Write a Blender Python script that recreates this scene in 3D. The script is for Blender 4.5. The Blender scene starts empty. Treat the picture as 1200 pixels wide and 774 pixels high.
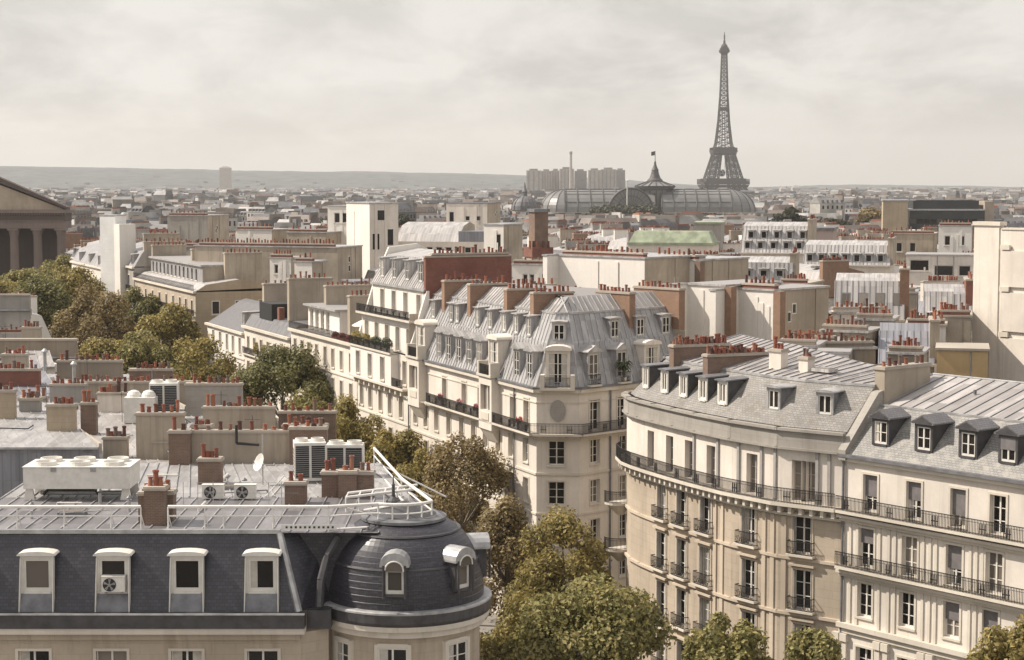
import bpy, math, random
from mathutils import Vector, Matrix
R = math.radians
random.seed(7)
SC = bpy.context.scene
COL = SC.collection
# ---------------------------------------------------------------- camera, sky, sun, exposure
H = 44.0; F = 2100.0; PITCH = R(4.66)          # camera height (m), focal length in 1200-wide picture units, downward tilt
CP, SP = math.cos(PITCH), math.sin(PITCH)
cd = bpy.data.cameras.new('camera'); cam = bpy.data.objects.new('camera', cd); COL.objects.link(cam)
cam.location = (0, 0, H); cam.rotation_euler = (R(90) - PITCH, 0, 0)
cd.sensor_width = 36; cd.lens = 36 * F / 1200; cd.clip_start = 1; cd.clip_end = 40000
SC.camera = cam
SC.view_settings.view_transform = 'Standard'; SC.view_settings.look = 'None'
SC.view_settings.exposure = 0.3; SC.view_settings.gamma = 1
SC.render.engine = 'CYCLES'
SC.cycles.use_denoising = True
SC.cycles.max_bounces = 6; SC.cycles.diffuse_bounces = 3; SC.cycles.glossy_bounces = 2
SC.cycles.volume_bounces = 1; SC.cycles.transmission_bounces = 2
SC.cycles.use_adaptive_sampling = True; SC.cycles.adaptive_threshold = 0.012
HAZE = 0.000054
SUN_EL = R(45); SUN_H = Vector((-0.985, 0.17, 0)).normalized()
SUN_DIR = (SUN_H * math.cos(SUN_EL) + Vector((0, 0, math.sin(SUN_EL)))).normalized()
sl = bpy.data.lights.new('sun', 'SUN'); sl.energy = 5.0; sl.angle = R(0.55); sl.color = (1.0, 0.91, 0.80)
so = bpy.data.objects.new('sun', sl); COL.objects.link(so)
so.rotation_euler = SUN_DIR.to_track_quat('Z', 'Y').to_euler(); so.location = (0, 0, 300)

W = bpy.data.worlds.new('World'); SC.world = W; W.use_nodes = True
nt = W.node_tree; nt.nodes.clear()
def nn(nt, t, **k):
    n = nt.nodes.new(t)
    for a, b in k.items(): setattr(n, a, b)
    return n
def lk(nt, a, b): nt.links.new(a, b)
def math_node(nt, op, a, b=None, clamp=False):
    n = nn(nt, 'ShaderNodeMath', operation=op); n.use_clamp = clamp
    for i, x in enumerate((a, b)):
        if x is None: continue
        if isinstance(x, (int, float)): n.inputs[i].default_value = x
        else: lk(nt, x, n.inputs[i])
    return n.outputs[0]
def mixc(nt, fac, a, b, mode='MIX'):
    n = nn(nt, 'ShaderNodeMix', data_type='RGBA', blend_type=mode)
    for s, x in ((n.inputs[0], fac), (n.inputs[6], a), (n.inputs[7], b)):
        if isinstance(x, (int, float)): s.default_value = x
        elif isinstance(x, (tuple, list)): s.default_value = tuple(x) + ((1,) if len(x) == 3 else ())
        else: lk(nt, x, s)
    return n.outputs[2]
def maprange(nt, v, a, b, c, d):
    n = nn(nt, 'ShaderNodeMapRange'); lk(nt, v, n.inputs[0])
    for i, x in enumerate((a, b, c, d)): n.inputs[i + 1].default_value = x
    return n.outputs[0]
sky = nn(nt, 'ShaderNodeTexSky', sky_type='NISHITA', sun_disc=False)
sky.sun_elevation = SUN_EL; sky.sun_rotation = math.atan2(SUN_H.x, SUN_H.y); sky.dust_density = 3
b1 = nn(nt, 'ShaderNodeBackground'); b1.inputs[1].default_value = 0.09; lk(nt, sky.outputs[0], b1.inputs[0])
tc = nn(nt, 'ShaderNodeTexCoord'); sep = nn(nt, 'ShaderNodeSeparateXYZ'); lk(nt, tc.outputs['Generated'], sep.inputs[0])
mp = nn(nt, 'ShaderNodeMapping'); mp.inputs['Scale'].default_value = (11, 11, 26); lk(nt, tc.outputs['Generated'], mp.inputs[0])
n1 = nn(nt, 'ShaderNodeTexNoise'); n1.inputs['Scale'].default_value = 1.0; n1.inputs['Detail'].default_value = 7; n1.inputs['Roughness'].default_value = .6; n1.inputs['Distortion'].default_value = .25
lk(nt, mp.outputs[0], n1.inputs[0])
mp2 = nn(nt, 'ShaderNodeMapping'); mp2.inputs['Scale'].default_value = (2.2, 2.2, 14); mp2.inputs['Location'].default_value = (3.1, 0, 0); lk(nt, tc.outputs['Generated'], mp2.inputs[0])
n2 = nn(nt, 'ShaderNodeTexNoise'); n2.inputs['Scale'].default_value = 1.3; n2.inputs['Detail'].default_value = 4; lk(nt, mp2.outputs[0], n2.inputs[0])
cf = maprange(nt, n1.outputs['Fac'], .40, .60, 0, 1)
c1 = mixc(nt, cf, (.50, .48, .452), (.745, .715, .67))          # grey undersides to cream tops
c2 = mixc(nt, maprange(nt, n2.outputs['Fac'], .42, .62, 0, .45), c1, (.77, .74, .695))
hz = maprange(nt, sep.outputs['Z'], 0.0, 0.055, .95, 0)             # creamy band above the skyline
left = maprange(nt, sep.outputs['X'], -.28, .22, 0, 1)
c3 = mixc(nt, hz, c2, mixc(nt, left, (.70, .65, .575), (.50, .462, .412)))
c3 = mixc(nt, math_node(nt, 'MULTIPLY', left, .22), c3, (.52, .485, .44))
up = maprange(nt, sep.outputs['Z'], .12, .5, 0, 1)
c4 = mixc(nt, up, c3, (.78, .755, .745))                            # brighter unseen sky added overhead to lift fill on the walls
b2 = nn(nt, 'ShaderNodeBackground'); b2.inputs[1].default_value = 1.0; lk(nt, c4, b2.inputs[0])
mx = nn(nt, 'ShaderNodeMixShader'); mx.inputs[0].default_value = .9
lk(nt, b1.outputs[0], mx.inputs[1]); lk(nt, b2.outputs[0], mx.inputs[2])
wo = nn(nt, 'ShaderNodeOutputWorld'); lk(nt, mx.outputs[0], wo.inputs[0])

# ---------------------------------------------------------------- where a sight line meets a distance or a level
def ray(px, py):
    u = (px - 600) / F; v = (387 - py) / F
    return Vector((u, CP + v * SP, -SP + v * CP))
def at(px, py, Y):
    d = ray(px, py); return Vector((0, 0, H)) + d * (Y / d.y)
def onz(px, py, z):
    d = ray(px, py); return Vector((0, 0, H)) + d * ((z - H) / d.z)
def depth(p): return p[1] * CP + (H - p[2]) * SP
def proj(p):
    d = depth(p); return 600 + F * p[0] / d, 387 - F * ((p[2] - H) * CP + p[1] * SP) / d
def along(A, U, px, z):                          # distance along a facade line where picture column px falls
    k = (px - 600) / F
    return (k * (A.y * CP + (H - z) * SP) - A.x) / (U.x - k * U.y * CP)
def V2(x, y): return Vector((x, y, 0))
Z = Vector((0, 0, 1))

# ---------------------------------------------------------------- materials
def new_mat(name):
    m = bpy.data.materials.new(name); m.use_nodes = True
    t = m.node_tree; t.nodes.clear()
    o = nn(t, 'ShaderNodeOutputMaterial'); p = nn(t, 'ShaderNodeBsdfPrincipled'); lk(t, p.outputs[0], o.inputs[0])
    return m, t, p
def surf(t):                                     # metres along and up the surface
    g = nn(t, 'ShaderNodeNewGeometry')
    c = nn(t, 'ShaderNodeVectorMath', operation='CROSS_PRODUCT'); c.inputs[0].default_value = (0, 0, 1); lk(t, g.outputs['True Normal'], c.inputs[1])
    n = nn(t, 'ShaderNodeVectorMath', operation='NORMALIZE'); lk(t, c.outputs[0], n.inputs[0])
    d = nn(t, 'ShaderNodeVectorMath', operation='DOT_PRODUCT'); lk(t, g.outputs['Position'], d.inputs[0]); lk(t, n.outputs[0], d.inputs[1])
    c2 = nn(t, 'ShaderNodeVectorMath', operation='CROSS_PRODUCT'); lk(t, g.outputs['True Normal'], c2.inputs[0]); lk(t, n.outputs[0], c2.inputs[1])
    d2 = nn(t, 'ShaderNodeVectorMath', operation='DOT_PRODUCT'); lk(t, g.outputs['Position'], d2.inputs[0]); lk(t, c2.outputs[0], d2.inputs[1])
    x = nn(t, 'ShaderNodeCombineXYZ'); lk(t, d.outputs['Value'], x.inputs[0]); lk(t, d2.outputs['Value'], x.inputs[1])
    return x.outputs[0], d.outputs['Value'], d2.outputs['Value'], g.outputs['Position']
def noise(t, vec, scale, detail=4, rough=.6, sc=None):
    if sc:
        m = nn(t, 'ShaderNodeMapping'); m.inputs['Scale'].default_value = sc; lk(t, vec, m.inputs[0]); vec = m.outputs[0]
    n = nn(t, 'ShaderNodeTexNoise'); n.inputs['Scale'].default_value = scale; n.inputs['Detail'].default_value = detail; n.inputs['Roughness'].default_value = rough
    lk(t, vec, n.inputs[0]); return n.outputs['Fac']
def bump(t, p, h, dist, strength=.6):
    b = nn(t, 'ShaderNodeBump'); b.inputs['Distance'].default_value = dist; b.inputs['Strength'].default_value = strength
    lk(t, h, b.inputs['Height']); lk(t, b.outputs[0], p.inputs['Normal'])
def sc3(c, k): return tuple(min(.95, x * k) for x in c)
def wall_mat(name, c, stain=.35, joints=0, rough=.9, patchy=.2):
    m, t, p = new_mat(name); uv, u, v, P = surf(t)
    big = noise(t, P, .16, 5); st = noise(t, uv, 1.0, 5, .65, (1.1, .09, 1))
    fine = noise(t, P, 3.2, 4)
    col = mixc(t, maprange(t, big, .35, .7, 0, 1), sc3(c, 1 + patchy * .4), sc3(c, 1 - patchy))
    col = mixc(t, maprange(t, st, .5, .75, 0, stain), col, sc3((c[0] * .5, c[1] * .47, c[2] * .45), 1))
    col = mixc(t, maprange(t, fine, .3, .7, 0, .22), col, sc3(c, .7))
    if not joints:
        vo = nn(t, 'ShaderNodeTexVoronoi'); vo.inputs['Scale'].default_value = .22; vo.inputs['Randomness'].default_value = 1
        mm = nn(t, 'ShaderNodeMapping'); mm.inputs['Scale'].default_value = (1, .6, 1); lk(t, uv, mm.inputs[0]); lk(t, mm.outputs[0], vo.inputs['Vector'])
        rv_ = nn(t, 'ShaderNodeSeparateColor'); lk(t, vo.outputs['Color'], rv_.inputs[0])
        col = mixc(t, maprange(t, rv_.outputs[0], 0, 1, 0, patchy * 1.1), col, sc3(c, .62))
        dr = noise(t, uv, 1.0, 3, .5, (2.6, .05, 1)); col = mixc(t, maprange(t, dr, .6, .72, 0, stain * .7), col, sc3(c, .5))
    if joints:
        b = nn(t, 'ShaderNodeTexBrick'); lk(t, uv, b.inputs[0]); b.inputs['Scale'].default_value = 1
        b.inputs['Brick Width'].default_value = joints * 2.2; b.inputs['Row Height'].default_value = joints; b.inputs['Mortar Size'].default_value = .022
        b.inputs['Color1'].default_value = (1, 1, 1, 1); b.inputs['Color2'].default_value = (.95, .94, .93, 1); b.inputs['Mortar'].default_value = (.87, .85, .83, 1)
        col = mixc(t, 1.0, col, b.outputs['Color'], 'MULTIPLY')
    lk(t, col, p.inputs['Base Color']); p.inputs['Roughness'].default_value = rough
    bump(t, p, fine, .02, .3)
    return m
def brick_mat(name, c1_, c2_, mortar):
    m, t, p = new_mat(name); uv, u, v, P = surf(t)
    b = nn(t, 'ShaderNodeTexBrick'); lk(t, uv, b.inputs[0]); b.inputs['Scale'].default_value = 1
    b.inputs['Brick Width'].default_value = .3; b.inputs['Row Height'].default_value = .1; b.inputs['Mortar Size'].default_value = .012
    b.inputs['Color1'].default_value = c1_ + (1,); b.inputs['Color2'].default_value = c2_ + (1,); b.inputs['Mortar'].default_value = mortar + (1,)
    big = noise(t, P, .5, 5)
    col = mixc(t, maprange(t, big, .4, .75, 0, .55), b.outputs['Color'], sc3(c1_, .55))
    col = mixc(t, maprange(t, noise(t, P, 1.3, 3), .55, .8, 0, .5), col, mortar)
    lk(t, col, p.inputs['Base Color']); p.inputs['Roughness'].default_value = .92
    bump(t, p, b.outputs['Fac'], .02, -.4)
    return m
def zinc_mat(name, c, seam=.62, metal=.12, rough=.5, patch=.35, dirt=.5, lines=True):
    m, t, p = new_mat(name); uv, u, v, P = surf(t)
    cell = math_node(t, 'FLOOR', math_node(t, 'DIVIDE', u, seam)); row = math_node(t, 'FLOOR', math_node(t, 'DIVIDE', v, 2.05))
    wn = nn(t, 'ShaderNodeTexWhiteNoise', noise_dimensions='2D'); cx = nn(t, 'ShaderNodeCombineXYZ'); lk(t, cell, cx.inputs[0]); lk(t, row, cx.inputs[1]); lk(t, cx.outputs[0], wn.inputs['Vector'])
    col = mixc(t, wn.outputs['Value'], sc3(c, 1 + patch * .5), sc3(c, 1 - patch * .6))
    st = noise(t, uv, 1.0, 5, .65, (1.3, .22, 1))
    col = mixc(t, maprange(t, st, .42, .75, 0, dirt), col, (c[0] * .5, c[1] * .48, c[2] * .46))
    f = math_node(t, 'FRACT', math_node(t, 'DIVIDE', u, seam))
    ridge = math_node(t, 'LESS_THAN', math_node(t, 'ABSOLUTE', math_node(t, 'SUBTRACT', f, .5)), .075)
    f2 = math_node(t, 'FRACT', math_node(t, 'DIVIDE', v, 2.05))
    lap = math_node(t, 'LESS_THAN', f2, .02)
    mk = math_node(t, 'MAXIMUM', math_node(t, 'MULTIPLY', ridge, .32 if lines else 0), math_node(t, 'MULTIPLY', lap, .3))
    col = mixc(t, mk, col, sc3(c, .45))  # seam and lap lines: dirt and seam shade painted into the colour
    lk(t, col, p.inputs['Base Color']); p.inputs['Metallic'].default_value = metal; p.inputs['Roughness'].default_value = rough
    if lines: bump(t, p, ridge, .05, .9)
    return m
def slate_mat(name, c, moss=None, rough=.5, tile=(.3, .2), spec=.5, patch=.35):
    m, t, p = new_mat(name); uv, u, v, P = surf(t)
    b = nn(t, 'ShaderNodeTexBrick'); lk(t, uv, b.inputs[0]); b.inputs['Scale'].default_value = 1
    b.inputs['Brick Width'].default_value = tile[0]; b.inputs['Row Height'].default_value = tile[1]; b.inputs['Mortar Size'].default_value = .018
    b.inputs['Color1'].default_value = sc3(c, 1.3 if c[0] < .1 else 1.15) + (1,); b.inputs['Color2'].default_value = sc3(c, .68 if c[0] < .1 else .85) + (1,); b.inputs['Mortar'].default_value = sc3(c, .45) + (1,)
    col = mixc(t, maprange(t, noise(t, P, .7, 5), .4, .7, 0, patch), b.outputs['Color'], sc3(c, .6))
    if moss:
        mm = maprange(t, noise(t, P, 1.1, 6, .72), .5, .62, 0, .75)
        col = mixc(t, mm, col, moss)
    lk(t, col, p.inputs['Base Color']); p.inputs['Roughness'].default_value = rough; p.inputs['Specular IOR Level'].default_value = spec
    bump(t, p, b.outputs['Fac'], .03, -.7)
    return m
def plain_mat(name, c, rough=.6, metal=0, var=.25, scale=2.0):
    m, t, p = new_mat(name); g = nn(t, 'ShaderNodeNewGeometry')
    f = noise(t, g.outputs['Position'], scale, 5)
    lk(t, mixc(t, maprange(t, f, .35, .7, 0, 1), sc3(c, 1 + var * .3), sc3(c, 1 - var)), p.inputs['Base Color'])
    p.inputs['Roughness'].default_value = rough; p.inputs['Metallic'].default_value = metal
    return m
def glass_mat(name, c, rough=.08):
    m, t, p = new_mat(name); oi = nn(t, 'ShaderNodeObjectInfo')
    col = mixc(t, oi.outputs['Random'], sc3(c, .5), sc3(c, 1.7))
    lk(t, col, p.inputs['Base Color']); p.inputs['Roughness'].default_value = rough; p.inputs['Specular IOR Level'].default_value = .32
    return m
def pot_mat(name):
    m, t, p = new_mat(name); oi = nn(t, 'ShaderNodeObjectInfo'); g = nn(t, 'ShaderNodeNewGeometry')
    rnd = math_node(t, 'FRACT', math_node(t, 'ADD', math_node(t, 'MULTIPLY', oi.outputs['Random'], 3.7), math_node(t, 'MULTIPLY', g.outputs['Random Per Island'], 1.0)))
    cr = nn(t, 'ShaderNodeValToRGB'); lk(t, rnd, cr.inputs[0])
    e = cr.color_ramp.elements; e[0].color = (.07, .03, .024, 1); e[1].color = (.27, .14, .10, 1)
    for pos, c in ((.2, (.17, .058, .038, 1)), (.5, (.255, .08, .047, 1)), (.75, (.32, .125, .07, 1)), (.9, (.13, .11, .10, 1))):
        x = e.new(pos); x.color = c
    lk(t, mixc(t, maprange(t, noise(t, g.outputs['Position'], 4, 3), .5, .8, 0, .5), cr.outputs[0], (.12, .08, .065)), p.inputs['Base Color']); p.inputs['Roughness'].default_value = .85
    return m
def leaf_mat(name, a, b, c):
    m, t, p = new_mat(name); g = nn(t, 'ShaderNodeNewGeometry')
    cr = nn(t, 'ShaderNodeValToRGB'); f = math_node(t, 'ADD', math_node(t, 'MULTIPLY', g.outputs['Random Per Island'], .55), math_node(t, 'MULTIPLY', noise(t, g.outputs['Position'], .45, 3), .6))
    lk(t, f, cr.inputs[0]); e = cr.color_ramp.elements
    e[0].position = .15; e[0].color = a + (1,); e[1].position = .95; e[1].color = c + (1,); x = e.new(.55); x.color = b + (1,)
    lk(t, cr.outputs[0], p.inputs['Base Color']); p.inputs['Roughness'].default_value = .6
    tr = nn(t, 'ShaderNodeBsdfTranslucent'); lk(t, cr.outputs[0], tr.inputs[0])
    ms = nn(t, 'ShaderNodeMixShader'); ms.inputs[0].default_value = .42
    o = [n for n in t.nodes if n.type == 'OUTPUT_MATERIAL'][0]
    lk(t, p.outputs[0], ms.inputs[1]); lk(t, tr.outputs[0], ms.inputs[2]); lk(t, ms.outputs[0], o.inputs[0])
    return m
M = dict(
    cream=wall_mat('pale cream stone', (.735, .67, .59), .42, 0, patchy=.2), white_wall=wall_mat('white painted plaster', (.76, .72, .66), .16, 0, patchy=.1),
    stone=wall_mat('warm limestone', (.475, .40, .312), .6, .62), tan=wall_mat('tan stone', (.44, .36, .26), .4, .5),
    grey_stone=wall_mat('grey weathered stone', (.36, .335, .30), .55, .5), beige=wall_mat('beige render', (.44, .375, .295), .85, 0, patchy=.38),
    brown=wall_mat('brown old render', (.30, .25, .195), .6, 0, patchy=.35), dirty=wall_mat('stained concrete', (.40, .375, .345), .9, 0, patchy=.45),
    dark_stone=wall_mat('shade darkened stone', (.105, .08, .07), .4, 0), temple=wall_mat('temple stone', (.205, .165, .145), .5, .9),  # dark_stone: the temple front's shade is put into the stone colour
    stone_trim=wall_mat('carved limestone', (.575, .485, .38), .4, 0), trim=wall_mat('pale trim stone', (.66, .60, .51), .3, 0), cap=wall_mat('stone coping', (.42, .37, .31), .5, 0), clad=wall_mat('white cladding', (.74, .735, .72), .1, 2.4),
    brick_red=brick_mat('red brick', (.17, .055, .042), (.21, .075, .055), (.24, .15, .11)), brick_tan=brick_mat('orange tan brick', (.27, .155, .098), (.22, .125, .08), (.31, .23, .17)),
    brick_brown=brick_mat('brown brick', (.16, .10, .075), (.21, .13, .09), (.25, .2, .16)),
    zinc=zinc_mat('grey zinc', (.34, .33, .33)), zinc_light=zinc_mat('pale zinc', (.43, .41, .395)), zinc_blue=zinc_mat('bluish zinc', (.25, .25, .275)), zinc_dark=zinc_mat('dark zinc', (.17, .165, .17)),
    zinc_sheet=zinc_mat('seamed grey zinc', (.36, .35, .345), .72, lines=False, dirt=.75), zinc_sheet_pale=zinc_mat('seamed pale zinc', (.37, .345, .33), .8, lines=False, dirt=.75, patch=.5), zinc_sheet_dark=zinc_mat('seamed dark zinc', (.19, .18, .185), 1.0, lines=False, dirt=.6, patch=.6),
    zinc_plain=plain_mat('plain zinc sheet', (.44, .435, .43), .45, .35, .4, 1.2), zinc_grey=plain_mat('weathered zinc sheet', (.2, .2, .21), .5, .3, .4, 1.2),
    lead=plain_mat('dark lead', (.075, .072, .075), .5, .2, .4, 1.5), slate=slate_mat('dark slate', (.042, .04, .05), rough=.4, spec=.55), slate_grey=slate_mat('grey slate', (.25, .24, .225), (.32, .30, .265), .7),
    slate_moss=slate_mat('mottled old slate', (.27, .255, .235), (.15, .135, .11), .8, patch=.7), slate_mid=slate_mat('mid grey slate', (.15, .145, .15), None, .6),
    pot=pot_mat('terracotta'), iron=plain_mat('black iron', (.028, .026, .026), .5, .3), rail_white=plain_mat('white painted steel', (.72, .70, .66), .4, 0, .15), frame=plain_mat('white window paint', (.70, .67, .61), .5, 0, .12),
shutter=plain_mat('pale grey shutter', (.5, .475, .44), .6), frame_grey=plain_mat('grey window paint', (.36, .34, .32), .5, 0, .12), glass=glass_mat('dark window glass', (.016, .014, .013), .12), glass_mid=glass_mat('veiled window glass', (.15, .13, .11), .15), curtain=plain_mat('net curtain', (.5, .46, .4), .8), blind=plain_mat('grey roller shutter', (.17, .155, .155), .6),
    black=plain_mat('black louvre', (.02, .02, .02), .6), ac_white=plain_mat('off white enamel', (.70, .67, .61), .4, 0, .15), ac_grey=plain_mat('grey plastic', (.3, .29, .28), .5), canvas=plain_mat('white canvas', (.8, .78, .72), .8), red_flower=plain_mat('red flowers', (.45, .06, .04), .8, 0, .5, 9), pink_flower=plain_mat('pink flowers', (.55, .16, .2), .8, 0, .5, 9), planter=plain_mat('white planter', (.6, .57, .52), .7),
    leaf_pot=plain_mat('shrub green', (.06, .075, .03), .8, 0, .6, 5), bark=plain_mat('plane bark', (.2, .165, .12), .9, 0, .5, 1.5), asphalt=plain_mat('asphalt', (.055, .053, .05), .9, 0, .3, .6), paving=wall_mat('grey paving', (.3, .285, .26), .2, .5), paint=plain_mat('road paint', (.7, .69, .65), .7), soil=plain_mat('city ground', (.16, .15, .135), .95, 0, .4, .02),
    ochre=wall_mat('ochre render', (.56, .40, .21), .3, 0), pink=wall_mat('rosy grey render', (.42, .335, .30), .3, 0), green_roof=plain_mat('pale green copper', (.30, .34, .235), .7, .0, .5, .5), tower_iron=plain_mat('brown iron lattice', (.032, .024, .02), .7, .05, .2, .05), dark_glass=plain_mat('dark curtain wall', (.035, .04, .042), .2, 0, .3, .2),
    palais_glass=plain_mat('grey green glazing', (.185, .182, .175), .35, .1, .3, .05), palais_iron=plain_mat('dark green iron', (.08, .076, .072), .6, .2), concrete=wall_mat('tower concrete', (.42, .38, .33), .2, 0), concrete_dark=wall_mat('darker concrete', (.27, .25, .23), .2, 0), hill=plain_mat('wooded hillside', (.07, .078, .08), .95, 0, .85, .016), steel=plain_mat('galvanised steel', (.42, .42, .41), .4, .5), awning=plain_mat('rust red cloth', (.3, .07, .045), .8))  # concrete_dark: simply a darker concrete tone
M['leaf_green'] = leaf_mat('green leaves', (.058, .062, .019), (.225, .205, .066), (.50, .415, .17))
M['leaf_olive'] = leaf_mat('olive leaves', (.068, .062, .018), (.26, .215, .064), (.52, .40, .15))
M['leaf_dark'] = leaf_mat('deep green leaves', (.042, .05, .017), (.145, .145, .048), (.36, .31, .13))
M['leaf_brown'] = leaf_mat('browning leaves', (.062, .047, .022), (.235, .175, .075), (.47, .36, .18))
M['leaf_far'] = leaf_mat('far dark leaves', (.022, .025, .013), (.042, .045, .022), (.075, .075, .036))

# ---------------------------------------------------------------- mesh building
class MB:
    def __init__(s): s.v = []; s.f = []; s.mi = []; s.mats = []
    def idx(s, m):
        m = M[m] if isinstance(m, str) else m
        if m not in s.mats: s.mats.append(m)
        return s.mats.index(m)
    def face(s, pts, m):
        n = len(s.v); s.v.extend([tuple(p) for p in pts]); s.f.append(tuple(range(n, n + len(pts)))); s.mi.append(s.idx(m))
    def hexa(s, b, t, m, bottom=True):           # b, t: matching rings of points
        k = len(b); n = len(s.v); s.v.extend([tuple(p) for p in b]); s.v.extend([tuple(p) for p in t]); i = s.idx(m)
        for j in range(k):
            q = (j + 1) % k; s.f.append((n + j, n + q, n + k + q, n + k + j)); s.mi.append(i)
        s.f.append(tuple(n + k + j for j in range(k))); s.mi.append(i)
        if bottom: s.f.append(tuple(n + j for j in reversed(range(k)))); s.mi.append(i)
    def box(s, O, U, u0, u1, n0, n1, z0, z1, m):  # n measured outward (to the right of U turned to the viewer)
        N = V2(U.y, -U.x); O = V2(O.x, O.y)
        c = [O + U * u0 + N * n0, O + U * u1 + N * n0, O + U * u1 + N * n1, O + U * u0 + N * n1]
        s.hexa([p + Z * z0 for p in c], [p + Z * z1 for p in c], m)
    def cbox(s, c, w, d, h, m, ang=0):           # box on its base centre
        U = V2(math.cos(ang), math.sin(ang)); s.box(c, U, -w / 2, w / 2, -d / 2, d / 2, c.z, c.z + h, m)
    def prism(s, pts, z0, z1, m, bottom=False): s.hexa([V2(p.x, p.y) + Z * z0 for p in pts], [V2(p.x, p.y) + Z * z1 for p in pts], m, bottom)
    def tube(s, p, q, r, m, k=6, r2=None):
        p, q = Vector(p), Vector(q); d = q - p
        if d.length < 1e-6: return
        a = d.normalized(); x = a.cross(Z if abs(a.z) < .9 else Vector((1, 0, 0))).normalized(); y = a.cross(x); r2 = r if r2 is None else r2
        cs = [(math.cos(6.2832 * (j + .5) / k), math.sin(6.2832 * (j + .5) / k)) for j in range(k)]
        s.hexa([p + x * (r * c) + y * (r * e) for c, e in cs], [q + x * (r2 * c) + y * (r2 * e) for c, e in cs], m)
    def path(s, pts, r, m, k=6):
        for a, b in zip(pts, pts[1:]): s.tube(a, b, r, m, k)
    def lathe(s, c, prof, m, k=16, a0=0, a1=6.28319):
        full = abs(a1 - a0 - 6.28319) < .01; n = len(s.v); i = s.idx(m); kk = k if full else k + 1
        for r, z in prof:
            for j in range(kk):
                a = a0 + (a1 - a0) * j / k; s.v.append((c.x + r * math.cos(a), c.y + r * math.sin(a), c.z + z))
        for a in range(len(prof) - 1):
            for j in range(k):
                q = (j + 1) % kk; s.f.append((n + a * kk + j, n + a * kk + q, n + (a + 1) * kk + q, n + (a + 1) * kk + j)); s.mi.append(i)
        if full:
            s.f.append(tuple(n + (len(prof) - 1) * kk + j for j in range(k))); s.mi.append(i)
    def skirt(s, a, za, b, zb, m, closed=True):
        k = len(a)
        for j in range(k if closed else k - 1):
            q = (j + 1) % k
            s.face([V2(a[j].x, a[j].y) + Z * za, V2(a[q].x, a[q].y) + Z * za, V2(b[q].x, b[q].y) + Z * zb, V2(b[j].x, b[j].y) + Z * zb], m)
    def mesh(s, name, loc=Vector((0, 0, 0)), smooth=False):
        me = bpy.data.meshes.new(name)
        me.from_pydata([(x - loc.x, y - loc.y, z - loc.z) for x, y, z in s.v], [], s.f)
        for m in s.mats: me.materials.append(m)
        me.polygons.foreach_set('material_index', s.mi)
        if smooth: me.polygons.foreach_set('use_smooth', [True] * len(s.f))
        me.update(); return me
    def build(s, name, parent=None, loc=Vector((0, 0, 0)), smooth=False):
        if not s.f: return None
        return link(name, s.mesh(name, loc, smooth), parent)
def link(name, me, parent=None, pos=None, ang=0, label=None):
    o = bpy.data.objects.new(name, me); COL.objects.link(o)
    if parent: o.parent = parent
    if pos is not None: o.location = pos
    if ang: o.rotation_euler = (0, 0, ang)
    if label: o['label'] = label
    return o
def tag(o, label=None, cat=None, group=None, kind=None):
    for k, v in (('label', label), ('category', cat), ('group', group), ('kind', kind)):
        if v: o[k] = v
    return o
class Thing:
    def __init__(s, name, label, cat, loc, group=None, ang=0):
        s.o = bpy.data.objects.new(name, None); COL.objects.link(s.o); s.o.empty_display_size = .5
        s.loc = Vector((loc[0], loc[1], loc[2] if len(loc) > 2 else 0)); s.o.location = s.loc
        tag(s.o, label, cat, group); s.parts = {}; s.ang = ang
    def p(s, name):
        if name not in s.parts: s.parts[name] = MB()
        return s.parts[name]
    def done(s):
        r = {}
        for k, m in s.parts.items(): r[k] = m.build(k, s.o, s.loc)
        s.parts = {}; return r
    def put(s, name, mb, smooth=False): return mb.build(name, s.o, s.loc, smooth)

# ---------------------------------------------------------------- windows, dormers, chimneys, railings (shared meshes)
CACHE = {}
def cached(key, fn):
    if key not in CACHE: CACHE[key] = fn()
    return CACHE[key]
X1 = V2(1, 0)
def frame_mesh(w, h, arch=0, m='frame', bars=True):
    b = MB(); t = .09 if bars else .13
    b.box(V2(0, 0), X1, -w / 2, -w / 2 + t, -.06, 0, 0, h, m); b.box(V2(0, 0), X1, w / 2 - t, w / 2, -.06, 0, 0, h, m)
    b.box(V2(0, 0), X1, -w / 2 + t, w / 2 - t, -.06, 0, h - t, h, m); b.box(V2(0, 0), X1, -w / 2 + t, w / 2 - t, -.06, 0, 0, t * 1.6, m)
    if w > .75 and bars: b.box(V2(0, 0), X1, -.055, .055, -.06, .02, t * 1.6, h - t, m)
    if h > 1.5 and bars:
        for z in ((.33, .66) if h > 2.2 else (.5,)):
            b.box(V2(0, 0), X1, -w / 2 + t, w / 2 - t, -.05, -.005, h * z, h * z + .05, m)
    return b.mesh('window')
def pane_mesh(w, h, kind):
    b = MB(); y = .05; n = 3
    xs = [-w / 2 + .04, -w / 6, w / 6, w / 2 - .04]
    for i in range(3):
        m = {'dark': 'glass', 'mid': 'glass_mid', 'curtain': 'glass' if i == 1 else 'curtain', 'half': 'glass' if i else 'curtain'}[kind]
        b.face([(xs[i], y, .04), (xs[i + 1], y, .04), (xs[i + 1], y, h - .04), (xs[i], y, h - .04)], m)
    return b.mesh('pane')
def blind_mesh(w, h, f):
    b = MB(); b.box(V2(0, 0), X1, -w / 2, w / 2, .03, .06, h * (1 - f), h, 'blind'); return b.mesh('blind')
def far_window_mesh(w, h):
    b = MB(); b.box(V2(0, 0), X1, -w / 2, w / 2, -.1, .03, 0, h, 'frame')
    b.box(V2(0, 0), X1, -w / 2 + .14, w / 2 - .14, .03, .05, .14, h - .14, 'glass'); return b.mesh('window')
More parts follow.
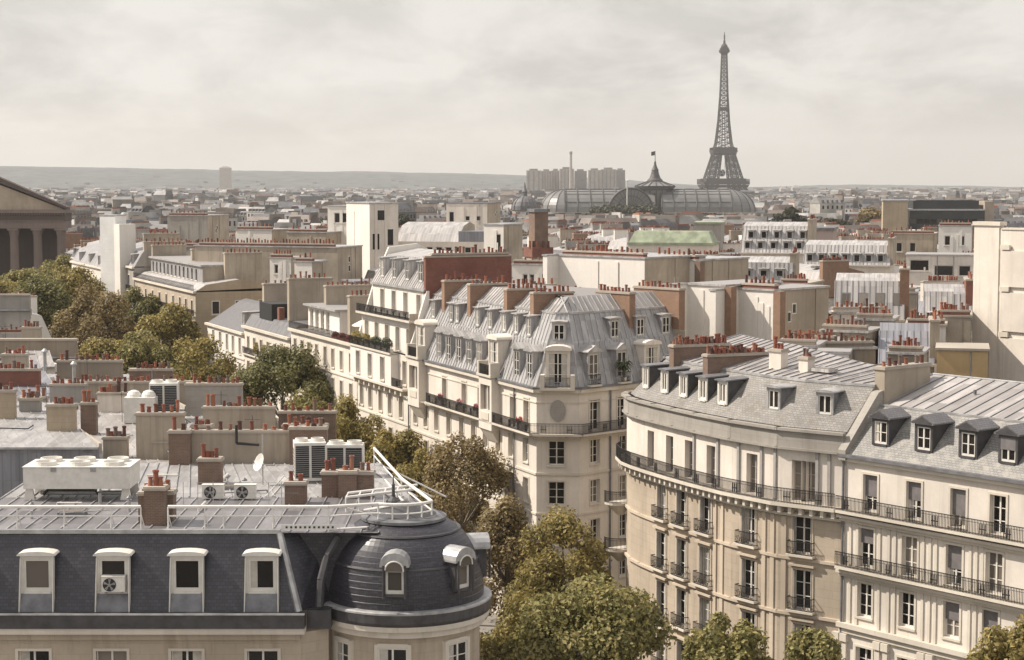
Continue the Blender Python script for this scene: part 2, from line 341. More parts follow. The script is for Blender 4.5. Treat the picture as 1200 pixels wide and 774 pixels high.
def window(parent, pos, ang, w, h, kind=None, blind=0, m='frame', sub=True, name='window'):
    w = round(w, 1); h = round(h, 1)
    if not sub: return link(name, cached(('far', w, h), lambda: far_window_mesh(w, h)), parent, pos, ang)
    kind = kind or random.choice(('dark', 'dark', 'mid', 'curtain', 'half'))
    o = link(name, cached(('fr', w, h, m), lambda: frame_mesh(w, h, 0, m)), parent, pos, ang)
    link('pane', cached(('pn', w, h, kind), lambda: pane_mesh(w, h, kind)), o)
    if blind:
        f = round(blind, 1); link('blind', cached(('bl', w, h, f), lambda: blind_mesh(w, h, f)), o)
    return o
def grille_mesh(w, h=1.0):
    b = MB(); d = .42
    for z, t in ((.06, .05), (h * .5, .025), (h - .05, .06)):
        b.box(V2(0, 0), X1, -w / 2, w / 2, d - .03, d, z, z + t, 'iron')
        for x in (-w / 2, w / 2): b.box(V2(x, 0), X1, -.015, .015, 0, d, z, z + t, 'iron')
    n = max(4, int(w / .11))
    for i in range(n + 1):
        x = -w / 2 + w * i / n; b.box(V2(x, 0), X1, -.014, .014, d - .025, d - .005, .06, h, 'iron')
    for i in range(int(w / .4)):                  # scrolled centre panels
        x = -w / 2 + w * (i + .5) / int(w / .4)
        for a in range(8):
            t0, t1 = a * .785, (a + 1) * .785
            b.tube((x + .13 * math.cos(t0), -d + .02, h * .3 + .15 * math.sin(t0)), (x + .13 * math.cos(t1), -d + .02, h * .3 + .15 * math.sin(t1)), .018, 'iron', 4)
    b.box(V2(0, 0), X1, -w / 2 - .1, w / 2 + .1, 0, d + .08, -.14, .02, 'trim')
    return b.mesh('balconet')
def balconet(parent, pos, ang, w): return link('balconet', cached(('bn', round(w, 1)), lambda: grille_mesh(round(w, 1))), parent, pos, ang)
def railing(b, pts, z, h=1.0, step=.13, m='iron', r=.016, top=.035, mid=True, motif=True):
    for p, q in zip(pts, pts[1:]):
        p, q = V2(p.x, p.y), V2(q.x, q.y); L = (q - p).length
        if L < .01: continue
        U = (q - p) / L
        b.box(p, U, -.01, L + .01, -.03, .03, z + h - .05, z + h, m); b.box(p, U, 0, L, -.02, .02, z + .08, z + .12, m)
        if mid: b.box(p, U, 0, L, -.015, .015, z + h * .78, z + h * .78 + .025, m)
        n = max(1, int(L / step))
        for i in range(n + 1):
            b.box(p + U * (L * i / n), U, -r, r, -r, r, z, z + h - .05, m)
        if motif:
            k = max(1, int(L / 1.9))
            for i in range(k):
                c = L * (i + .5) / k
                for f in range(7): b.box(p, U, c - .26 + f * .08, c - .235 + f * .08, -.012, .012, z + .14, z + h * .76, m)
                b.box(p, U, c - .28, c + .28, -.014, .014, z + h * .4, z + h * .46, m)
def dormer_mesh(w, h, d, style, front, cheek, top, sill=.12):
    b = MB(); ww = w - .36; O = V2(0, 0)
    b.box(O, X1, -w / 2, -w / 2 + .18, -.12, 0, 0, h, front); b.box(O, X1, w / 2 - .18, w / 2, -.12, 0, 0, h, front)
    b.box(O, X1, -w / 2 + .18, w / 2 - .18, -.12, 0, h - .2, h, front); b.box(O, X1, -w / 2 + .18, w / 2 - .18, -.12, .05, -.05, sill, front)
    for x in (-w / 2 + .03, w / 2 - .08): b.box(O, X1, x, x + .05, -d, -.12, 0, h, cheek)
    o = .14
    if style == 'flat': pr = [(-w / 2 - o, h), (w / 2 + o, h), (w / 2 + o, h + .1), (0, h + .16), (-w / 2 - o, h + .1)]
    elif style == 'gable': pr = [(-w / 2 - o * 1.6, h), (w / 2 + o * 1.6, h), (w / 2 + o * 1.6, h + .1), (0, h + .2 + w * .3), (-w / 2 - o * 1.6, h + .1)]
    else:
        pr = [(-w / 2 - o, h), (w / 2 + o, h)]; rise = w * {'arch': .5, 'low': .1}.get(style, .17)
        for i in range(9):
            a = math.pi * i / 8; pr.append(((w / 2 + o) * math.cos(a), h + (.06 if style == 'low' else .12) + rise * math.sin(a)))
    A = [(x, -.2, z) for x, z in pr]; B = [(x, d, z + (0 if style != 'flat' else .12)) for x, z in pr]
    b.hexa(A, B, top)
    if style == 'arch':
        b.face([(x * .62, -.205, h - .24 + (z - h) * .72) for x, z in pr], 'glass_mid')
        ar = [Vector((x * .62, -.22, h - .24 + (z - h) * .72)) for x, z in pr[1:]]; b.path(ar, .05, 'frame', 5)
        for x in (-w * .44, w * .44): b.tube((x, -.2, -.1), (x, -.2, h + .1), .07, front, 6)
    elif style in ('seg', 'gable'):         # recessed tympanum in the front colour
        b.face([(x * .86, -.205, h + .02 + (z - h) * .8) for x, z in pr], front)
    return b.mesh('dormer')
def dormer(parent, pos, ang, w, h, d=2.2, style='flat', front='frame', cheek='zinc_grey', top='zinc_plain', kind=None, sub=True, fm='frame', blind=0, bars=True):
    key = ('dm', round(w, 1), round(h, 1), round(d, 1), style, front, cheek, top)
    if key not in CACHE: CACHE[key] = dormer_mesh(round(w, 1), round(h, 1), round(d, 1), style, front, cheek, top)
    o = link('dormer', CACHE[key], parent, pos, ang)
    kind = kind or random.choice(('dark', 'dark', 'mid', 'curtain'))
    ww, hh = round(w, 1) - .36, round(h, 1) - .32
    if sub: link('window_frame', cached(('fr', ww, hh, fm, bars), lambda: frame_mesh(ww, hh, 0, fm, bars)), o, (0, .06, .12))
    link('pane', cached(('pn', ww, hh, kind), lambda: pane_mesh(ww, hh, kind)), o, (0, .06, .12))
    if blind: link('blind', cached(('bl', ww, hh, blind), lambda: blind_mesh(ww, hh, blind)), o, (0, .06, .12))
    return o
def pot_mesh(kind):
    b = MB(); c = Vector((0, 0, 0))
    pr = {0: [(.17, 0), (.15, .1), (.125, .55), (.165, .6), (.165, .7), (.11, .7), (.10, .4)], 1: [(.15, 0), (.14, .7), (.18, .74), (.18, .84), (.12, .84), (.11, .5)], 2: [(.2, 0), (.17, .35), (.2, .38), (.2, .46), (.14, .46), (.13, .3)]}[kind]
    b.lathe(c, pr, 'pot', 10); return b.mesh('chimney_pot')
def chimney(th, c, ang, length, thick, z0, z1, pots=6, m='brick_tan', cap='cap', sub=True, edge=None, pot_rows=1):
    """a stack: slab of masonry, oversailing cap, a row of terracotta pots"""
    b = MB(); U = V2(math.cos(ang), math.sin(ang)); O = V2(c[0], c[1]); L2 = length / 2; T2 = thick / 2
    b.box(O, U, -L2, L2, -T2, T2, z0, z1 - .22, m)
    if edge:
        b.box(O, U, -L2 - .03, -L2 + .3, -T2 - .03, T2 + .03, z0, z1 - .22, edge)
    b.box(O, U, -L2 - .1, L2 + .1, -T2 - .1, T2 + .1, z1 - .22, z1 - .08, cap); b.box(O, U, -L2 - .04, L2 + .04, -T2 - .04, T2 + .04, z1 - .08, z1, cap)
    spots = []
    for r in range(pot_rows):
        for i in range(pots):
            if random.random() < .06 and pots > 4: continue
            f = (i + .5) / pots + random.uniform(-.15, .15) / pots
            spots.append(O + U * ((f - .5) * (length - .3)) + V2(U.y, -U.x) * ((r + .5) / pot_rows - .5) * thick * .8)
    if not sub:
        for s in spots:
            hh = random.uniform(.3, .85); b.tube(s + Z * z1, s + Z * (z1 + hh), random.uniform(.15, .2), 'pot', 6, .14)
    o = th.put('chimney', b)
    if sub:
        for s in spots:
            k = random.choice((0, 0, 1, 1, 2))
            q = link('chimney_pot', cached(('pot', k), lambda: pot_mesh(k)), o, s + Z * z1 - th.loc, random.random() * 3)
            q.scale = (random.uniform(.8, 1.12),) * 2 + (random.choice((.5, .6, .7, .75, .85, 1.1)),); q.rotation_euler = (random.uniform(-.05, .05), random.uniform(-.05, .05), random.random() * 3)
    return o
def inset(pts, ds):                               # polygon pulled in edge by edge (points run left to right seen from outside)
    n = len(pts); out = []
    for i in range(n):
        a, b, c = pts[i - 1], pts[i], pts[(i + 1) % n]
        u1 = (b - a).normalized(); u2 = (c - b).normalized(); n1 = V2(-u1.y, u1.x); n2 = V2(-u2.y, u2.x)
        d1, d2 = ds[i - 1], ds[i]
        cr = u1.x * u2.y - u1.y * u2.x
        p1 = b + n1 * d1; p2 = b + n2 * d2
        if abs(cr) < .05: out.append((p1 + p2) / 2); continue
        w = p2 - p1; t = (w.x * u2.y - w.y * u2.x) / cr
        out.append(p1 + u1 * t)
    return out
def surround_mesh(w, h, hood, sur, sill, trim, rv):
    b = MB(); O = V2(0, -(rv - .02)); f = .003
    if sur:
        b.box(O, X1, -w / 2 - .16, -w / 2 - .002, f, .06, -.1, h + .16, trim); b.box(O, X1, w / 2 + .002, w / 2 + .16, f, .06, -.1, h + .16, trim); b.box(O, X1, -w / 2 - .002, w / 2 + .002, f, .06, h + .003, h + .16, trim)
        if hood: b.box(O, X1, -w / 2 - .28, w / 2 + .28, f, .3, h + .3, h + .46, trim)
    if sill: b.box(O, X1, -w / 2 - .14, w / 2 + .14, f, .12, -.16, -.01, trim)
    return b.mesh('surround')
def shutter_mesh(h, rv):
    b = MB()
    for i in range(3): b.box(V2((i - 1) * .03, -.06 - i * .03), V2(0, -1) if i % 2 else V2(.1, -.995).normalized(), 0, rv - .05, -.012, .012, .05, h - .05, 'shutter')
    return b.mesh('shutter')
def facade(th, A, B, z0, z1, rows, m, part='wall', rv=.32, sub=True, trim='trim'):
    """wall from A (left) to B (right) with true openings; rows: dict(z,h,u|px,w,kind,bal,blind,sur)"""
    A = V2(A.x, A.y); B = V2(B.x, B.y); L = (B - A).length; U = (B - A) / L; N = V2(U.y, -U.x); ang = math.atan2(U.y, U.x)
    b = th.p(part); ops = []
    for r in rows:
        us = list(r.get('u', ())) + [along(A, U, q, r['z'] + r['h'] / 2) for q in r.get('px', ())]
        for i, u in enumerate(us):
            w = r['w']
            if u - w / 2 < .15 or u + w / 2 > L - .15: continue
            bl = r.get('blind', 0); bl = bl[i % len(bl)] if isinstance(bl, (list, tuple)) else bl
            ops.append((u - w / 2, u + w / 2, r['z'], r['z'] + r['h'], r, bl))
    us = sorted({0, L} | {round(o[0], 3) for o in ops} | {round(o[1], 3) for o in ops})
    zs = sorted({z0, z1} | {round(o[2], 3) for o in ops} | {round(o[3], 3) for o in ops})
    P = lambda u, z, n=0: A + U * u + N * n + Z * z
    for z_, z__ in zip(zs, zs[1:]):
        if z_ < z0 or z__ > z1 + .001: continue
        run = None
        for u_, u__ in zip(us, us[1:]):
            cu, cz = (u_ + u__) / 2, (z_ + z__) / 2
            hole = any(o[0] < cu < o[1] and o[2] < cz < o[3] for o in ops)
            if hole:
                if run is not None: b.face([P(run, z_), P(u_, z_), P(u_, z__), P(run, z__)], m); run = None
            elif run is None: run = u_
        if run is not None: b.face([P(run, z_), P(L, z_), P(L, z__), P(run, z__)], m)
    for a, c, e, g, r, bl in ops:
        b.face([P(a, e), P(a, e, -rv), P(a, g, -rv), P(a, g)], m); b.face([P(c, e), P(c, e, -rv), P(c, g, -rv), P(c, g)], m)
        b.face([P(a, e), P(c, e), P(c, e, -rv), P(a, e, -rv)], m); b.face([P(a, g), P(c, g), P(c, g, -rv), P(a, g, -rv)], m)
        wo = window(th.o, P((a + c) / 2, e, -rv + .02) - th.loc, ang, c - a, g - e, r.get('kind'), bl, r.get('fm', 'frame'), sub)
        if r.get('shut'):
            k = ('sh', round(g - e, 2), rv); 
            for x in (-(c - a) / 2 + .05, (c - a) / 2 - .05): link('shutter', cached(k, lambda: shutter_mesh(*k[1:])), wo, (x, 0, 0))
        sill = e > z0 + .2 and not r.get('bal')
        if r.get('sur', True) or sill:
            k = ('su', round(c - a, 2), round(g - e, 2), bool(r.get('hood')), bool(r.get('sur', True)), sill, trim, rv)
            link('surround', cached(k, lambda: surround_mesh(*k[1:])), wo)
        if r.get('bal'): balconet(th.o, P((a + c) / 2, e, .01) - th.loc, ang, c - a + .55)
    return A, B, U, N, ang
def band(b, pts, z0, z1, out, m, closed=False):    # string course or cornice following a line of points
    n = len(pts)
    for i in range(n if closed else n - 1):
        p, q = pts[i], pts[(i + 1) % n]; p, q = V2(p.x, p.y), V2(q.x, q.y); L = (q - p).length
        if L > .02: b.box(p, (q - p) / L, -out * .35, L + out * .35, -.02, out, z0, z1, m)
def brackets(b, p, q, z0, z1, out, step, w, m):
    p, q = V2(p.x, p.y), V2(q.x, q.y); L = (q - p).length; U = (q - p) / L; n = int(L / step)
    for i in range(n): b.box(p, U, (i + .5) * L / n - w / 2, (i + .5) * L / n + w / 2, .002, out, z0, z1, m)
def onebox(th, name, *a):
    b = MB(); b.box(*a); return th.put(name, b)
# ================================================================ the setting
def structure(name, b, smooth=False):
    o = b.build(name, None, Vector((0, 0, 0)), smooth); o['kind'] = 'structure'; return o
SU = V2(-.4, .917).normalized(); SN = V2(-SU.y, SU.x)        # along the boulevard away from us; across it (to the left)
SR = -SN                                                       # across it to the right, behind the facades
S0 = V2(2.37, 171.8)                                           # street corner of the corner house
def st(s, n=0): return S0 + SU * s + SN * n
g = MB(); g.face([(-9000, -2500, 0), (9000, -2500, 0), (9000, 11500, 0), (-9000, 11500, 0)], 'soil'); structure('ground', g)
g = MB(); g.face([st(-110, 20) + Z * .004, st(-110, 5) + Z * .004, st(420, 5) + Z * .004, st(420, 20) + Z * .004], 'asphalt'); structure('road', g)
for a, c in ((.3, 5), (20, 24)):
    g = MB(); g.hexa([st(-110, c), st(-110, a), st(420, a), st(420, c)], [p + Z * .13 for p in (st(-110, c), st(-110, a), st(420, a), st(420, c))], 'paving'); structure('pavement', g)
g = MB()
for i in range(60):
    s = -90 + i * 8; g.face([p + Z * .008 for p in (st(s, 12.6), st(s, 12.4), st(s + 3, 12.4), st(s + 3, 12.6))], 'paint')
structure('road_marking', g)

KEEP = []                                                      # footprints already taken (for the filler houses)
def keep(pts): KEEP.append([V2(p.x, p.y) for p in pts])
def seams(b, a0, a1, za, zb, step, m, w=.05, h=.06):           # standing seams up a roof slope, eave line a0-a1[0] to top line
    (p, q), (r, s) = a0, a1; n = max(1, int((q - p).length / step))
    for i in range(n + 1):
        f = i / n; A = p.lerp(q, f) + Z * za; B = r.lerp(s, f) + Z * zb; d = (B - A)
        if d.length < .3: continue
        u = (q - p).normalized() * w / 2; up = (q - p).cross(d).normalized()
        if up.z < 0: up = -up
        b.hexa([A - u, A + u, B + u, B - u], [A - u + up * h, A + u + up * h, B + u + up * h, B - u + up * h], m)
def slab_chimney(th, front, direc, length, z0, z1, pots, m='brick_tan', thick=.75, edge=None, sub=True, rows=1):
    c = front + direc * (length / 2); chimney(th, c, math.atan2(direc.y, direc.x), length, thick, z0, z1, pots, m, 'cap', sub, edge, rows)

# ================================================================ corner house with zinc mansard (centre of the picture)
def corner_house():
    th = Thing('corner_house', 'cream corner house with zinc mansard, brick chimney slabs and medallion above the trees', 'house', S0)
    Kc = V2(S0.x, S0.y); Kr = Kc + V2(4.1, -.35)
    s_end = along(Kc, SU, 480, 22); Le = Kc + SU * s_end
    rd = V2(.74, .67).normalized(); Re = Kr + rd * 15
    Lb = Le + SR * 13; Rb = Re + V2(-rd.y, rd.x) * 9
    P = [Le, Kc, Kr, Re, Rb, Lb]; keep(P)
    zb, ze = 20.0, 24.2
    cols = [487, 499, 511.6, 526, 541, 555, 569, 584, 599, 616]
    fl = [dict(z=z + .75, h=2.35, w=1.2, px=[c + (16.1 - z) * .12 for c in cols]) for z in (16.1, 12.2, 8.3, 4.4)]
    fl.append(dict(z=zb + .1, h=3.0, w=1.25, px=[521, 544, 563, 601, 617], kind='mid'))
    facade(th, Le, Kc, 0, ze, fl, 'cream')
    cw = (Kr - Kc).length
    facade(th, Kc, Kr, 0, ze, [dict(z=z + .75, h=2.35, w=1.6, u=[cw * .47], kind='dark') for z in (16.1, 12.2, 8.3, 4.4)], 'cream')
    facade(th, Kr, Re, 0, ze, [dict(z=z + .75, h=2.35, w=1.25, px=[697, 731, 762], kind=k) for z, k in ((16.1, 'dark'), (12.2, 'mid'), (8.3, 'half'), (4.4, 'dark'))] +
           [dict(z=zb + .1, h=3.0, w=1.35, px=[697, 729, 760], kind='half')], 'cream')
    b = th.p('wall')
    for a, c in ((Re, Rb), (Rb, Lb), (Lb, Le)): b.face([a, c, c + Z * (ze + 5), a + Z * (ze + 5)] if a is not Rb else [a, c, c + Z * ze, a + Z * ze], 'beige')
    front = [Le, Kc, Kr, Re]
    t = th.p('cornice')
    band(t, front, ze - .25, ze + .12, .42, 'trim'); band(t, front, ze + .121, ze + .3, .5, 'zinc_grey')
    band(t, front, 15.9, 16.12, .12, 'trim'); band(t, front, 12.0, 12.2, .1, 'trim'); band(t, front, 8.1, 8.3, .1, 'trim'); band(t, front, 22.9, 23.02, .08, 'trim')
    band(t, front, zb - .55, zb - .3, .4, 'trim')
    for p, q in zip(front, front[1:]): brackets(t, p, q, zb - .3, zb - .2, .8, .55, .22, 'trim')
    bal = th.p('balcony'); sa = Kc + SU * along(Kc, SU, 508, 20)
    line = [sa, Kc, Kr, Re]; band(bal, line, zb - .2, zb, .95, 'trim')
    out = inset([Le, Kc, Kr, Re, Rb, Lb], [-.88] * 6)
    rl = th.p('balcony_railing'); railing(rl, [sa + SN * .88, out[1], out[2], out[3]], zb, 1.05)
    # mansard: steep, bulging, then a low crown
    def ring(d): return inset(P, [d, d, d, 0, d, 0])
    prof = [(-.1, ze + .3), (.75, 26.4), (1.55, 28.6), (2.9, 31.4)]
    rf = th.p('roof')
    for (d0, z0), (d1, z1) in zip(prof, prof[1:]): rf.skirt(ring(d0), z0, ring(d1), z1, 'zinc_sheet')
    rt = ring(2.9); rt2 = ring(4.7)
    rf.skirt(rt, 31.4, rt2, 32.9, 'zinc_sheet_pale'); rf.face([p + Z * 32.9 for p in rt2], 'zinc_sheet_pale')
    band(rf, rt[:4], 31.3, 31.5, .12, 'zinc_plain')
    sm = th.p('roof')
    for (d0, z0), (d1, z1) in list(zip(prof, prof[1:])) + [((2.9, 31.4), (4.7, 32.9))]:
        r0, r1 = ring(d0), ring(d1)
        for i in range(3): seams(sm, (r0[i], r0[i + 1]), (r1[i], r1[i + 1]), z0, z1, .72, 'zinc_plain', .06, .07)
        for i in (1, 2):                          # hip rolls
            sm.tube(r0[i] + Z * z0, r1[i] + Z * z1, .08, 'zinc_plain', 6)
    aL = math.atan2(-SU.y, -SU.x)
    def on_left(px, z, d): s = along(Kc - SN * d, SU, px, z); return Kc + SU * s - SN * d + Z * z - th.loc
    aR = math.atan2(rd.y, rd.x); nR = V2(rd.y, -rd.x)
    def on_right(px, z, d): s = along(Kr - nR * d, rd, px, z); return Kr + rd * s - nR * d + Z * z - th.loc
    for px in (514, 525, 537, 549, 561, 605, 620): dormer(th.o, on_left(px, ze + .35, .1), aL, 1.5, 3.2, 1.9, 'gable', 'zinc_plain', 'zinc', 'zinc_light')
    for px in (507, 528, 535, 559, 573.5, 590, 604, 619): dormer(th.o, on_left(px, 28.9, 1.6), aL, 1.25, 2.05, 2.0, 'flat', 'zinc_plain', 'zinc', 'zinc_light')
    for px in (696, 729): dormer(th.o, on_right(px, ze + .35, .1), aR, 1.6, 3.2, 1.9, 'gable', 'zinc_plain', 'zinc', 'zinc_light')
    for px in (721, 751, 781): dormer(th.o, on_right(px, 28.7, 1.6), aR, 1.4, 2.0, 2.0, 'flat', 'zinc_plain', 'zinc', 'zinc_light')
    for px in (695, 730): balconet(th.o, on_right(px, ze + .45, -.35), aR, 1.3)
    ux = (Kr - Kc).normalized(); aC = math.atan2(ux.y, ux.x); nC = V2(ux.y, -ux.x)
    mid = Kc.lerp(Kr, .5)
    dormer(th.o, mid - nC * 1.65 + Z * 28.6 - th.loc, aC, 1.4, 2.0, 2, 'flat', 'zinc_plain', 'zinc', 'zinc_light', 'dark')
    # stone dormers with segmental pediments over the bays and on the cut corner
    def stone_dormer(p, ang, w, z):
        dormer(th.o, p + Z * z - th.loc, ang, w, 3.5, 2.6, 'seg', 'cream', 'cream', 'cream', 'curtain'); U = V2(math.cos(ang), math.sin(ang)); N = V2(U.y, -U.x)
        s = MB(); O = p + N * .1
        s.box(O, U, -w / 2 - .5, w / 2 + .5, .0, .95, z - .25, z, 'trim')
        for x in (-w / 2 - .5, w / 2 + .1): s.box(O, U, x, x + .4, -.1, .95, z, z + 1.25, 'trim')
        th.put('stone_balcony', s)
        railing(rl, [O + U * (-w / 2 - .1) + N * .8, O + U * (w / 2 + .1) + N * .8], z, 1.0, .12)
    stone_dormer(mid, aC, 2.3, ze + .3)
    p = on_right(762, 0, 0) + th.loc; stone_dormer(V2(p.x, p.y), aR, 2.2, ze + .3)
    for pa, pb in ((487, 500), (571, 586)):
        a, c = along(Kc, SU, pa, 22), along(Kc, SU, pb, 22); A = Kc + SU * a; U = -SU; L = a - c; bay = MB()
        bay.box(A, U, .0, .45, .003, .95, zb - .9, ze + .3, 'cream'); bay.box(A, U, L - .45, L, .003, .95, zb - .9, ze + .3, 'cream')
        bay.box(A, U, .45, L - .45, .003, .95, zb - .9, zb + 1.05, 'cream'); bay.box(A, U, .45, L - .45, .003, .95, ze - .55, ze + .3, 'cream')
        bay.box(A, U, .45, L - .45, .1, .5, zb + 1.05, ze - .55, 'glass_mid'); bay.box(A, U, L / 2 - .08, L / 2 + .08, .5, .7, zb + 1.05, ze - .55, 'frame')
        bay.box(A, U, .7, L - .7, .951, 1.02, zb + .1, zb + .85, 'trim')
        bay.box(A, U, -.2, L + .2, .0, 1.15, ze + .3, ze + .55, 'trim')
        bay.hexa([A + U * .3 + N_(U) * .02 + Z * (zb - 2.2), A + U * (L - .3) + N_(U) * .02 + Z * (zb - 2.2), A + U * (L - .3) + N_(U) * .1 + Z * (zb - 2.2), A + U * .3 + N_(U) * .1 + Z * (zb - 2.2)],
                 [A + U * 0 + N_(U) * .02 + Z * (zb - .9), A + U * L + N_(U) * .02 + Z * (zb - .9), A + U * L + N_(U) * .9 + Z * (zb - .9), A + U * 0 + N_(U) * .9 + Z * (zb - .9)], 'trim')
        th.put('stone_bay', bay)
        stone_dormer(A + U * L / 2 - N_(U) * -.05, aL, L * .75, ze + .55)
    md = th.p('medallion'); c = mid + nC * .05 + Z * 22.2
    for r0, r1, o in ((.95, .8, .12), (.8, .0, .05)):
        pr = [(math.cos(a * .3927), math.sin(a * .3927)) for a in range(16)]
        md.hexa([c + ux * (x * r0 * .8) + Z * (y * r0 * 1.1) for x, y in pr], [c + nC * o + ux * (x * r0 * .8) + Z * (y * r0 * 1.1) for x, y in pr], 'grey_stone' if o > .1 else 'brown')
    for px in (519.5, 549.5, 592.5, 623.5):
        f = Kc - SN * 2.1; f = f + SU * along(f, SU, px, 31); slab_chimney(th, f, SR, 4.4, 28.6, 33.3, 8, 'brick_tan', .8, 'brick_tan')
    f = Kr - nR * 2.0; f = f + rd * along(f, rd, 741, 30); slab_chimney(th, f, -nR, 4.8, 27.5, 33.2, 9, 'brick_tan', .85)
    f = Kr - nR * .9; f = f + rd * along(f, rd, 799, 30); slab_chimney(th, f, -nR, 6.4, 27.0, 33.4, 11, 'brick_tan', .9)
    for px, z in ((480.5, 0), (604, 0)):
        f = Kc + SU * along(Kc, SU, px, 14) + SN * .16; th.p('downpipe').tube(f + Z * z, f + Z * 24, .08, 'zinc_grey', 6)
    f = Kr + rd * along(Kr, rd, 714, 14) + nR * .14; th.p('downpipe').tube(f, f + Z * 24, .09, 'zinc_grey', 6)
    th.done()
    # planters with flowers on the balcony: things that stand there
    for px, lab, m in ((521, 'white flower box with pink geraniums nearest the left bay of the balcony', 'pink_flower'), (543.5, 'white flower box with dark pink flowers, middle of three on the cream balcony', 'pink_flower'), (563, 'white flower box with deep pink flowers beside the right stone bay', 'pink_flower'), (614, 'white and red flower planter on the balcony beside the rounded corner', 'red_flower')):
        s = along(Kc, SU, px, 21); c = Kc + SU * s + SN * .5 + Z * zb; flower_box(c, math.atan2(SU.y, SU.x), 1.3, lab, m)
    c = on_right(731, ze + .3, -.5) + th.loc; pt = Thing('potted_palm', 'dark green potted palm on the ledge before a mansard window', 'potted plant', c)
    k = pt.p('pot'); k.lathe(c, [(.22, 0), (.32, .55), (.3, .6)], 'planter', 12)
    for i in range(34):
        a = i * 2.4; t = random.uniform(.4, 1.3); q0 = c + Z * 1.1; mid_ = q0 + Vector((math.cos(a) * .55, math.sin(a) * .45, t)); e = mid_ + Vector((math.cos(a) * .5, math.sin(a) * .45, -.45)); w = Vector((-math.sin(a), math.cos(a), 0)) * .12
        pt.p('frond').face([q0 - w * .3, q0 + w * .3, mid_ + w, mid_ - w], 'leaf_pot'); pt.p('frond').face([mid_ - w, mid_ + w, e + w * .2, e - w * .2], 'leaf_pot')
    pt.p('stem').tube(c + Z * .5, c + Z * 1.2, .09, 'bark'); pt.done()
def N_(U): return V2(U.y, -U.x)
def bush(b, c, rx, ry, rz, n, s, m, ang=0):
    ca, sa = math.cos(ang), math.sin(ang)
    for i in range(n):
        v = Vector((random.gauss(0, 1), random.gauss(0, 1), random.gauss(0, 1))).normalized() * random.uniform(.5, 1)
        x, y = v.x * rx, v.y * ry; p = c + Vector((x * ca - y * sa, x * sa + y * ca, v.z * rz)); a = Vector((random.gauss(0, 1), random.gauss(0, 1), random.gauss(0, 1))).normalized(); e = a.cross(v).normalized() * s; f = e.cross(v + a * .5).normalized() * s
        b.face([p - e, p - f * .6, p + e, p + f * .6], m)
def flower_box(c, ang, w, lab, m):
    t = Thing('flower_box', lab, 'flower box', c, 'flower boxes on the cream balcony')
    U = V2(math.cos(ang), math.sin(ang)); b = t.p('box'); b.cbox(c + Z * .0, w * .7, .42, .55, 'planter', ang); b.cbox(c + Z * .55, w * .75, .48, .07, 'planter', ang)
    bush(t.p('flowers'), c + Z * .95, w * .42, .3, .42, 150, .09, m, ang); bush(t.p('leaves'), c + Z * .8, w * .4, .28, .3, 90, .09, 'leaf_pot', ang); t.done()
corner_house()

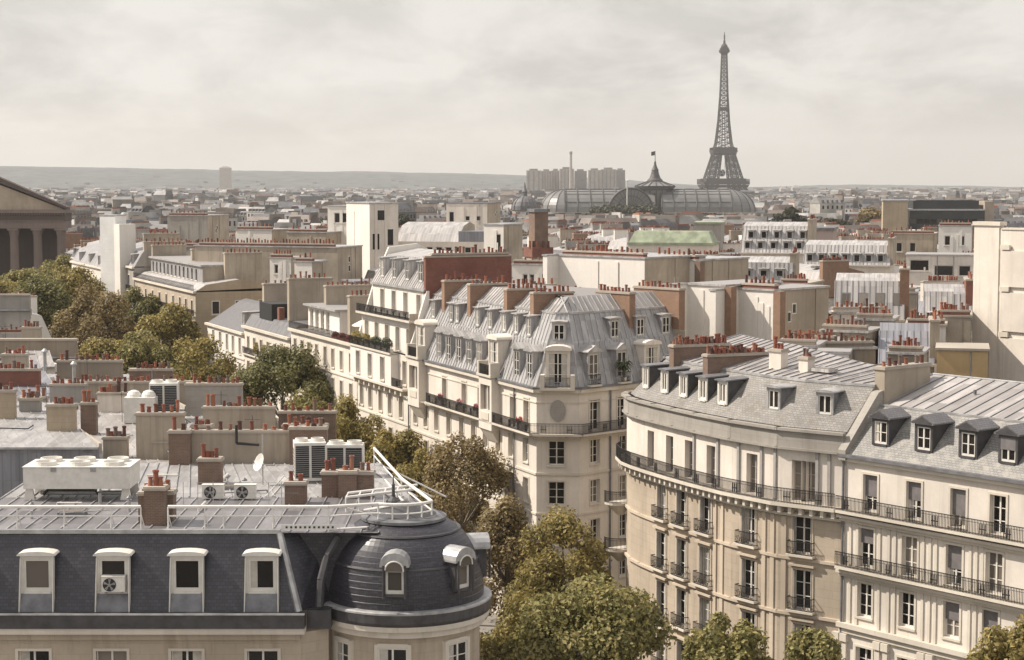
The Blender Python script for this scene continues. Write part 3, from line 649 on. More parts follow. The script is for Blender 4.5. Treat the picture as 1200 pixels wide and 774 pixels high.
# ================================================================ taller house next along the boulevard, with red brick flank
def tall_house():
    a, c = along(S0, SU, 480, 24), along(S0, SU, 419, 24); A = st(c); B = st(a); U = -SU; L = (B - A).length
    th = Thing('tall_house', 'tall white house with planted balcony, stepped attic and red brick flank wall', 'house', A)
    P = [A, B, B + SR * 13, A + SR * 13]; keep(P); ang = math.atan2(U.y, U.x)
    facade(th, A, B, 0, 20.6, [dict(z=16.9, h=2.5, w=1.25, px=[424, 434, 446, 457, 470]), dict(z=12.9, h=2.4, w=1.2, px=[424.5, 435, 446, 458, 471]), dict(z=8.8, h=2.4, w=1.2, px=[425, 436, 447, 459, 472]), dict(z=4.8, h=2.4, w=1.2, px=[425, 436, 447, 459, 472])], 'cream')
    lb = L * .80                                          # three-window bay standing forward
    bl = A + SN * .95; facade(th, bl, bl + U * lb, 20.6, 24.3, [dict(z=21.0, h=2.7, w=1.35, u=[lb * .2, lb * .5, lb * .8], kind='mid', bal=False)], 'white_wall')
    b = th.p('wall')
    b.face([bl + U * lb + Z * 20.6, A + U * lb + Z * 20.6, A + U * lb + Z * 24.3, bl + U * lb + Z * 24.3], 'white_wall'); b.face([bl + Z * 20.6, A + Z * 20.6, A + Z * 24.3, bl + Z * 24.3], 'white_wall')
    facade(th, A + U * lb, B, 20.6, 24.3, [dict(z=20.9, h=2.7, w=1.2, u=[L * .11])], 'cream')
    co = th.p('cornice'); band(co, [A, B], 20.35, 20.6, 1.05, 'trim'); band(co, [bl, bl + U * lb], 24.2, 24.42, .18, 'trim'); brackets(co, A, B, 19.7, 20.35, .8, 1.7, .35, 'trim'); band(co, [A, B], 16.2, 16.4, .12, 'trim'); band(co, [A, B], 12.2, 12.4, .12, 'trim')
    co.box(A, U, 0, lb, .003, .93, 24.15, 24.3, 'trim')
    rl = th.p('balcony_railing'); railing(rl, [bl + SN * .1, bl + U * lb + SN * .1], 24.42, 1.0, .15); railing(rl, [B - U * (L - lb - .1) + SN * .9, B + SN * .9], 20.6, 1.0, .15)
    # stepped storeys
    A1, B1 = A - SN * .6, B - SN * .6; facade(th, A1, B1, 24.3, 28.3, [dict(z=24.5, h=2.8, w=1.3, u=[L * f for f in (.1, .3, .5, .7, .9)])], 'white_wall'); band(co, [A1, B1], 28.15, 28.4, .75, 'trim')
    railing(rl, [A1 + SN * .7, B1 + SN * .7], 28.4, 1.0, .15)
    A2, B2 = A - SN * 2.0, B - SN * 2.0; facade(th, A2, B2, 28.3, 31.9, [dict(z=28.5, h=2.7, w=1.3, u=[L * f for f in (.2, .42, .64, .88)])], 'white_wall')
    band(co, [A2, B2], 31.7, 31.95, .3, 'zinc_plain')
    rf = th.p('roof'); q = lambda p, n, z: p - SN * n + Z * z
    rf.face([q(A, 1.9, 31.96), q(B, 1.9, 31.96), q(B, 4.0, 35.3), q(A, 4.0, 35.3)], 'zinc_sheet_pale'); rf.face([q(A, 4.0, 35.3), q(B, 4.0, 35.3), q(B, 8, 36), q(A, 8, 36)], 'zinc_light'); rf.face([q(A, 8, 36), q(B, 8, 36), q(B, 13, 33), q(A, 13, 33)], 'zinc')
    seams(th.p('roof'), (A - SN * 1.9, B - SN * 1.9), (A - SN * 4, B - SN * 4), 31.96, 35.3, .7, 'zinc_plain')
    for f in (.15, .38, .62, .86): dormer(th.o, q(A + U * (L * f), 2.3, 32.6) - th.loc, ang, 1.5, 2.4, 2.2, 'flat', 'zinc_plain', 'zinc_light', 'zinc_plain')
    w = th.p('flank_wall'); prof = [(0, 0), (13, 0), (13, 33), (11.2, 35.7), (1.0, 35.7), (1.0, 33.5), (1.0, 0)]
    w.box(B, SR, 1.9, 12.6, -.35, .25, 22, 35.6, 'brick_red'); w.box(B, SR, 1.8, 12.7, -.42, .32, 35.6, 35.8, 'cap')
    w.box(A, SR, 0, 13, -.3, -.0, 0, 24, 'beige')
    g = th.p('party_wall')                             # raking edge of the far party wall
    pr = [(0, 24.3), (.0, 24.9), (2.2, 31.8), (4.2, 36.2), (8, 36.6), (13, 34), (13, 24.3)]
    g.hexa([A - SN * n + SU * .4 + Z * z for n, z in pr], [A - SN * n + SU * -.02 + Z * z for n, z in pr], 'white_wall')
    pr = [(-.1, 24.3), (-.1, 25.3), (2.0, 31.8), (2.3, 31.8), (2.3, 24.3)]
    g.hexa([B - SN * n + SU * .02 + Z * z for n, z in pr], [B - SN * n - SU * .4 + Z * z for n, z in pr], 'white_wall')
    th.done()
    chimney(th, B + SR * 7.5 + SU * .0, math.atan2(SR.y, SR.x), 9.5, .5, 35.8, 36.1, 18, 'brick_red')
    for i in range(4):
        cpt = A + U * (lb * (.12 + i * .25)) + SN * .75 + Z * 24.42
        t = Thing('balcony_shrub', 'green shrub in trough on the white bay balcony, ' + ('at its left end', 'second from the left', 'third from the left', 'thick one at its right end')[i], 'shrub', cpt, 'shrubs along the planted balcony')
        t.p('trough').cbox(cpt, .4, lb * .23, .4, 'planter', ang + 1.5708); bush(t.p('foliage'), cpt + Z * .95, lb * .13, .38, .62 + .3 * random.random(), 420, .12, 'leaf_pot' if i > 1 else 'leaf_olive', ang); t.done()
tall_house()

# ================================================================ the lower houses further along
def row_house(name, label, pxl, pxr, ze, floors, m, roofm, setback=1.6, rz=3.0, dep=13, wpx=(), ww=1.15, wh=2.2, cornice='trim', dorm=(), chim=(), sub=True, rail=None, dstyle='flat', flank='beige', ridge=1.2, dorm_h=2.0):
    a, c = along(S0, SU, pxr, ze), along(S0, SU, pxl, ze); A = st(c); B = st(a); U = -SU; L = (B - A).length; ang = math.atan2(U.y, U.x)
    th = Thing(name, label, 'house', A, 'houses along the boulevard'); keep([A, B, B + SR * dep, A + SR * dep])
    rows = [dict(z=z, h=wh, w=ww, px=[p + (ze - z) * .04 for p in wpx]) for z in floors]
    facade(th, A, B, 0, ze, rows, m, sub=sub)
    b = th.p('wall'); b.box(B, SR, .02, dep, 0, .02, 0, ze + rz * .0, flank); b.box(A, SR, .02, dep, -.02, 0, 0, ze, flank); b.box(A + SR * dep, U, 0, L, 0, .02, 0, ze, flank)
    co = th.p('cornice'); band(co, [A, B], ze - .2, ze + .15, .45, cornice)
    for z in floors[:3]: band(co, [A, B], z - .75, z - .55, .14, cornice)
    q = lambda p, n, z: p + SR * n + Z * z
    if rz:
        rf = th.p('roof'); zt = ze + rz
        rf.face([q(A, .1, ze + .15), q(B, .1, ze + .15), q(B, setback, zt), q(A, setback, zt)], roofm); rf.face([q(A, setback, zt), q(B, setback, zt), q(B, dep / 2, zt + ridge), q(A, dep / 2, zt + ridge)], roofm)
        rf.face([q(A, dep / 2, zt + ridge), q(B, dep / 2, zt + ridge), q(B, dep - .1, ze + .5), q(A, dep - .1, ze + .5)], roofm)
        for p in (A, B): rf.face([q(p, .1, ze + .15), q(p, setback, zt), q(p, dep / 2, zt + ridge), q(p, dep - .1, ze + .5)], flank)
        for px in dorm: dormer(th.o, st(along(S0, SU, px, ze + 1.2)) + SR * (setback * .15) + Z * (ze + .4) - th.loc, ang, 1.4, dorm_h, max(1.2, setback), dstyle, 'zinc_plain', 'zinc', 'zinc_light', sub=sub)
    if rail is not None: railing(th.p('balcony_railing'), [A + SN * .3, B + SN * .3], rail, 1.0, .2, motif=False); band(co, [A, B], rail - .2, rail, .4, cornice)
    for px, n, ln, zz, pots in chim: slab_chimney(th, st(along(S0, SU, px, ze + 3)) + SR * n, SR, ln, ze + .1, zz, pots, 'beige', 1.0, sub=sub)
    th.done(); return th, A, B, U, L
th, A, B, U, L = row_house('terrace_house', 'cream house with railed roof terrace, zinc pavilion and tan chimney slabs', 341, 419, 24.0, (20.4, 16.6, 12.8, 9, 5), 'cream', 'zinc', rz=0, wpx=(346, 354, 362, 371, 381, 390, 400, 411), wh=2.4, rail=24.2, chim=((387, 2.5, 7.5, 29.6, 11), (352, 3.5, 7, 30.2, 10)))
t2 = th; pv = t2.p('pavilion'); Lp = L * .52
facade(t2, A - SN * 2.2 + U * 1, A - SN * 2.2 + U * Lp, 24, 27.3, [dict(z=24.3, h=2.6, w=1.5, u=[1.6, 4, 6.4, 8.8], kind='mid', sur=False)], 'white_wall')
pv.box(A - SN * 2.0 + U * .8, U, 0, Lp - .6, -7, .5, 27.3, 27.55, 'zinc_light'); pv.box(A - SN * 2.2 + U * (Lp), -SN, 0, 6, -.2, .02, 24, 27.3, 'white_wall'); pv.box(A, U, 0, L, -13, -.05, 23.9, 24.02, 'zinc_plain'); t2.done()
um = A + U * (L * .86) + SR * 2.6 + Z * 24.02; t = Thing('parasol', 'white parasol open on the flowered roof terrace', 'parasol', um)
t.p('pole').tube(um, um + Z * 2.6, .04, 'frame'); t.p('canopy').lathe(um + Z * 2.1, [(1.9, 0), (1.85, .12), (.9, .62), (.05, .95)], 'canvas', 8); t.done()
for i, f in enumerate((.63, .73, .83, .93)):
    c = A + U * (L * f) + SR * .6 + Z * 24.02; t = Thing('terrace_planter', ('leftmost', 'second', 'third', 'rightmost')[i] + ' trough of red flowers on the roof terrace edge', 'flower trough', c, 'flower troughs on the roof terrace')
    t.p('box').cbox(c, .5, 2.2, .4, 'awning', math.atan2(U.y, U.x) + 1.5708); bush(t.p('flowers'), c + Z * .62, 1.1, .35, .4, 260, .11, 'red_flower', math.atan2(U.y, U.x)); bush(t.p('leaves'), c + Z * .55, 1.1, .35, .35, 120, .11, 'leaf_pot', math.atan2(U.y, U.x)); t.done()
th, A, B, U, L = row_house('balcony_house', 'white house with planted iron balcony and dark attic screen, left of the roof terrace', 286, 340, 22.6, (18.9, 15.2, 11.4, 7.6, 4), 'cream', 'zinc_dark', 1.2, 1.8, wpx=(291, 298, 306, 314, 322, 330, 336), wh=2.3, rail=18.6, chim=((322, 2, 6.5, 30.6, 9),), ridge=.4)
t2 = th; c = A + U * 13 + SR * 1.5; t2.p('attic_screen').box(A + SR * .9, U, 5.5, 12, -3, 0, 24.2, 26.6, 'black'); t2.p('brick_stack').box(A + SR * 1.4, U, 13.2, 14.2, -.8, 0, 24.2, 26.2, 'brick_red'); t2.done()
for i, f in enumerate((.3, .46, .62)):
    c = A + U * (L * f) + SN * .1 + Z * 18.6; t = Thing('balcony_plant', ('bushy green plant on the iron balcony, left of three', 'tall green plant on the iron balcony, middle of three', 'leafy plant on the iron balcony, right of three')[i], 'plant', c, 'plants on the iron balcony')
    t.p('pot').cbox(c, .4, 1.4, .4, 'planter', math.atan2(U.y, U.x) + 1.5708); bush(t.p('foliage'), c + Z * 1.2, .9, .4, 1.0, 240, .17, 'leaf_olive', math.atan2(U.y, U.x)); t.done()
row_house('end_house', 'white end house with plain rows of windows and a grey slate roof with one dormer', 243, 286, 21.4, (18.1, 14.2, 10.4, 6.6, 3), 'white_wall', 'slate_mid', 5.5, 3.6, wpx=(250, 258, 266, 273, 281), wh=2.5, dorm=(279,), ridge=.3, flank='beige', chim=((286, 3, 7, 29, 9),), dorm_h=2.6)
th, A, B, U, L = row_house('corner_apartment_house', 'tan stone corner house with two iron balconies and a zinc attic beyond the cross street', 158, 229, 26.0, (22.2, 18.4, 14.4, 10.6, 6.6), 'stone', 'zinc_light', 1.8, 1.2, wpx=(163, 171, 179, 187, 195, 203, 211, 218, 225), ww=1.25, wh=2.3, sub=False, rail=22.0, flank='tan', ridge=.8, dep=15)
t2 = th; facade(t2, A + SR * 2.5 + U * 3, A + SR * 2.5 + U * (L - 5), 27.2, 30, [dict(z=27.5, h=1.9, w=1.2, u=[2 + i * 3.1 for i in range(12)], sur=False)], 'zinc', sub=False); t2.p('attic').box(A + SR * 2.4 + U * 2.8, U, 0, L - 7.6, -9, .3, 30, 30.3, 'zinc_light'); t2.p('attic').box(A + SR * 2.5 + U * (L - 5), SR, 0, 8, 0, .02, 27, 30, 'beige'); railing(t2.p('balcony_railing'), [A + SN * .3, B + SN * .3], 26.2, 1.0, .3, motif=False)
facade(t2, B + SN * .0 + U * .03, B + SR * 15 + U * .03, 0, 26, [dict(z=z, h=2.3, w=1.4, u=[3.4, 7.4, 11.4], sur=False) for z in (22.2, 18.4, 14.4)], 'tan', rv=.0, sub=False); t2.done()
for px, n in ((160, 3), (192, 5), (222, 6)): slab_chimney(t2, st(along(S0, SU, px, 29)) + SR * n, SR, 6.5, 27, 32.4, 9, 'beige', 1.1, sub=False)
t2.done()
row_house('distant_boulevard_house', 'yellowish stone house with dark balcony, left of the white clad tower', 84, 128, 26.5, (22, 18, 14), 'cream', 'zinc', 1.8, 3, wpx=(88, 94, 100, 106, 112, 118, 124), ww=1.6, wh=2.4, sub=False, rail=21.5, dorm=(92, 103, 114, 124), flank='tan', chim=((108, 3, 7, 32, 0),))
row_house('distant_boulevard_house', 'grey stone house with zinc attic just right of the white clad tower', 129, 157, 28, (24, 20, 16, 12), 'grey_stone', 'zinc', 1.8, 3, wpx=(133, 139, 145, 151), ww=1.5, wh=2.4, sub=False, rail=23.5, dorm=(136, 146, 153), flank='dirty', chim=((150, 3, 7, 34.4, 8), (156, 2, 8, 33, 9)))
# white clad tower standing at the street edge
c = at(130, 370, 352); t = Thing('clad_tower', 'tall narrow tower clad in white panels beside the boulevard trees', 'tower', (c.x, c.y, 0))
TU = V2(.84, -.54).normalized(); t.p('shaft').box(V2(c.x, c.y), TU, -2.6, 1.6, -3, 0, 0, 37.8, 'clad'); t.p('flue').box(V2(c.x, c.y) + TU * 1.7, V2(.6, -.8), .1, 2.6, -3, .4, 0, 36.2, 'white_wall')
t.p('shaft').box(V2(c.x, c.y), TU, -2.7, 1.7, -3.1, .1, 37.8, 38.0, 'zinc_plain'); t.done()

# ================================================================ rounded house on the right
def rounded_house():
    ze = 25.2; zs = 21.0
    raw = [(721, 535), (727, 541), (738, 545.6), (756, 551.6), (779, 558.6), (805, 566), (846, 576.6), (903, 588), (977, 597)]
    sl = [onz(x, y, zs) for x, y in raw]; sl = [V2(p.x, p.y) for p in sl]
    back0 = sl[0] + V2(3.2, 3.4); sl = [back0 + V2(5, 3.4), back0, sl[0] + V2(.5, 1.7)] + sl
    e = sl[-1]; bk = [e + V2(10.5, 8.5), sl[0] + V2(9, 3)]
    S = sl + bk; n = len(S); W_ = inset(S, [.95] * (n - 3) + [0, .0, 0]); keep(W_)
    th = Thing('rounded_house', 'limestone house curving round the corner with long iron balcony and mottled slate roof', 'house', S0 + V2(8, -30))
    px = {17.1: [753.6, 775.7, 799, 827, 877, 940], 13.0: [753, 775, 799, 826, 877, 940], 9.0: [753, 775, 799, 826, 877, 940], 4.8: [753, 775, 799, 826, 877, 940]}
    top = [762.5, 784.5, 807, 833, 857, 881, 936, 947]
    front = W_[:n - 2]
    for i, (p, q) in enumerate(zip(front, front[1:])):
        L = (q - p).length; U = (q - p) / L
        def hit(lst, z, w): return [u for u in (along(p, U, x, z) for x in lst) if w / 2 + .15 < u < L - w / 2 - .15] if i > 2 else []
        rows = []
        for z, l in px.items():
            w = 1.5; us = hit(l, z + 1.2, w)
            rows.append(dict(z=z + .1, h=2.95, w=1.5, u=us, bal=True, hood=True, shut=True))
        rows.append(dict(z=zs + .1, h=2.95, w=1.15, u=hit(top, zs + 1.5, 1.15), sur=False, kind='mid', fm='frame_grey'))
        facade(th, p, q, 0, zs, rows[:-1], 'stone', trim='stone_trim'); facade(th, p, q, zs, ze, rows[-1:], 'cream', rv=.45)
        if i == 1: pass
    for p, q in ((front[-1], W_[n - 2]), (W_[n - 2], W_[n - 1]), (W_[n - 1], W_[0])): th.p('wall').face([p, q, q + Z * ze, p + Z * ze], 'beige')
    co = th.p('cornice')
    for z, o, m in ((16.75, .16, 'stone_trim'), (12.65, .2, 'stone_trim'), (8.6, .16, 'stone_trim'), (20.0, .25, 'trim')): band(co, front, z, z + .22, o, m)
    band(co, front, ze - .35, ze + 1.0, .28, 'grey_stone'); band(co, front, ze + 1.001, ze + 1.2, .5, 'grey_stone'); band(co, front, ze - .36, ze - .2, .42, 'grey_stone')
    band(co, front, 18.9 + 1.1, 20.2, .3, 'trim')
    for p, q in zip(front[1:], front[2:]): brackets(co, p, q, 20.25, 20.75, .75, .75, .25, 'trim')
    bl = th.p('balcony'); k = len(front)
    for i in range(k - 1):
        a, c = front[i], front[i + 1]; oa, oc = sl[i], sl[i + 1]
        bl.hexa([a + Z * (zs - .25), c + Z * (zs - .25), oc + Z * (zs - .25), oa + Z * (zs - .25)], [a + Z * zs, c + Z * zs, oc + Z * zs, oa + Z * zs], 'trim')
    ins = inset(S, [.08] * (n - 3) + [0, 0, 0]); railing(th.p('balcony_railing'), ins[:k], zs, 1.1, .12)
    
    for x in (768, 790, 814, 842, 866, 893, 909, 958, 972):
        for p, q in zip(front[3:], front[4:]):
            U = (q - p).normalized(); u = along(p, U, x, zs + 2)
            if .2 < u < (q - p).length - .2: onebox(th, 'pilaster', p, U, u - .12, u + .12, .002, .14, zs, ze - .36, 'frame_grey')
    for x in (838, 846, 856, 895, 905, 918):                      # flat stone panels and a drain
        for p, q in zip(front[3:], front[4:]):
            U = (q - p).normalized(); u = along(p, U, x, 14)
            if .2 < u < (q - p).length - .2: onebox(th, 'stone_panel', p, U, u - .2, u + .2, .002, .1, 4, 19.9, 'stone_trim')
    # small rounded balconies at the blunt end of the house
    for z in (17.0, 13.0):
        c = sl[3] + V2(.35, .95); U = (sl[3] - sl[1]).normalized()
        b = MB(); pts = [c + V2(math.cos(a) * 1.25, math.sin(a) * 1.25) for a in [3.4 + .28 * j for j in range(9)]]
        b.prism(pts + [c + V2(1.2, 1.2)], z - .2, z, 'trim', True); b.hexa([c + V2(.2, .2) + (p_ - c) * .25 + Z * (z - 1.2) for p_ in pts], [c + (p_ - c) * .9 + Z * (z - .2) for p_ in pts], 'trim'); railing(b, pts, z, 1.0, .1, motif=False); th.put('corner_balcony', b)
    def ring(d): return inset(W_, [d] * (n - 3) + [0, d, d])
    zr = ze + 1.2; rf = th.p('roof'); r0, r1, r2 = ring(.3), ring(3.2), ring(5.6)
    rf.skirt(r0[:k], zr, r1[:k], 29.5, 'slate_moss', False)
    for i, (p, q) in enumerate(zip(r1[:k], r1[1:k])): pass
    band(rf, r1[:k], 29.42, 29.6, .14, 'zinc_plain')
    # low zinc crown rising to a ridge line
    pk = [r1[i] + V2(7.5, 4.2).lerp(V2(5.2, 5.0), i / (k - 1)) for i in range(k)]; zk = [31.1 - 1.2 * max(0, i - k + 4) / 3 for i in range(k)]
    for i in range(2, k - 1):
        rf.face([r1[i] + Z * 29.6, r1[i + 1] + Z * 29.6, pk[i + 1] + Z * zk[i + 1], pk[i] + Z * zk[i]], 'zinc_sheet_pale')
        L_ = (r1[i + 1] - r1[i]).length; n_ = max(1, int(L_ / .8))
        for j in range(n_):
            f = j / n_; a_, b_ = r1[i].lerp(r1[i + 1], f) + Z * 29.63, (pk[i] + Z * zk[i]).lerp(pk[i + 1] + Z * zk[i + 1], f) + Z * .03; rf.tube(a_, b_, .045, 'zinc_grey', 4)
    rf.face([p + Z * z for p, z in list(zip(pk, zk))[2:]] + [V2(p.x, p.y) + Z * 28.9 for p in (W_[n - 2], W_[n - 1])], 'zinc_sheet_dark')
    rf.face([r1[2] + Z * 29.6, pk[2] + Z * zk[2], W_[n - 1] + Z * 28.9, W_[0] + Z * zr, W_[1] + Z * zr], 'zinc_sheet'); rf.face([r0[k - 1] + Z * zr, r1[k - 1] + Z * 29.5, pk[k - 1] + Z * zk[k - 1], W_[n - 2] + Z * 28.9, W_[n - 2] + Z * ze, front[-1] + Z * ze], 'beige')
    def roof_at(x, z, d):
        for p, q in zip(front[3:], front[4:]):
            U = (q - p).normalized(); u = along(p - N_(U) * d, U, x, z)
            if -.4 <= u <= (q - p).length + .4: return p + U * u - N_(U) * d + Z * z - th.loc, math.atan2(U.y, U.x)
        return None
    for x in (756, 778, 800, 823, 846):
        r = roof_at(x, 27.2, .9)
        if r: dormer(th.o, r[0], r[1], 1.25, 1.75, 2.4, 'flat', 'frame', 'lead', 'zinc_grey', 'mid')
    for x in (906, 966):
        r = roof_at(x, 27.3, 1.2)
        if r: dormer(th.o, r[0], r[1], 1.4, 1.7, 2.0, 'low', 'zinc_plain', 'zinc_grey', 'zinc_plain', 'dark')
    th.done()
    for (x, y, Y, ln, zz0, zz, pots, m) in ((820, 412, 147, 5.2, 29.0, 30.9, 12, 'brick_brown'), (862, 418, 141, 5.4, 28.9, 30.7, 13, 'brick_brown')):
        c = at(x, y, Y); chimney(th, V2(c.x, c.y), R(22), ln, .8, zz0, zz, pots, m, 'cap', True, None, 2)
    for x, y, Y, w, z1 in ((912, 440, 137, 1.2, 31.4), (945, 447, 135, .9, 31.0)):
        c = at(x, y, Y); chimney(th, V2(c.x, c.y), R(-50), w, .8, 29.0, z1, 3, 'cream')
    r = at(966, 452, 134); b = MB(); b.cbox(Vector((r.x, r.y, 29.95)), 1.7, 1.1, .25, 'zinc_light', R(-50)); b.cbox(Vector((r.x, r.y, 30.2)), 1.4, .8, .05, 'glass_mid', R(-50)); th.put('skylight', b)
    for i, (x, y) in enumerate(((700, 640), (0, 0))[:1]): pass
rounded_house()

# ================================================================ house with black-hooded dormers, far right
def hooded_house():
    a = onz(978, 597, 21.0); c = onz(1200, 637.4, 21.0); U = V2(c.x - a.x, c.y - a.y).normalized(); N = N_(U); ang = math.atan2(U.y, U.x)
    A = V2(a.x, a.y) - N * .75 + U * .1; L = 23.0; B = A + U * L; dep = 15
    th = Thing('hooded_dormer_house', 'pale stone house with gabled dark dormers, grey shutters and two long balconies', 'house', A); keep([A, B, B - N * dep, A - N * dep])
    ze = 24.75
    rows = [dict(z=21.1, h=2.6, w=1.25, px=[1020, 1071, 1123, 1169.5, 1222], blind=[.6, .45, .7, 0, .5]), dict(z=17.1, h=2.75, w=1.3, px=[1015.5, 1066, 1118, 1165, 1216], blind=[.4, 0, .6, 0, .5]),
            dict(z=13.5, h=2.45, w=1.3, px=[1013, 1062.5, 1115, 1160, 1210], blind=[0, 0, .5, .5, 0]), dict(z=8.8, h=2.5, w=1.4, px=[1012, 1061, 1113, 1158], kind='dark'), dict(z=4.2, h=2.6, w=1.4, px=[1012, 1061, 1113, 1158])]
    facade(th, A, B, 0, ze, rows, 'cream', rv=.28)
    b = th.p('wall'); b.face([A, A - N * dep, A - N * dep + Z * 29, A + Z * ze], 'beige'); b.face([B, B - N * dep, B - N * dep + Z * 29, B + Z * ze], 'beige')
    co = th.p('cornice'); band(co, [A, B], ze - .3, ze, .3, 'trim'); band(co, [A, B], ze + .001, ze + .22, .5, 'zinc_grey')
    for z in (20.15, 16.2): band(co, [A, B], z, z + .25, .25, 'trim'); band(co, [A, B], z + .251, z + .45, .5, 'trim')
    band(co, [A, B], 12.5, 12.85, .4, 'trim'); band(co, [A, B], 12.1, 12.5, .2, 'trim'); band(co, [A, B], 7.9, 8.2, .3, 'trim')
    bl = th.p('balcony')
    for z in (21.0, 17.0): bl.box(A, U, 0, L, .001, .8, z - .22, z - .02, 'trim'); railing(th.p('balcony_railing'), [A + N * .74, B + N * .74], z - .02, 1.05, .12)
    
    for px in (996, 1004, 1030, 1041, 1048, 1081, 1089, 1096, 1136, 1143, 1150):
        u = along(A, U, px, 15); onebox(th, 'pilaster', A, U, u - .11, u + .11, .002, .09, 12.86, 20.1, 'trim')
    for px in (986, 1034, 1086, 1138):
        u = along(A, U, px, 10)
        for du in (-.35, .35): onebox(th, 'pilaster', A, U, u + du - .2, u + du + .2, .002, .22, 4, 11.5, 'trim'); onebox(th, 'pilaster', A, U, u + du - .3, u + du + .3, .002, .34, 11.5, 12.05, 'trim')
    f = A + N * .15 + U * .15; th.p('downpipe').tube(f, f + Z * 24.5, .1, 'zinc_grey', 8)
    q = lambda u, n, z: A + U * u - N * n + Z * z
    rf = th.p('roof'); rf.face([q(0, -.1, ze + .22), q(L, -.1, ze + .22), q(L, 3.3, 28.2), q(0, 3.3, 28.2)], 'slate_grey'); rf.face([q(0, 3.3, 28.2), q(L, 3.3, 28.2), q(L, 10, 29.9), q(0, 10, 29.9)], 'zinc_sheet_pale'); rf.face([q(0, 10, 29.9), q(L, 10, 29.9), q(L, dep, 28.6), q(0, dep, 28.6)], 'zinc_light')
    band(rf, [q(0, 3.3, 0), q(L, 3.3, 0)], 28.14, 28.28, .1, 'zinc_plain')
    sm = th.p('roof'); seams(sm, (q(0, 3.3, 0), q(L, 3.3, 0)), (q(0, 10, 0), q(L, 10, 0)), 28.2, 29.9, 1.05, 'zinc_grey', .05, .06); sm.tube(q(0, 10, 29.92), q(L, 10, 29.92), .1, 'zinc_plain')
    pw = th.p('party_wall'); pr = [(-.45, ze - .2), (-.45, ze + .5), (3.1, 29.1), (6, 29.9), (6, ze - .2)]
    pw.hexa([q(-.12, n, z) for n, z in pr], [q(.55, n, z) for n, z in pr], 'grey_stone')
    for i, px in enumerate((1031.5, 1082, 1134, 1181, 1232)):
        u = along(A - N * .65, U, px, 26.3); dormer(th.o, q(u, .65, 25.75) - th.loc, ang, 1.5, 1.85, 2.2, 'gable', 'lead', 'lead', 'slate_mid', 'half' if i == 0 else 'dark', blind=.5 if i == 3 else 0)
    for px, n in ((1069, 7), (1155, 7.5)):
        u = along(A, U, px, 29.4); p = q(u, n, 29.2); th.p('roof_vent').tube(p, p + Z * .3, .12, 'zinc_dark')
    th.done()
    c = q(.2, 6.2, 0); chimney(th, V2(c.x, c.y), math.atan2(-N.y, -N.x), 5.2, .9, 27.5, 30.9, 8, 'beige')
    return A, U, N, L
hooded_house()
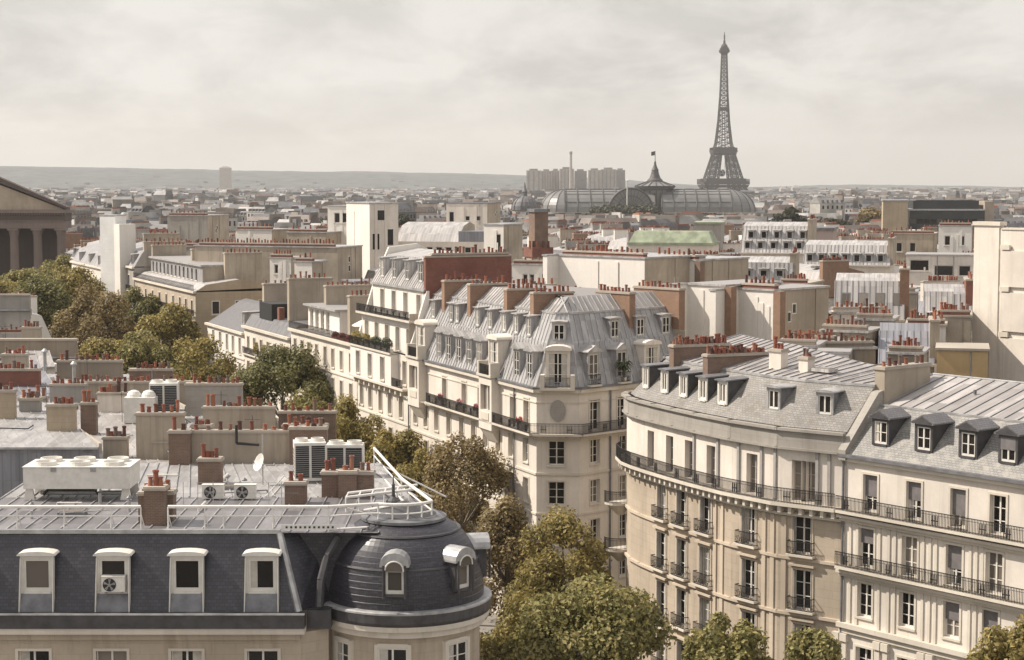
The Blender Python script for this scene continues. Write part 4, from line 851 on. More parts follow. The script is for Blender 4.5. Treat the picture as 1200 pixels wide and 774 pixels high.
# ================================================================ near slate-roofed house with the corner dome (bottom left)
def dome_house():
    YF = 100.0; zc = 19.0
    xl = at(-70, 728, YF).x; xr = at(352, 728, YF).x; A = V2(xl, YF); B = V2(xr, YF); L = (B - A).length; U = V2(1, 0)
    th = Thing('dome_house', 'slate mansard house with dark corner dome and white roof railing, nearest at lower left', 'house', (xl, YF, 0))
    dc = at(474, 728, 104.6); dc = V2(dc.x, dc.y); RD = 4.75
    keep([A, V2(dc.x + RD, YF), V2(dc.x + RD + 1, 126), V2(xl, 126)])
    wx = [-48, 40, 131, 219, 308]
    facade(th, A, B, 0, zc - .4, [dict(z=zc - 4.0, h=2.55, w=1.75, px=wx), dict(z=zc - 8, h=2.6, w=1.75, px=wx), dict(z=zc - 12, h=2.6, w=1.75, px=wx), dict(z=zc - 16, h=2.6, w=1.75, px=wx)], 'stone', rv=.25)
    rec = V2(dc.x - RD + .6, YF + 1.1)
    facade(th, B, rec, 0, zc - .4, [], 'stone')
    n = 20; ring = [dc + V2(math.cos(a) * (RD - .3), math.sin(a) * (RD - .3)) for a in [math.pi * (1.12 + .98 * i / n) for i in range(n + 1)]]
    for i, (p, q) in enumerate(zip(ring, ring[1:])):
        has = i in (3, 8, 9, 13, 14) and False
        facade(th, p, q, 0, zc - .4, [], 'stone')
    # rounded-corner windows are narrow facets of their own
    for aim, w in ((R(265), 1.7), (R(315), 1.5), (R(222), 1.2)):
        nrm = V2(math.cos(aim), math.sin(aim)); ux = V2(-nrm.y, nrm.x); p = dc + nrm * (RD - .28)
        for z in (zc - 3.6, zc - 7.6):
            sb = MB(); sb.box(p, ux, -w / 2 - .2, -w / 2, -.2, .16, z - .15, z + 2.5, 'trim'); sb.box(p, ux, w / 2, w / 2 + .2, -.2, .16, z - .15, z + 2.5, 'trim'); sb.box(p, ux, -w / 2, w / 2, -.2, .16, z + 2.3, z + 2.55, 'trim'); th.put('window_surround', sb)
            window(th.o, p + nrm * .1 + Z * z - th.loc, math.atan2(ux.y, ux.x), w, 2.3, 'half')
    iron = th.p('balcony_railing'); railing(iron, [dc + V2(math.cos(a) * (RD + .9), math.sin(a) * (RD + .9)) for a in [R(-60 + 8 * i) for i in range(9)]], zc - 4.4, 1.05, .12); 
    co = th.p('cornice')
    co.box(A, U, 0, L, .003, .25, zc - .75, zc - .35, 'stone'); co.box(A, U, 0, L + .3, -.2, .62, zc - .349, zc, 'trim'); co.box(A, U, 0, L + .3, -.3, .7, zc + .001, zc + .78, 'lead'); co.box(A, U, 0, L + .32, .62, .76, zc + .78, zc + .86, 'zinc_plain')
    co.box(A, U, L + .3, (rec - A).x + .2, -1.6, -.5, zc - .3, zc + .78, 'lead')
    k = 48; full = lambda r, z0, z1, m, r2=None: co.lathe(dc, [(r, z0), (r2 or r, z1)], m, k)
    co.lathe(dc, [(RD - .25, zc - .75), (RD + .05, zc - .7), (RD + .05, zc - .36), (RD + .3, zc - .3), (RD + .32, zc)], 'trim', k)
    co.lathe(dc, [(RD + .33, zc + .0), (RD + .42, zc + .2), (RD + .42, zc + .7), (RD + .3, zc + .82), (RD - .3, zc + .84)], 'lead', k)
    co.lathe(dc, [(RD + .44, zc + .70), (RD + .44, zc + .80), (RD + .30, zc + .86)], 'zinc_plain', k)
    # mansard
    zb, zt = zc + .75, zc + 5.0; rf = th.p('roof'); e = 1.75
    hipb, hipt = A + U * (L - .1), A + U * (L - 1.35) - N_(U) * e
    rf.face([A - N_(U) * .2 + Z * zb, hipb - N_(U) * .2 + Z * zb, hipt + Z * zt, A - N_(U) * e + Z * zt], 'slate')
    rf.face([hipb - N_(U) * .2 + Z * zb, rec + V2(0, 1.4) + Z * zb, rec + V2(-.2, 3.2) + Z * zt, hipt + Z * zt], 'slate')
    rf.tube(hipb - N_(U) * .2 + Z * zb, hipt + Z * zt, .2, 'zinc_plain', 6)
    rf.box(V2(0, YF + 2.6), V2(1, 0), rec.x - 2.0, dc.x, -7, 0, zb, zt - .05, 'slate')
    ridge = th.p('roof_edge'); ridge.box(A - N_(U) * e, U, 0, L - 1.3, -.25, .14, zt - .02, zt + .2, 'zinc_plain')
    for px in (-45, 44, 133, 219.5, 307):
        p = at(px, 710, YF + .45); ac = px == 133
        dormer(th.o, Vector((p.x, YF + .5, zb + 1.0)) - th.loc, 0, 1.95, 2.25, 2.0, 'low', 'frame', 'slate', 'frame', {44: 'mid', 133: 'dark', 219.5: 'dark', 307: 'half'}.get(px, 'dark'), bars=False)
        ap = MB(); ap.hexa([Vector((p.x - .95, YF + .12, zb)), Vector((p.x + .95, YF + .12, zb)), Vector((p.x + .95, YF + .5, zb)), Vector((p.x - .95, YF + .5, zb))], [Vector((p.x - .95, YF + .42, zb + 1.0)), Vector((p.x + .95, YF + .42, zb + 1.0)), Vector((p.x + .95, YF + .6, zb + 1.0)), Vector((p.x - .95, YF + .6, zb + 1.0))], 'zinc_grey')
        for dx in (-.98, .94): ap.hexa([Vector((p.x + dx, YF + .02, zb)), Vector((p.x + dx + .05, YF + .02, zb)), Vector((p.x + dx + .05, YF + .4, zb)), Vector((p.x + dx, YF + .4, zb))], [Vector((p.x + dx * .95, YF + .36, zb + 3.05)), Vector((p.x + dx * .95 + .05, YF + .36, zb + 3.05)), Vector((p.x + dx * .95 + .05, YF + .8, zb + 3.05)), Vector((p.x + dx * .95, YF + .8, zb + 3.05))], 'frame')
        th.put('dormer_apron', ap)
    rl_ = MB(); rl_.path([at(396, 630, 102.2), at(383, 652, 101.6), at(376, 680, 101.0), at(374, 712, 100.5)], .22, 'lead', 6); th.put('valley_roll', rl_)
    # the dome: slate courses stepped like scales, lead bands
    dm = th.p('dome'); prof = []
    for i in range(17):
        t = i / 16 * 1.36; r = 1.45 + (RD - .05 - 1.45) * math.cos(t) ** .92; z = zc + .84 + 4.6 * math.sin(t)
        prof += [(r + .04, z), (r, z + .03)]
    dm.lathe(dc, prof, 'slate', 72)
    db = th.p('dome_band'); zt2 = prof[-1][1]
    for i in (6, 12):
        r, z = prof[2 * i]; db.lathe(dc, [(r + .02, z - .04), (r + .1, z), (r + .06, z + .08), (r - .1, z + .1)], 'lead', 72)
    r0 = prof[-1][0]
    db.lathe(dc, [(r0 + .02, zt2 - .1), (r0 + .3, zt2 - .02), (r0 + .3, zt2 + .14), (r0 - .1, zt2 + .22), (r0 - .3, zt2 + .25)], 'zinc_grey', 48)
    db.lathe(dc, [(r0 - .3, zt2 + .25), (.25, zt2 + .95), (.1, zt2 + 1.0)], 'lead', 40)
    for aim, w in ((R(267), 1.25), (R(318), 1.2), (R(12), 1.2)):
        nrm = V2(math.cos(aim), math.sin(aim)); ux = V2(-nrm.y, nrm.x); p = dc + nrm * (RD - .02)
        dormer(th.o, p + nrm * .1 + Z * (zc + 1.75) - th.loc, math.atan2(ux.y, ux.x), w + .2, 1.7, 2.4, 'arch', 'lead', 'lead', 'zinc_plain', 'mid', bars=False)
    # roof behind: low zinc slopes
    q = lambda x, y, z: Vector((x, y, z))
    xe = dc.x + 2.2
    rf.face([q(xl, YF + e, zt), q(xe - 3.5, YF + e, zt), q(xe, 108, zt), q(xe - 2.2, 113, zt + .08), q(xl, 113, zt + .08)], 'zinc_sheet_dark'); rf.face([q(xl, 113, zt + .08), q(xe - 2.2, 113, zt + .08), q(-9.4, 126, zt + .25), q(xl, 126, zt + .25)], 'zinc_sheet')
    sm = th.p('roof'); seams(sm, (q(xl, YF + e, 0), q(xe - 3.5, YF + e, 0)), (q(xl, 113, 0), q(xe - 3.5, 113, 0)), zt, zt + .08, 1.0, 'zinc_plain', .06, .07); seams(sm, (q(xl, 113, 0), q(xe, 113, 0)), (q(xl, 126, 0), q(-9.6, 126, 0)), zt + .08, zt + .25, .9, 'zinc_plain', .07, .08)
    w = th.p('wall'); w.face([q(xe, 108, 0), q(xe - 2.2, 113, 0), q(xe - 2.2, 113, zt + .08), q(xe, 108, zt)], 'stone'); w.face([q(xe - 2.2, 113, 0), q(-9.4, 126, 0), q(-9.4, 126, zt + .25), q(xe - 2.2, 113, zt + .08)], 'stone'); w.face([q(xl, 126, 0), q(-9.4, 126, 0), q(-9.4, 126, zt + .25), q(xl, 126, zt + .25)], 'beige')
    # white railing along the roof edge and round the dome
    rl = th.p('roof_railing'); zr = zt + .15; yr = YF + e + .3
    def rail_run(pts, curved=False):
        rl = MB()
        for h, r in ((1.32, .1), (.78, .05)): rl.path([p + Z * (zr + h) for p in pts], r, 'rail_white', 6)
        for p in (pts if not curved else pts[::4]):
            rl.tube(p + Z * zr, p + Z * (zr + 1.3), .045, 'rail_white', 6); rl.tube(p + V2(0, .9) + Z * zr, p + Z * (zr + .95), .035, 'rail_white', 5)
        th.put('roof_railing', rl)
    X = lambda px: at(px, 605, yr).x
    rail_run([V2(X(px), yr) for px in (-60, -20, 20, 75, 130, 165)]); rail_run([V2(X(px), yr) for px in (197, 240, 262, 320, 385)])
    arc = [dc + V2(-.25, .2) + V2(math.cos(a) * 2.15, math.sin(a) * 2.15) for a in [R(238 + 8 * i) for i in range(18)]]
    run = [V2(X(385), yr)] + arc[:13] + [V2(dc.x - .6, 112), V2(-9.7, 125)]
    for h, r in ((1.32, .1), (.78, .05), (-.02, .07)): rl.path([p + Z * (zr + h) for p in run], r, 'rail_white', 6)
    for p in run[1::3] + run[-2:]: rl.tube(p + Z * (zr - .1), p + Z * (zr + 1.3), .05, 'rail_white', 6)
    rl.tube(V2(X(400), yr + .2) + Z * (zr + 1.3), V2(X(448), yr + 3) + Z * zr, .06, 'rail_white', 5); rl.tube(V2(X(420), yr + 4) + Z * (zr + .4), V2(X(470), yr + 1) + Z * (zr + 1.3), .06, 'rail_white', 5)
    ga = th.p('gantry'); gx = X(425)
    for x0, x1, y0, y1 in ((X(395), X(478), 107.5, 110.5), (X(395), X(478), 109, 112)): ga.tube((x0, y0, zr + .9), (x1, y1, zr + .9), .09, 'rail_white', 6)
    for i in range(6): ga.tube((X(395 + 15 * i), 107.5 + .55 * i, zr + .9), (X(395 + 15 * i), 109 + .55 * i, zr + .9), .05, 'rail_white', 5); ga.tube((X(395 + 15 * i), 107.5 + .55 * i, zr), (X(395 + 15 * i), 107.5 + .55 * i, zr + .9), .05, 'rail_white', 5)
    wk = th.p('walkway_edge'); wk.box(V2(X(330), yr - .15), U, 0, X(395) - X(330), -.05, .05, zr + .02, zr + .3, 'rail_white')
    for i in range(11): wk.box(V2(X(335 + i * 5.4), yr - .15), U, 0, .12, .051, .06, zr + .1, zr + .22, 'black')
    th.done()
    # stacks on the roof
    def stack(px, y0, Y, w, ztop, pots, m='brick_brown', d=1.0): p = at(px, y0, Y); chimney(th, V2(p.x, p.y), 0, w, d, zt - .2, ztop, pots, m, 'cap')
    stack(183, 600, 104.4, 1.2, 26.3, 3); stack(171, 600, 105.0, .7, 25.9, 1); stack(198, 600, 105.3, .7, 25.9, 1)
    stack(347, 590, 111, 1.3, 25.5, 2); stack(388, 585, 113.5, 1.1, 25.75, 2); stack(408, 585, 113.1, 1.15, 25.85, 2); stack(428, 585, 113.5, 1.1, 25.75, 2); stack(247, 570, 118, 1.5, 25.9, 4)
    stack(290, 575, 126.3, 9.8, 26.6, 12, 'beige', .6); stack(212, 575, 125.6, 1.5, 26.7, 2, 'brick_brown', .8); stack(362, 575, 125.6, 2.6, 26.95, 5, 'brick_brown', .7)
    pp = th.p('duct'); a = at(277, 505, 125.4); pp.path([a + Z * .4, a - Z * .9, a - Z * 1.0 + V2(1.6, 0)], .1, 'black', 6)
    rr = random.Random(4)
    for i in range(9):
        s_ = MB(); x = rr.uniform(X(-20), X(270)); y = rr.uniform(104.5, 122); a_ = rr.choice((0, 0, 1.57, .4)); ln = rr.uniform(1.2, 5); d_ = V2(math.cos(a_), math.sin(a_))
        s_.path([V2(x, y) + Z * (zt + .1), V2(x, y) + Z * (zt + .3), V2(x, y) + d_ * ln + Z * (zt + .3), V2(x, y) + d_ * ln + Z * (zt + .1)], rr.uniform(.03, .08), rr.choice(('steel', 'black', 'ac_white', 'zinc_dark')), 6); th.put('pipe_run', s_)
    for i in range(5):
        s_ = MB(); x = rr.uniform(X(-20), X(330)); y = rr.uniform(105, 121); s_.tube((x, y, zt - .1), (x, y, zt + rr.uniform(.4, .9)), .1, 'steel', 8); s_.lathe(Vector((x, y, zt + .85)), [(.18, 0), (.18, .06), (.04, .2)], 'zinc_dark', 10); th.put('vent_pipe', s_)
    for x, y, w_ in ((X(60), 107, 1.6), (X(226), 116, 1.2), (X(310), 121, 1.4)):
        s_ = MB(); s_.cbox(Vector((x, y, zt)), w_, 1.0, .3, 'zinc_grey'); s_.cbox(Vector((x, y, zt + .3)), w_ - .2, .8, .04, 'glass_mid'); th.put('skylight', s_)
    s_ = MB()
    for dx in (0, .4): s_.tube((X(280) + dx, 113, zt + .15), (X(284) + dx, 121, zt + .2), .035, 'rail_white', 5)
    for i in range(18): s_.tube((X(280) + (X(284) - X(280)) * i / 18, 113 + i * .44, zt + .16), (X(280) + (X(284) - X(280)) * i / 18 + .4, 113 + i * .44, zt + .16), .025, 'rail_white', 5)
    th.put('roof_ladder', s_)
    g = th.p('guard_wire')
    for x in (200, 215, 232, 250, 315, 330): p = at(x, 590, 110.5); g.tube((p.x, p.y, zt), (p.x, p.y, zt + 1.5), .025, 'steel', 5)
    for h in (.8, 1.45): g.tube((X(200), 110.5, zt + h), (X(330), 110.5, zt + h), .015, 'steel', 4)
    th.done(); return zt, yr
ZT, YR = dome_house()

def fan_unit(name, label, c, w, h, d, fans, group=None, ang=0, m='ac_white'):
    t = Thing(name, label, 'air conditioner', c, group); U = V2(math.cos(ang), math.sin(ang)); N = N_(U)
    b = t.p('casing'); b.box(c, U, -w / 2, w / 2, -d / 2, d / 2, c.z + .1, c.z + h, m); b.box(c, U, -w / 2 - .02, w / 2 + .02, -d / 2 - .02, d / 2 + .02, c.z + h, c.z + h + .04, m)
    for x in (-w * .38, w * .38 - .1): t.p('foot').box(c, U, x, x + .1, -d / 2, d / 2, c.z, c.z + .1, 'ac_grey')
    for f in fans:
        fc = c + U * (f * w) + N * (d / 2 + .005) + Z * (h * .53); r = min(h * .4, w * .4 / len(fans) * 1.15); pr = [(math.cos(i * .3307), math.sin(i * .3307)) for i in range(19)]
        fb = MB(); fb.hexa([fc + U * (x * r) + Z * (y * r) for x, y in pr], [fc + N * .02 + U * (x * r) + Z * (y * r) for x, y in pr], 'black')
        for i in range(5):
            a = i * 1.2566; fb.face([fc + N * .03, fc + N * .03 + U * (math.cos(a) * r * .9) + Z * (math.sin(a) * r * .9), fc + N * .03 + U * (math.cos(a + .5) * r * .9) + Z * (math.sin(a + .5) * r * .9)], 'ac_grey')
        fb.hexa([fc + N * .031 + U * (x * r * .25) + Z * (y * r * .25) for x, y in pr], [fc + N * .05 + U * (x * r * .25) + Z * (y * r * .25) for x, y in pr], 'ac_grey')
        t.put('fan', fb)
    t.done()
def louvre_unit(name, label, c, w, h, d, bays, ang=0, round_top=False, fans=2):
    t = Thing(name, label, 'air conditioner', c); U = V2(math.cos(ang), math.sin(ang)); N = N_(U)
    b = t.p('casing'); b.box(c, U, -w / 2, w / 2, -d / 2, d / 2, c.z + .15, c.z + h, 'ac_white'); t.p('base').box(c, U, -w / 2 + .1, w / 2 - .1, -d / 2 + .1, d / 2 - .1, c.z, c.z + .15, 'ac_grey')
    for i in range(bays):
        x0 = -w / 2 + w * i / bays + .08; x1 = -w / 2 + w * (i + 1) / bays - .08; lb = MB(); lb.box(c, U, x0, x1, d / 2 + .003, d / 2 + .02, c.z + .35, c.z + h - .2, 'black')
        for j in range(int((h - .55) / .14)): lb.box(c, U, x0, x1, d / 2 + .02, d / 2 + .05, c.z + .4 + j * .14, c.z + .43 + j * .14, 'ac_grey')
        t.put('louvre', lb)
    sl_ = MB()
    for j in range(int((h - .6) / .24)):
        for kx in range(4): sl_.box(c - U * (w / 2 + .002), N, -d / 2 + .15 + kx * (d - .3) / 4, -d / 2 + .15 + (kx + .62) * (d - .3) / 4, 0, .01, c.z + .4 + j * .24, c.z + .52 + j * .24, 'black')
    t.put('side_grille', sl_)
    for i in range(fans):
        fb = MB(); x = -w / 2 + w * (i + .5) / fans; fb.lathe(c + U * x + Z * h, [(w / fans * .42, 0), (w / fans * .40, .22), (w / fans * .36, .22), (w / fans * .34, .05), (.05, .05)], 'ac_white', 20); fb.lathe(c + U * x + Z * (h + .06), [(w / fans * .33, 0), (.02, .01)], 'ac_grey', 16)
        t.put('fan', fb)
    t.done()
# chiller with its fan shrouds
c = at(97, 583, 113.4); c.z = ZT + .08
t = Thing('chiller', 'long white rooftop chiller with six round fan shrouds, on legs behind the railing', 'air conditioner', c)
b = t.p('casing'); w = 6.7; b.cbox(c + Z * .75, w, 3.2, 1.35, 'ac_white'); b.cbox(c + Z * 2.1, w + .1, 3.3, .06, 'ac_white')
for x in (-w / 2 + .3, w / 2 - .3):
    for y in (-1.3, 1.3): lg = MB(); lg.hexa([c + V2(x - .35, y - .1), c + V2(x + .35, y - .1), c + V2(x + .35, y + .1), c + V2(x - .35, y + .1)], [c + V2(x - .2, y - .1) + Z * .75, c + V2(x + .2, y - .1) + Z * .75, c + V2(x + .2, y + .1) + Z * .75, c + V2(x - .2, y + .1) + Z * .75], 'ac_white'); t.put('leg', lg)
pb = t.p('pipe'); pb.path([c + V2(-2.3, -.8) + Z * .25, c + V2(-2.0, -.8) + Z * .6, c + V2(1, -.8) + Z * .6, c + V2(1.2, -.8) + Z * .25], .09, 'black', 6); pb.path([c + V2(-2.6, -.3) + Z * .3, c + V2(2.6, -.3) + Z * .3], .14, 'steel', 6)
for i in range(3):
    for y in (-.75, .75): fb = MB(); fc = c + V2((i - 1) * 2.15, y) + Z * 2.16; fb.lathe(fc, [(.72, 0), (.68, .24), (.6, .24), (.58, .06), (.1, .08)], 'ac_white', 22); t.put('fan_shroud', fb)
for x in (-1.6, .9): b.box(c, V2(1, 0), x, x + .35, 1.6, 1.66, c.z + 1.85, c.z + 2.12, 'ac_grey')
t.done()
for px, lab in ((250, 'small white air conditioner with one fan, left of the pair behind the railing'), (287.5, 'small white air conditioner with one fan, right of the pair behind the railing')):
    p = at(px, 583, 112.3); p.z = ZT + .07; fan_unit('air_conditioner', lab, p, 1.35, .95, .5, (-.12,), 'paired small rooftop air conditioners')
p = at(132.5, 699, 100.0); p.y = 100.3; p.z = 20.85; fan_unit('window_air_conditioner', 'white air conditioner hung under a slate roof dormer window', p, 1.3, .95, .5, (-.16,))
p = at(363, 565, 119); p.z = ZT + .14; louvre_unit('louvre_cooler', 'tall white cooling unit with black louvres and gridded side, beside brick stacks', p, 2.1, 2.7, 1.8, 2, R(10))
p = at(405, 560, 121); p.z = ZT + .17; louvre_unit('twin_cooler', 'twin white cooling unit behind the three brick stacks', p, 2.5, 2.2, 1.3, 2)
p = at(308, 555, 117.5); p.z = ZT + .12; t = Thing('satellite_dish', 'white satellite dish on a thin mast above the zinc roof', 'satellite dish', p)
t.p('mast').tube(p, p + Z * 3.4, .04, 'steel', 6); db = t.p('dish'); dcn = p + V2(-.1, -.15) + Z * 1.5; ax = Vector((-.75, -.5, .35)).normalized(); ux = ax.cross(Z).normalized(); uy = ux.cross(ax)
rings = [[dcn + ax * (.18 * r * r) + (ux * math.cos(a * .5236) + uy * math.sin(a * .5236)) * .62 * r for a in range(12)] for r in (.05, .5, 1)]
for r0, r1 in zip(rings, rings[1:]):
    for i in range(12): db.face([r0[i], r0[(i + 1) % 12], r1[(i + 1) % 12], r1[i]], 'ac_white')
t.p('feed_arm').path([dcn - uy * .5, dcn + ax * .6], .02, 'steel', 4); t.done()
p = at(461, 582, 109); p.z = ZT; t = Thing('roof_vent', 'dark round roof vent with a spike beside the white railing', 'vent', p); t.p('cowl').lathe(p, [(.25, 0), (.25, .35), (.5, .4), (.42, .62), (.12, .85), (.1, 1.1)], 'lead', 14); t.p('spike').lathe(p + Z * 1.1, [(.1, 0), (.1, .5), (.05, .6), (.03, 1.1)], 'lead', 10); t.done()

# ---------------------------------------------------------------- roofs between the dome house and the boulevard
def roof_house(label, pxl, pxr, yf, yb, zf, zb, roof='zinc_sheet', wall='beige', slabs=(), gable=False, step=.8, zr=0):
    xl, xr = (pxl - 600) / F * yf, (pxr - 600) / F * yf; A = V2(xl, yf); B = V2(xr, yf); D = SU * ((yb - yf) / SU.y)
    th = Thing('zinc_roofed_house', label, 'house', A, 'zinc roofed houses at the left'); P = [A, B, B + D, A + D]; keep(P)
    w = th.p('wall'); w.prism(P, 0, min(zf, zb) - .02, wall); ym = D * .5
    rf = th.p('roof'); sm = th.p('roof'); o = V2(0, -.2)
    if gable:
        rf.face([A + o + Z * zf, B + o + Z * zf, B + ym + Z * zr, A + ym + Z * zr], roof); rf.face([A + ym + Z * zr, B + ym + Z * zr, B + D + Z * zb, A + D + Z * zb], roof); seams(sm, (A + o, B + o), (A + ym, B + ym), zf, zr, step, 'zinc_plain', .06, .07)
        for p in (A, B): w.face([p + Z * (min(zf, zb) - .02), p + D + Z * (min(zf, zb) - .02), p + D + Z * zb, p + ym + Z * (zr - .02), p + Z * zf], wall)
    else:
        rf.face([A + o + Z * zf, B + o + Z * zf, B + D + Z * zb, A + D + Z * zb], roof); seams(sm, (A + o, B + o), (A + D, B + D), zf, zb, step, 'zinc_plain', .06, .07)
        m_ = min(zf, zb) - .02
        for p in (A, B): w.face([p + Z * m_, p + D + Z * m_, p + D + Z * zb, p + Z * zf], wall)
        w.face([A + D + Z * m_, B + D + Z * m_, B + D + Z * zb, A + D + Z * zb], wall)
    rf.box(A, V2(1, 0), 0, (B - A).length, .2, .32, zf - .1, zf + .06, 'zinc_plain')
    rc = random.Random(len(label) * 7 + int(yf))
    zat = lambda f: zf + (zb - zf) * f if not gable else zf
    L = (B - A).length
    def spot(u, f): return A + V2(L * u, 0) + D * f + Z * zat(f)
    for i in range(int(L / 1.5)):
        p = spot(rc.uniform(.05, .95), rc.uniform(.1, .95)); kind = rc.random()
        if kind < .3:
            s = MB(); h = rc.uniform(.7, 1.6); s.tube(p - Z * .2, p + Z * h, .09, 'steel', 8); s.lathe(p + Z * h, [(.17, 0), (.17, .06), (.05, .22)], 'zinc_dark', 10); th.put('vent_pipe', s)
        elif kind < .5:
            s = MB(); s.cbox(p - Z * .1, rc.uniform(.8, 1.3), 1.0, .32, 'zinc_grey'); s.cbox(p + Z * .22, .7, .8, .04, 'glass_mid'); th.put('skylight', s)
        elif kind < .68:
            s = MB(); s.tube(p - Z * .2, p + Z * 2.6, .022, 'iron', 5)
            for j in range(5): s.tube(p + Z * (2.3 - j * .02) + V2(-.5 + j * .22, -.28 + j * .03), p + Z * (2.3 - j * .02) + V2(-.5 + j * .22, .28 - j * .03), .012, 'iron', 4)
            s.tube(p + Z * 2.28 + V2(-.6, 0), p + Z * 2.28 + V2(.55, 0), .015, 'iron', 4); th.put('aerial', s)
        elif kind < .85:
            s = MB(); w_ = rc.uniform(.8, 1.8); h = rc.uniform(.6, 1.3); s.cbox(p - Z * .3, w_, .7, h + .3, rc.choice(('beige', 'cream', 'brick_brown', 'dirty'))); s.cbox(p + Z * h, w_ + .15, .85, .1, 'cap')
            for j in range(rc.randint(1, 3)): s.lathe(p + Z * (h + .1) + V2((j - 1) * .35, 0), [(.14, 0), (.11, .4), (.14, .45)], 'pot', 8)
            th.put('chimney_stump', s)
        else:
            s = MB(); q_ = p + V2(rc.uniform(1, 3), rc.uniform(-.5, .5)); s.path([p + Z * .12, q_ + Z * .12, q_ + V2(0, 1.5) + Z * .2], .05, rc.choice(('steel', 'black', 'ac_white')), 5); th.put('pipe_run', s)
    w.box(B, D.normalized(), 0, D.length, -.02, .2, min(zf, zb) - .5, min(zf, zb) + .3, 'cap' if not gable else wall)
    th.done()
    for px0, px1, Y, z1, pots, m in slabs:
        x0, x1 = (px0 - 600) / F * Y, (px1 - 600) / F * Y; chimney(th, V2((x0 + x1) / 2, Y), 0, x1 - x0, .75, zf - 1.2, z1, pots, m, 'cap', True)
    return th
roof_house('zinc roof with tan six pot chimney, bluish front wall, behind the white chiller', -70, 112, 128.5, 147, 25.0, 26.0, 'zinc_sheet', 'zinc_blue', ((52, 85, 135, 27.4, 6, 'tan'), (20, 44, 143, 26.9, 4, 'dirty'), (92, 110, 141, 26.8, 3, 'brick_brown'), (-8, 14, 140, 27.9, 3, 'tan')))
roof_house('zinc roof carrying two white cooling units and a beige wall of pots', 113, 222, 129, 150, 23.2, 25.0, 'zinc_sheet_pale', 'beige', ((157, 213, 133, 27.0, 6, 'beige'), (118, 146, 133, 25.2, 5, 'beige'), (112, 148, 149.5, 26.6, 9, 'cream')))
roof_house('zinc roof with long pot wall close behind the brick ended wall', 214, 398, 127.2, 149, 24.0, 24.6, 'zinc_sheet_pale', 'beige', ((236, 320, 140, 26.6, 13, 'beige'), (330, 382, 134, 26.0, 6, 'beige'), (222, 246, 133, 26.1, 3, 'brick_brown'), (325, 392, 145, 25.6, 7, 'brick_brown')))
roof_house('zinc roof behind the tan six pot chimney, with bluish slope', -70, 96, 149, 172, 23.5, 27.0, 'zinc_blue', 'beige', ((-6, 44, 163, 27.2, 9, 'brick_red'), (56, 98, 156, 26.6, 8, 'dirty'), (20, 52, 152.5, 25.9, 5, 'beige'), (0, 30, 169, 28.0, 5, 'beige')))
roof_house('small zinc gable roof beside thin metal flues', 10, 62, 176, 182.5, 26.0, 26.0, 'zinc_sheet_pale', 'white_wall', (), True, .7, 27.3)
roof_house('zinc roof with two rows of red pots on walls, left of cooling units', 97, 214, 152, 174, 24.8, 25.5, 'zinc_sheet', 'dirty', ((92, 230, 158, 26.6, 20, 'beige'), (150, 200, 165, 27.0, 9, 'brick_brown'), (65, 141, 171, 27.2, 12, 'brown')))
roof_house('low zinc roof behind a grey pot wall, right of the cooling units', 216, 292, 151, 164, 24.0, 25.0, 'zinc_sheet', 'beige', ((216, 282, 152, 27.1, 11, 'grey_stone'),))
roof_house('house with long brown blank wall in front of the boulevard trees', -70, 88, 184, 204, 26.2, 26.0, 'zinc_sheet', 'brown', ((-60, 88, 184.4, 28.1, 0, 'brown'), (24, 46, 196, 28.4, 5, 'beige')))
roof_house('house with stained grey concrete wall at the left edge of the trees', -80, 34, 228, 248, 28.0, 27.8, 'zinc_sheet', 'dirty', ((-60, 34, 228.4, 30.0, 0, 'dirty'), (-10, 28, 212, 26.5, 6, 'brick_red')))
p = at(166, 487, 145.5); p.z = 24.6
t = Thing('cooling_tank', 'white cooling unit with two domed fan covers beside the louvred unit', 'air conditioner', p); t.p('casing').cbox(p, 2.5, 1.8, 2.1, 'ac_white')
for x in (-.6, .6): fb = MB(); fb.lathe(p + V2(x, 0) + Z * 2.1, [(.6, 0), (.56, .2), (.4, .42), (.15, .52)], 'ac_white', 16); t.put('fan_cover', fb)
t.p('foot').cbox(p - Z * .15, 2.3, 1.6, .15, 'ac_grey'); t.done()
p = at(193, 477, 147); p.z = 24.7; louvre_unit('louvre_cooler', 'square white cooling unit with two black louvre panels above the pot walls', p, 2.3, 3.0, 1.9, 2, R(6))
for px, Y, z0, z1, lab in ((50, 168, 26, 28.2, 'thin grey metal flue left of the small zinc gable'), (84, 160, 25, 27.8, 'thin grey metal flue before the two rows of red pots')):
    p = V2((px - 600) / F * Y, Y) + Z * z0; t = Thing('metal_flue', lab, 'flue', p); t.p('pipe').tube(p, p + Z * (z1 - z0), .16, 'steel', 10); t.p('cowl').lathe(p + Z * (z1 - z0), [(.3, 0), (.3, .12), (.1, .35)], 'steel', 12); t.done()

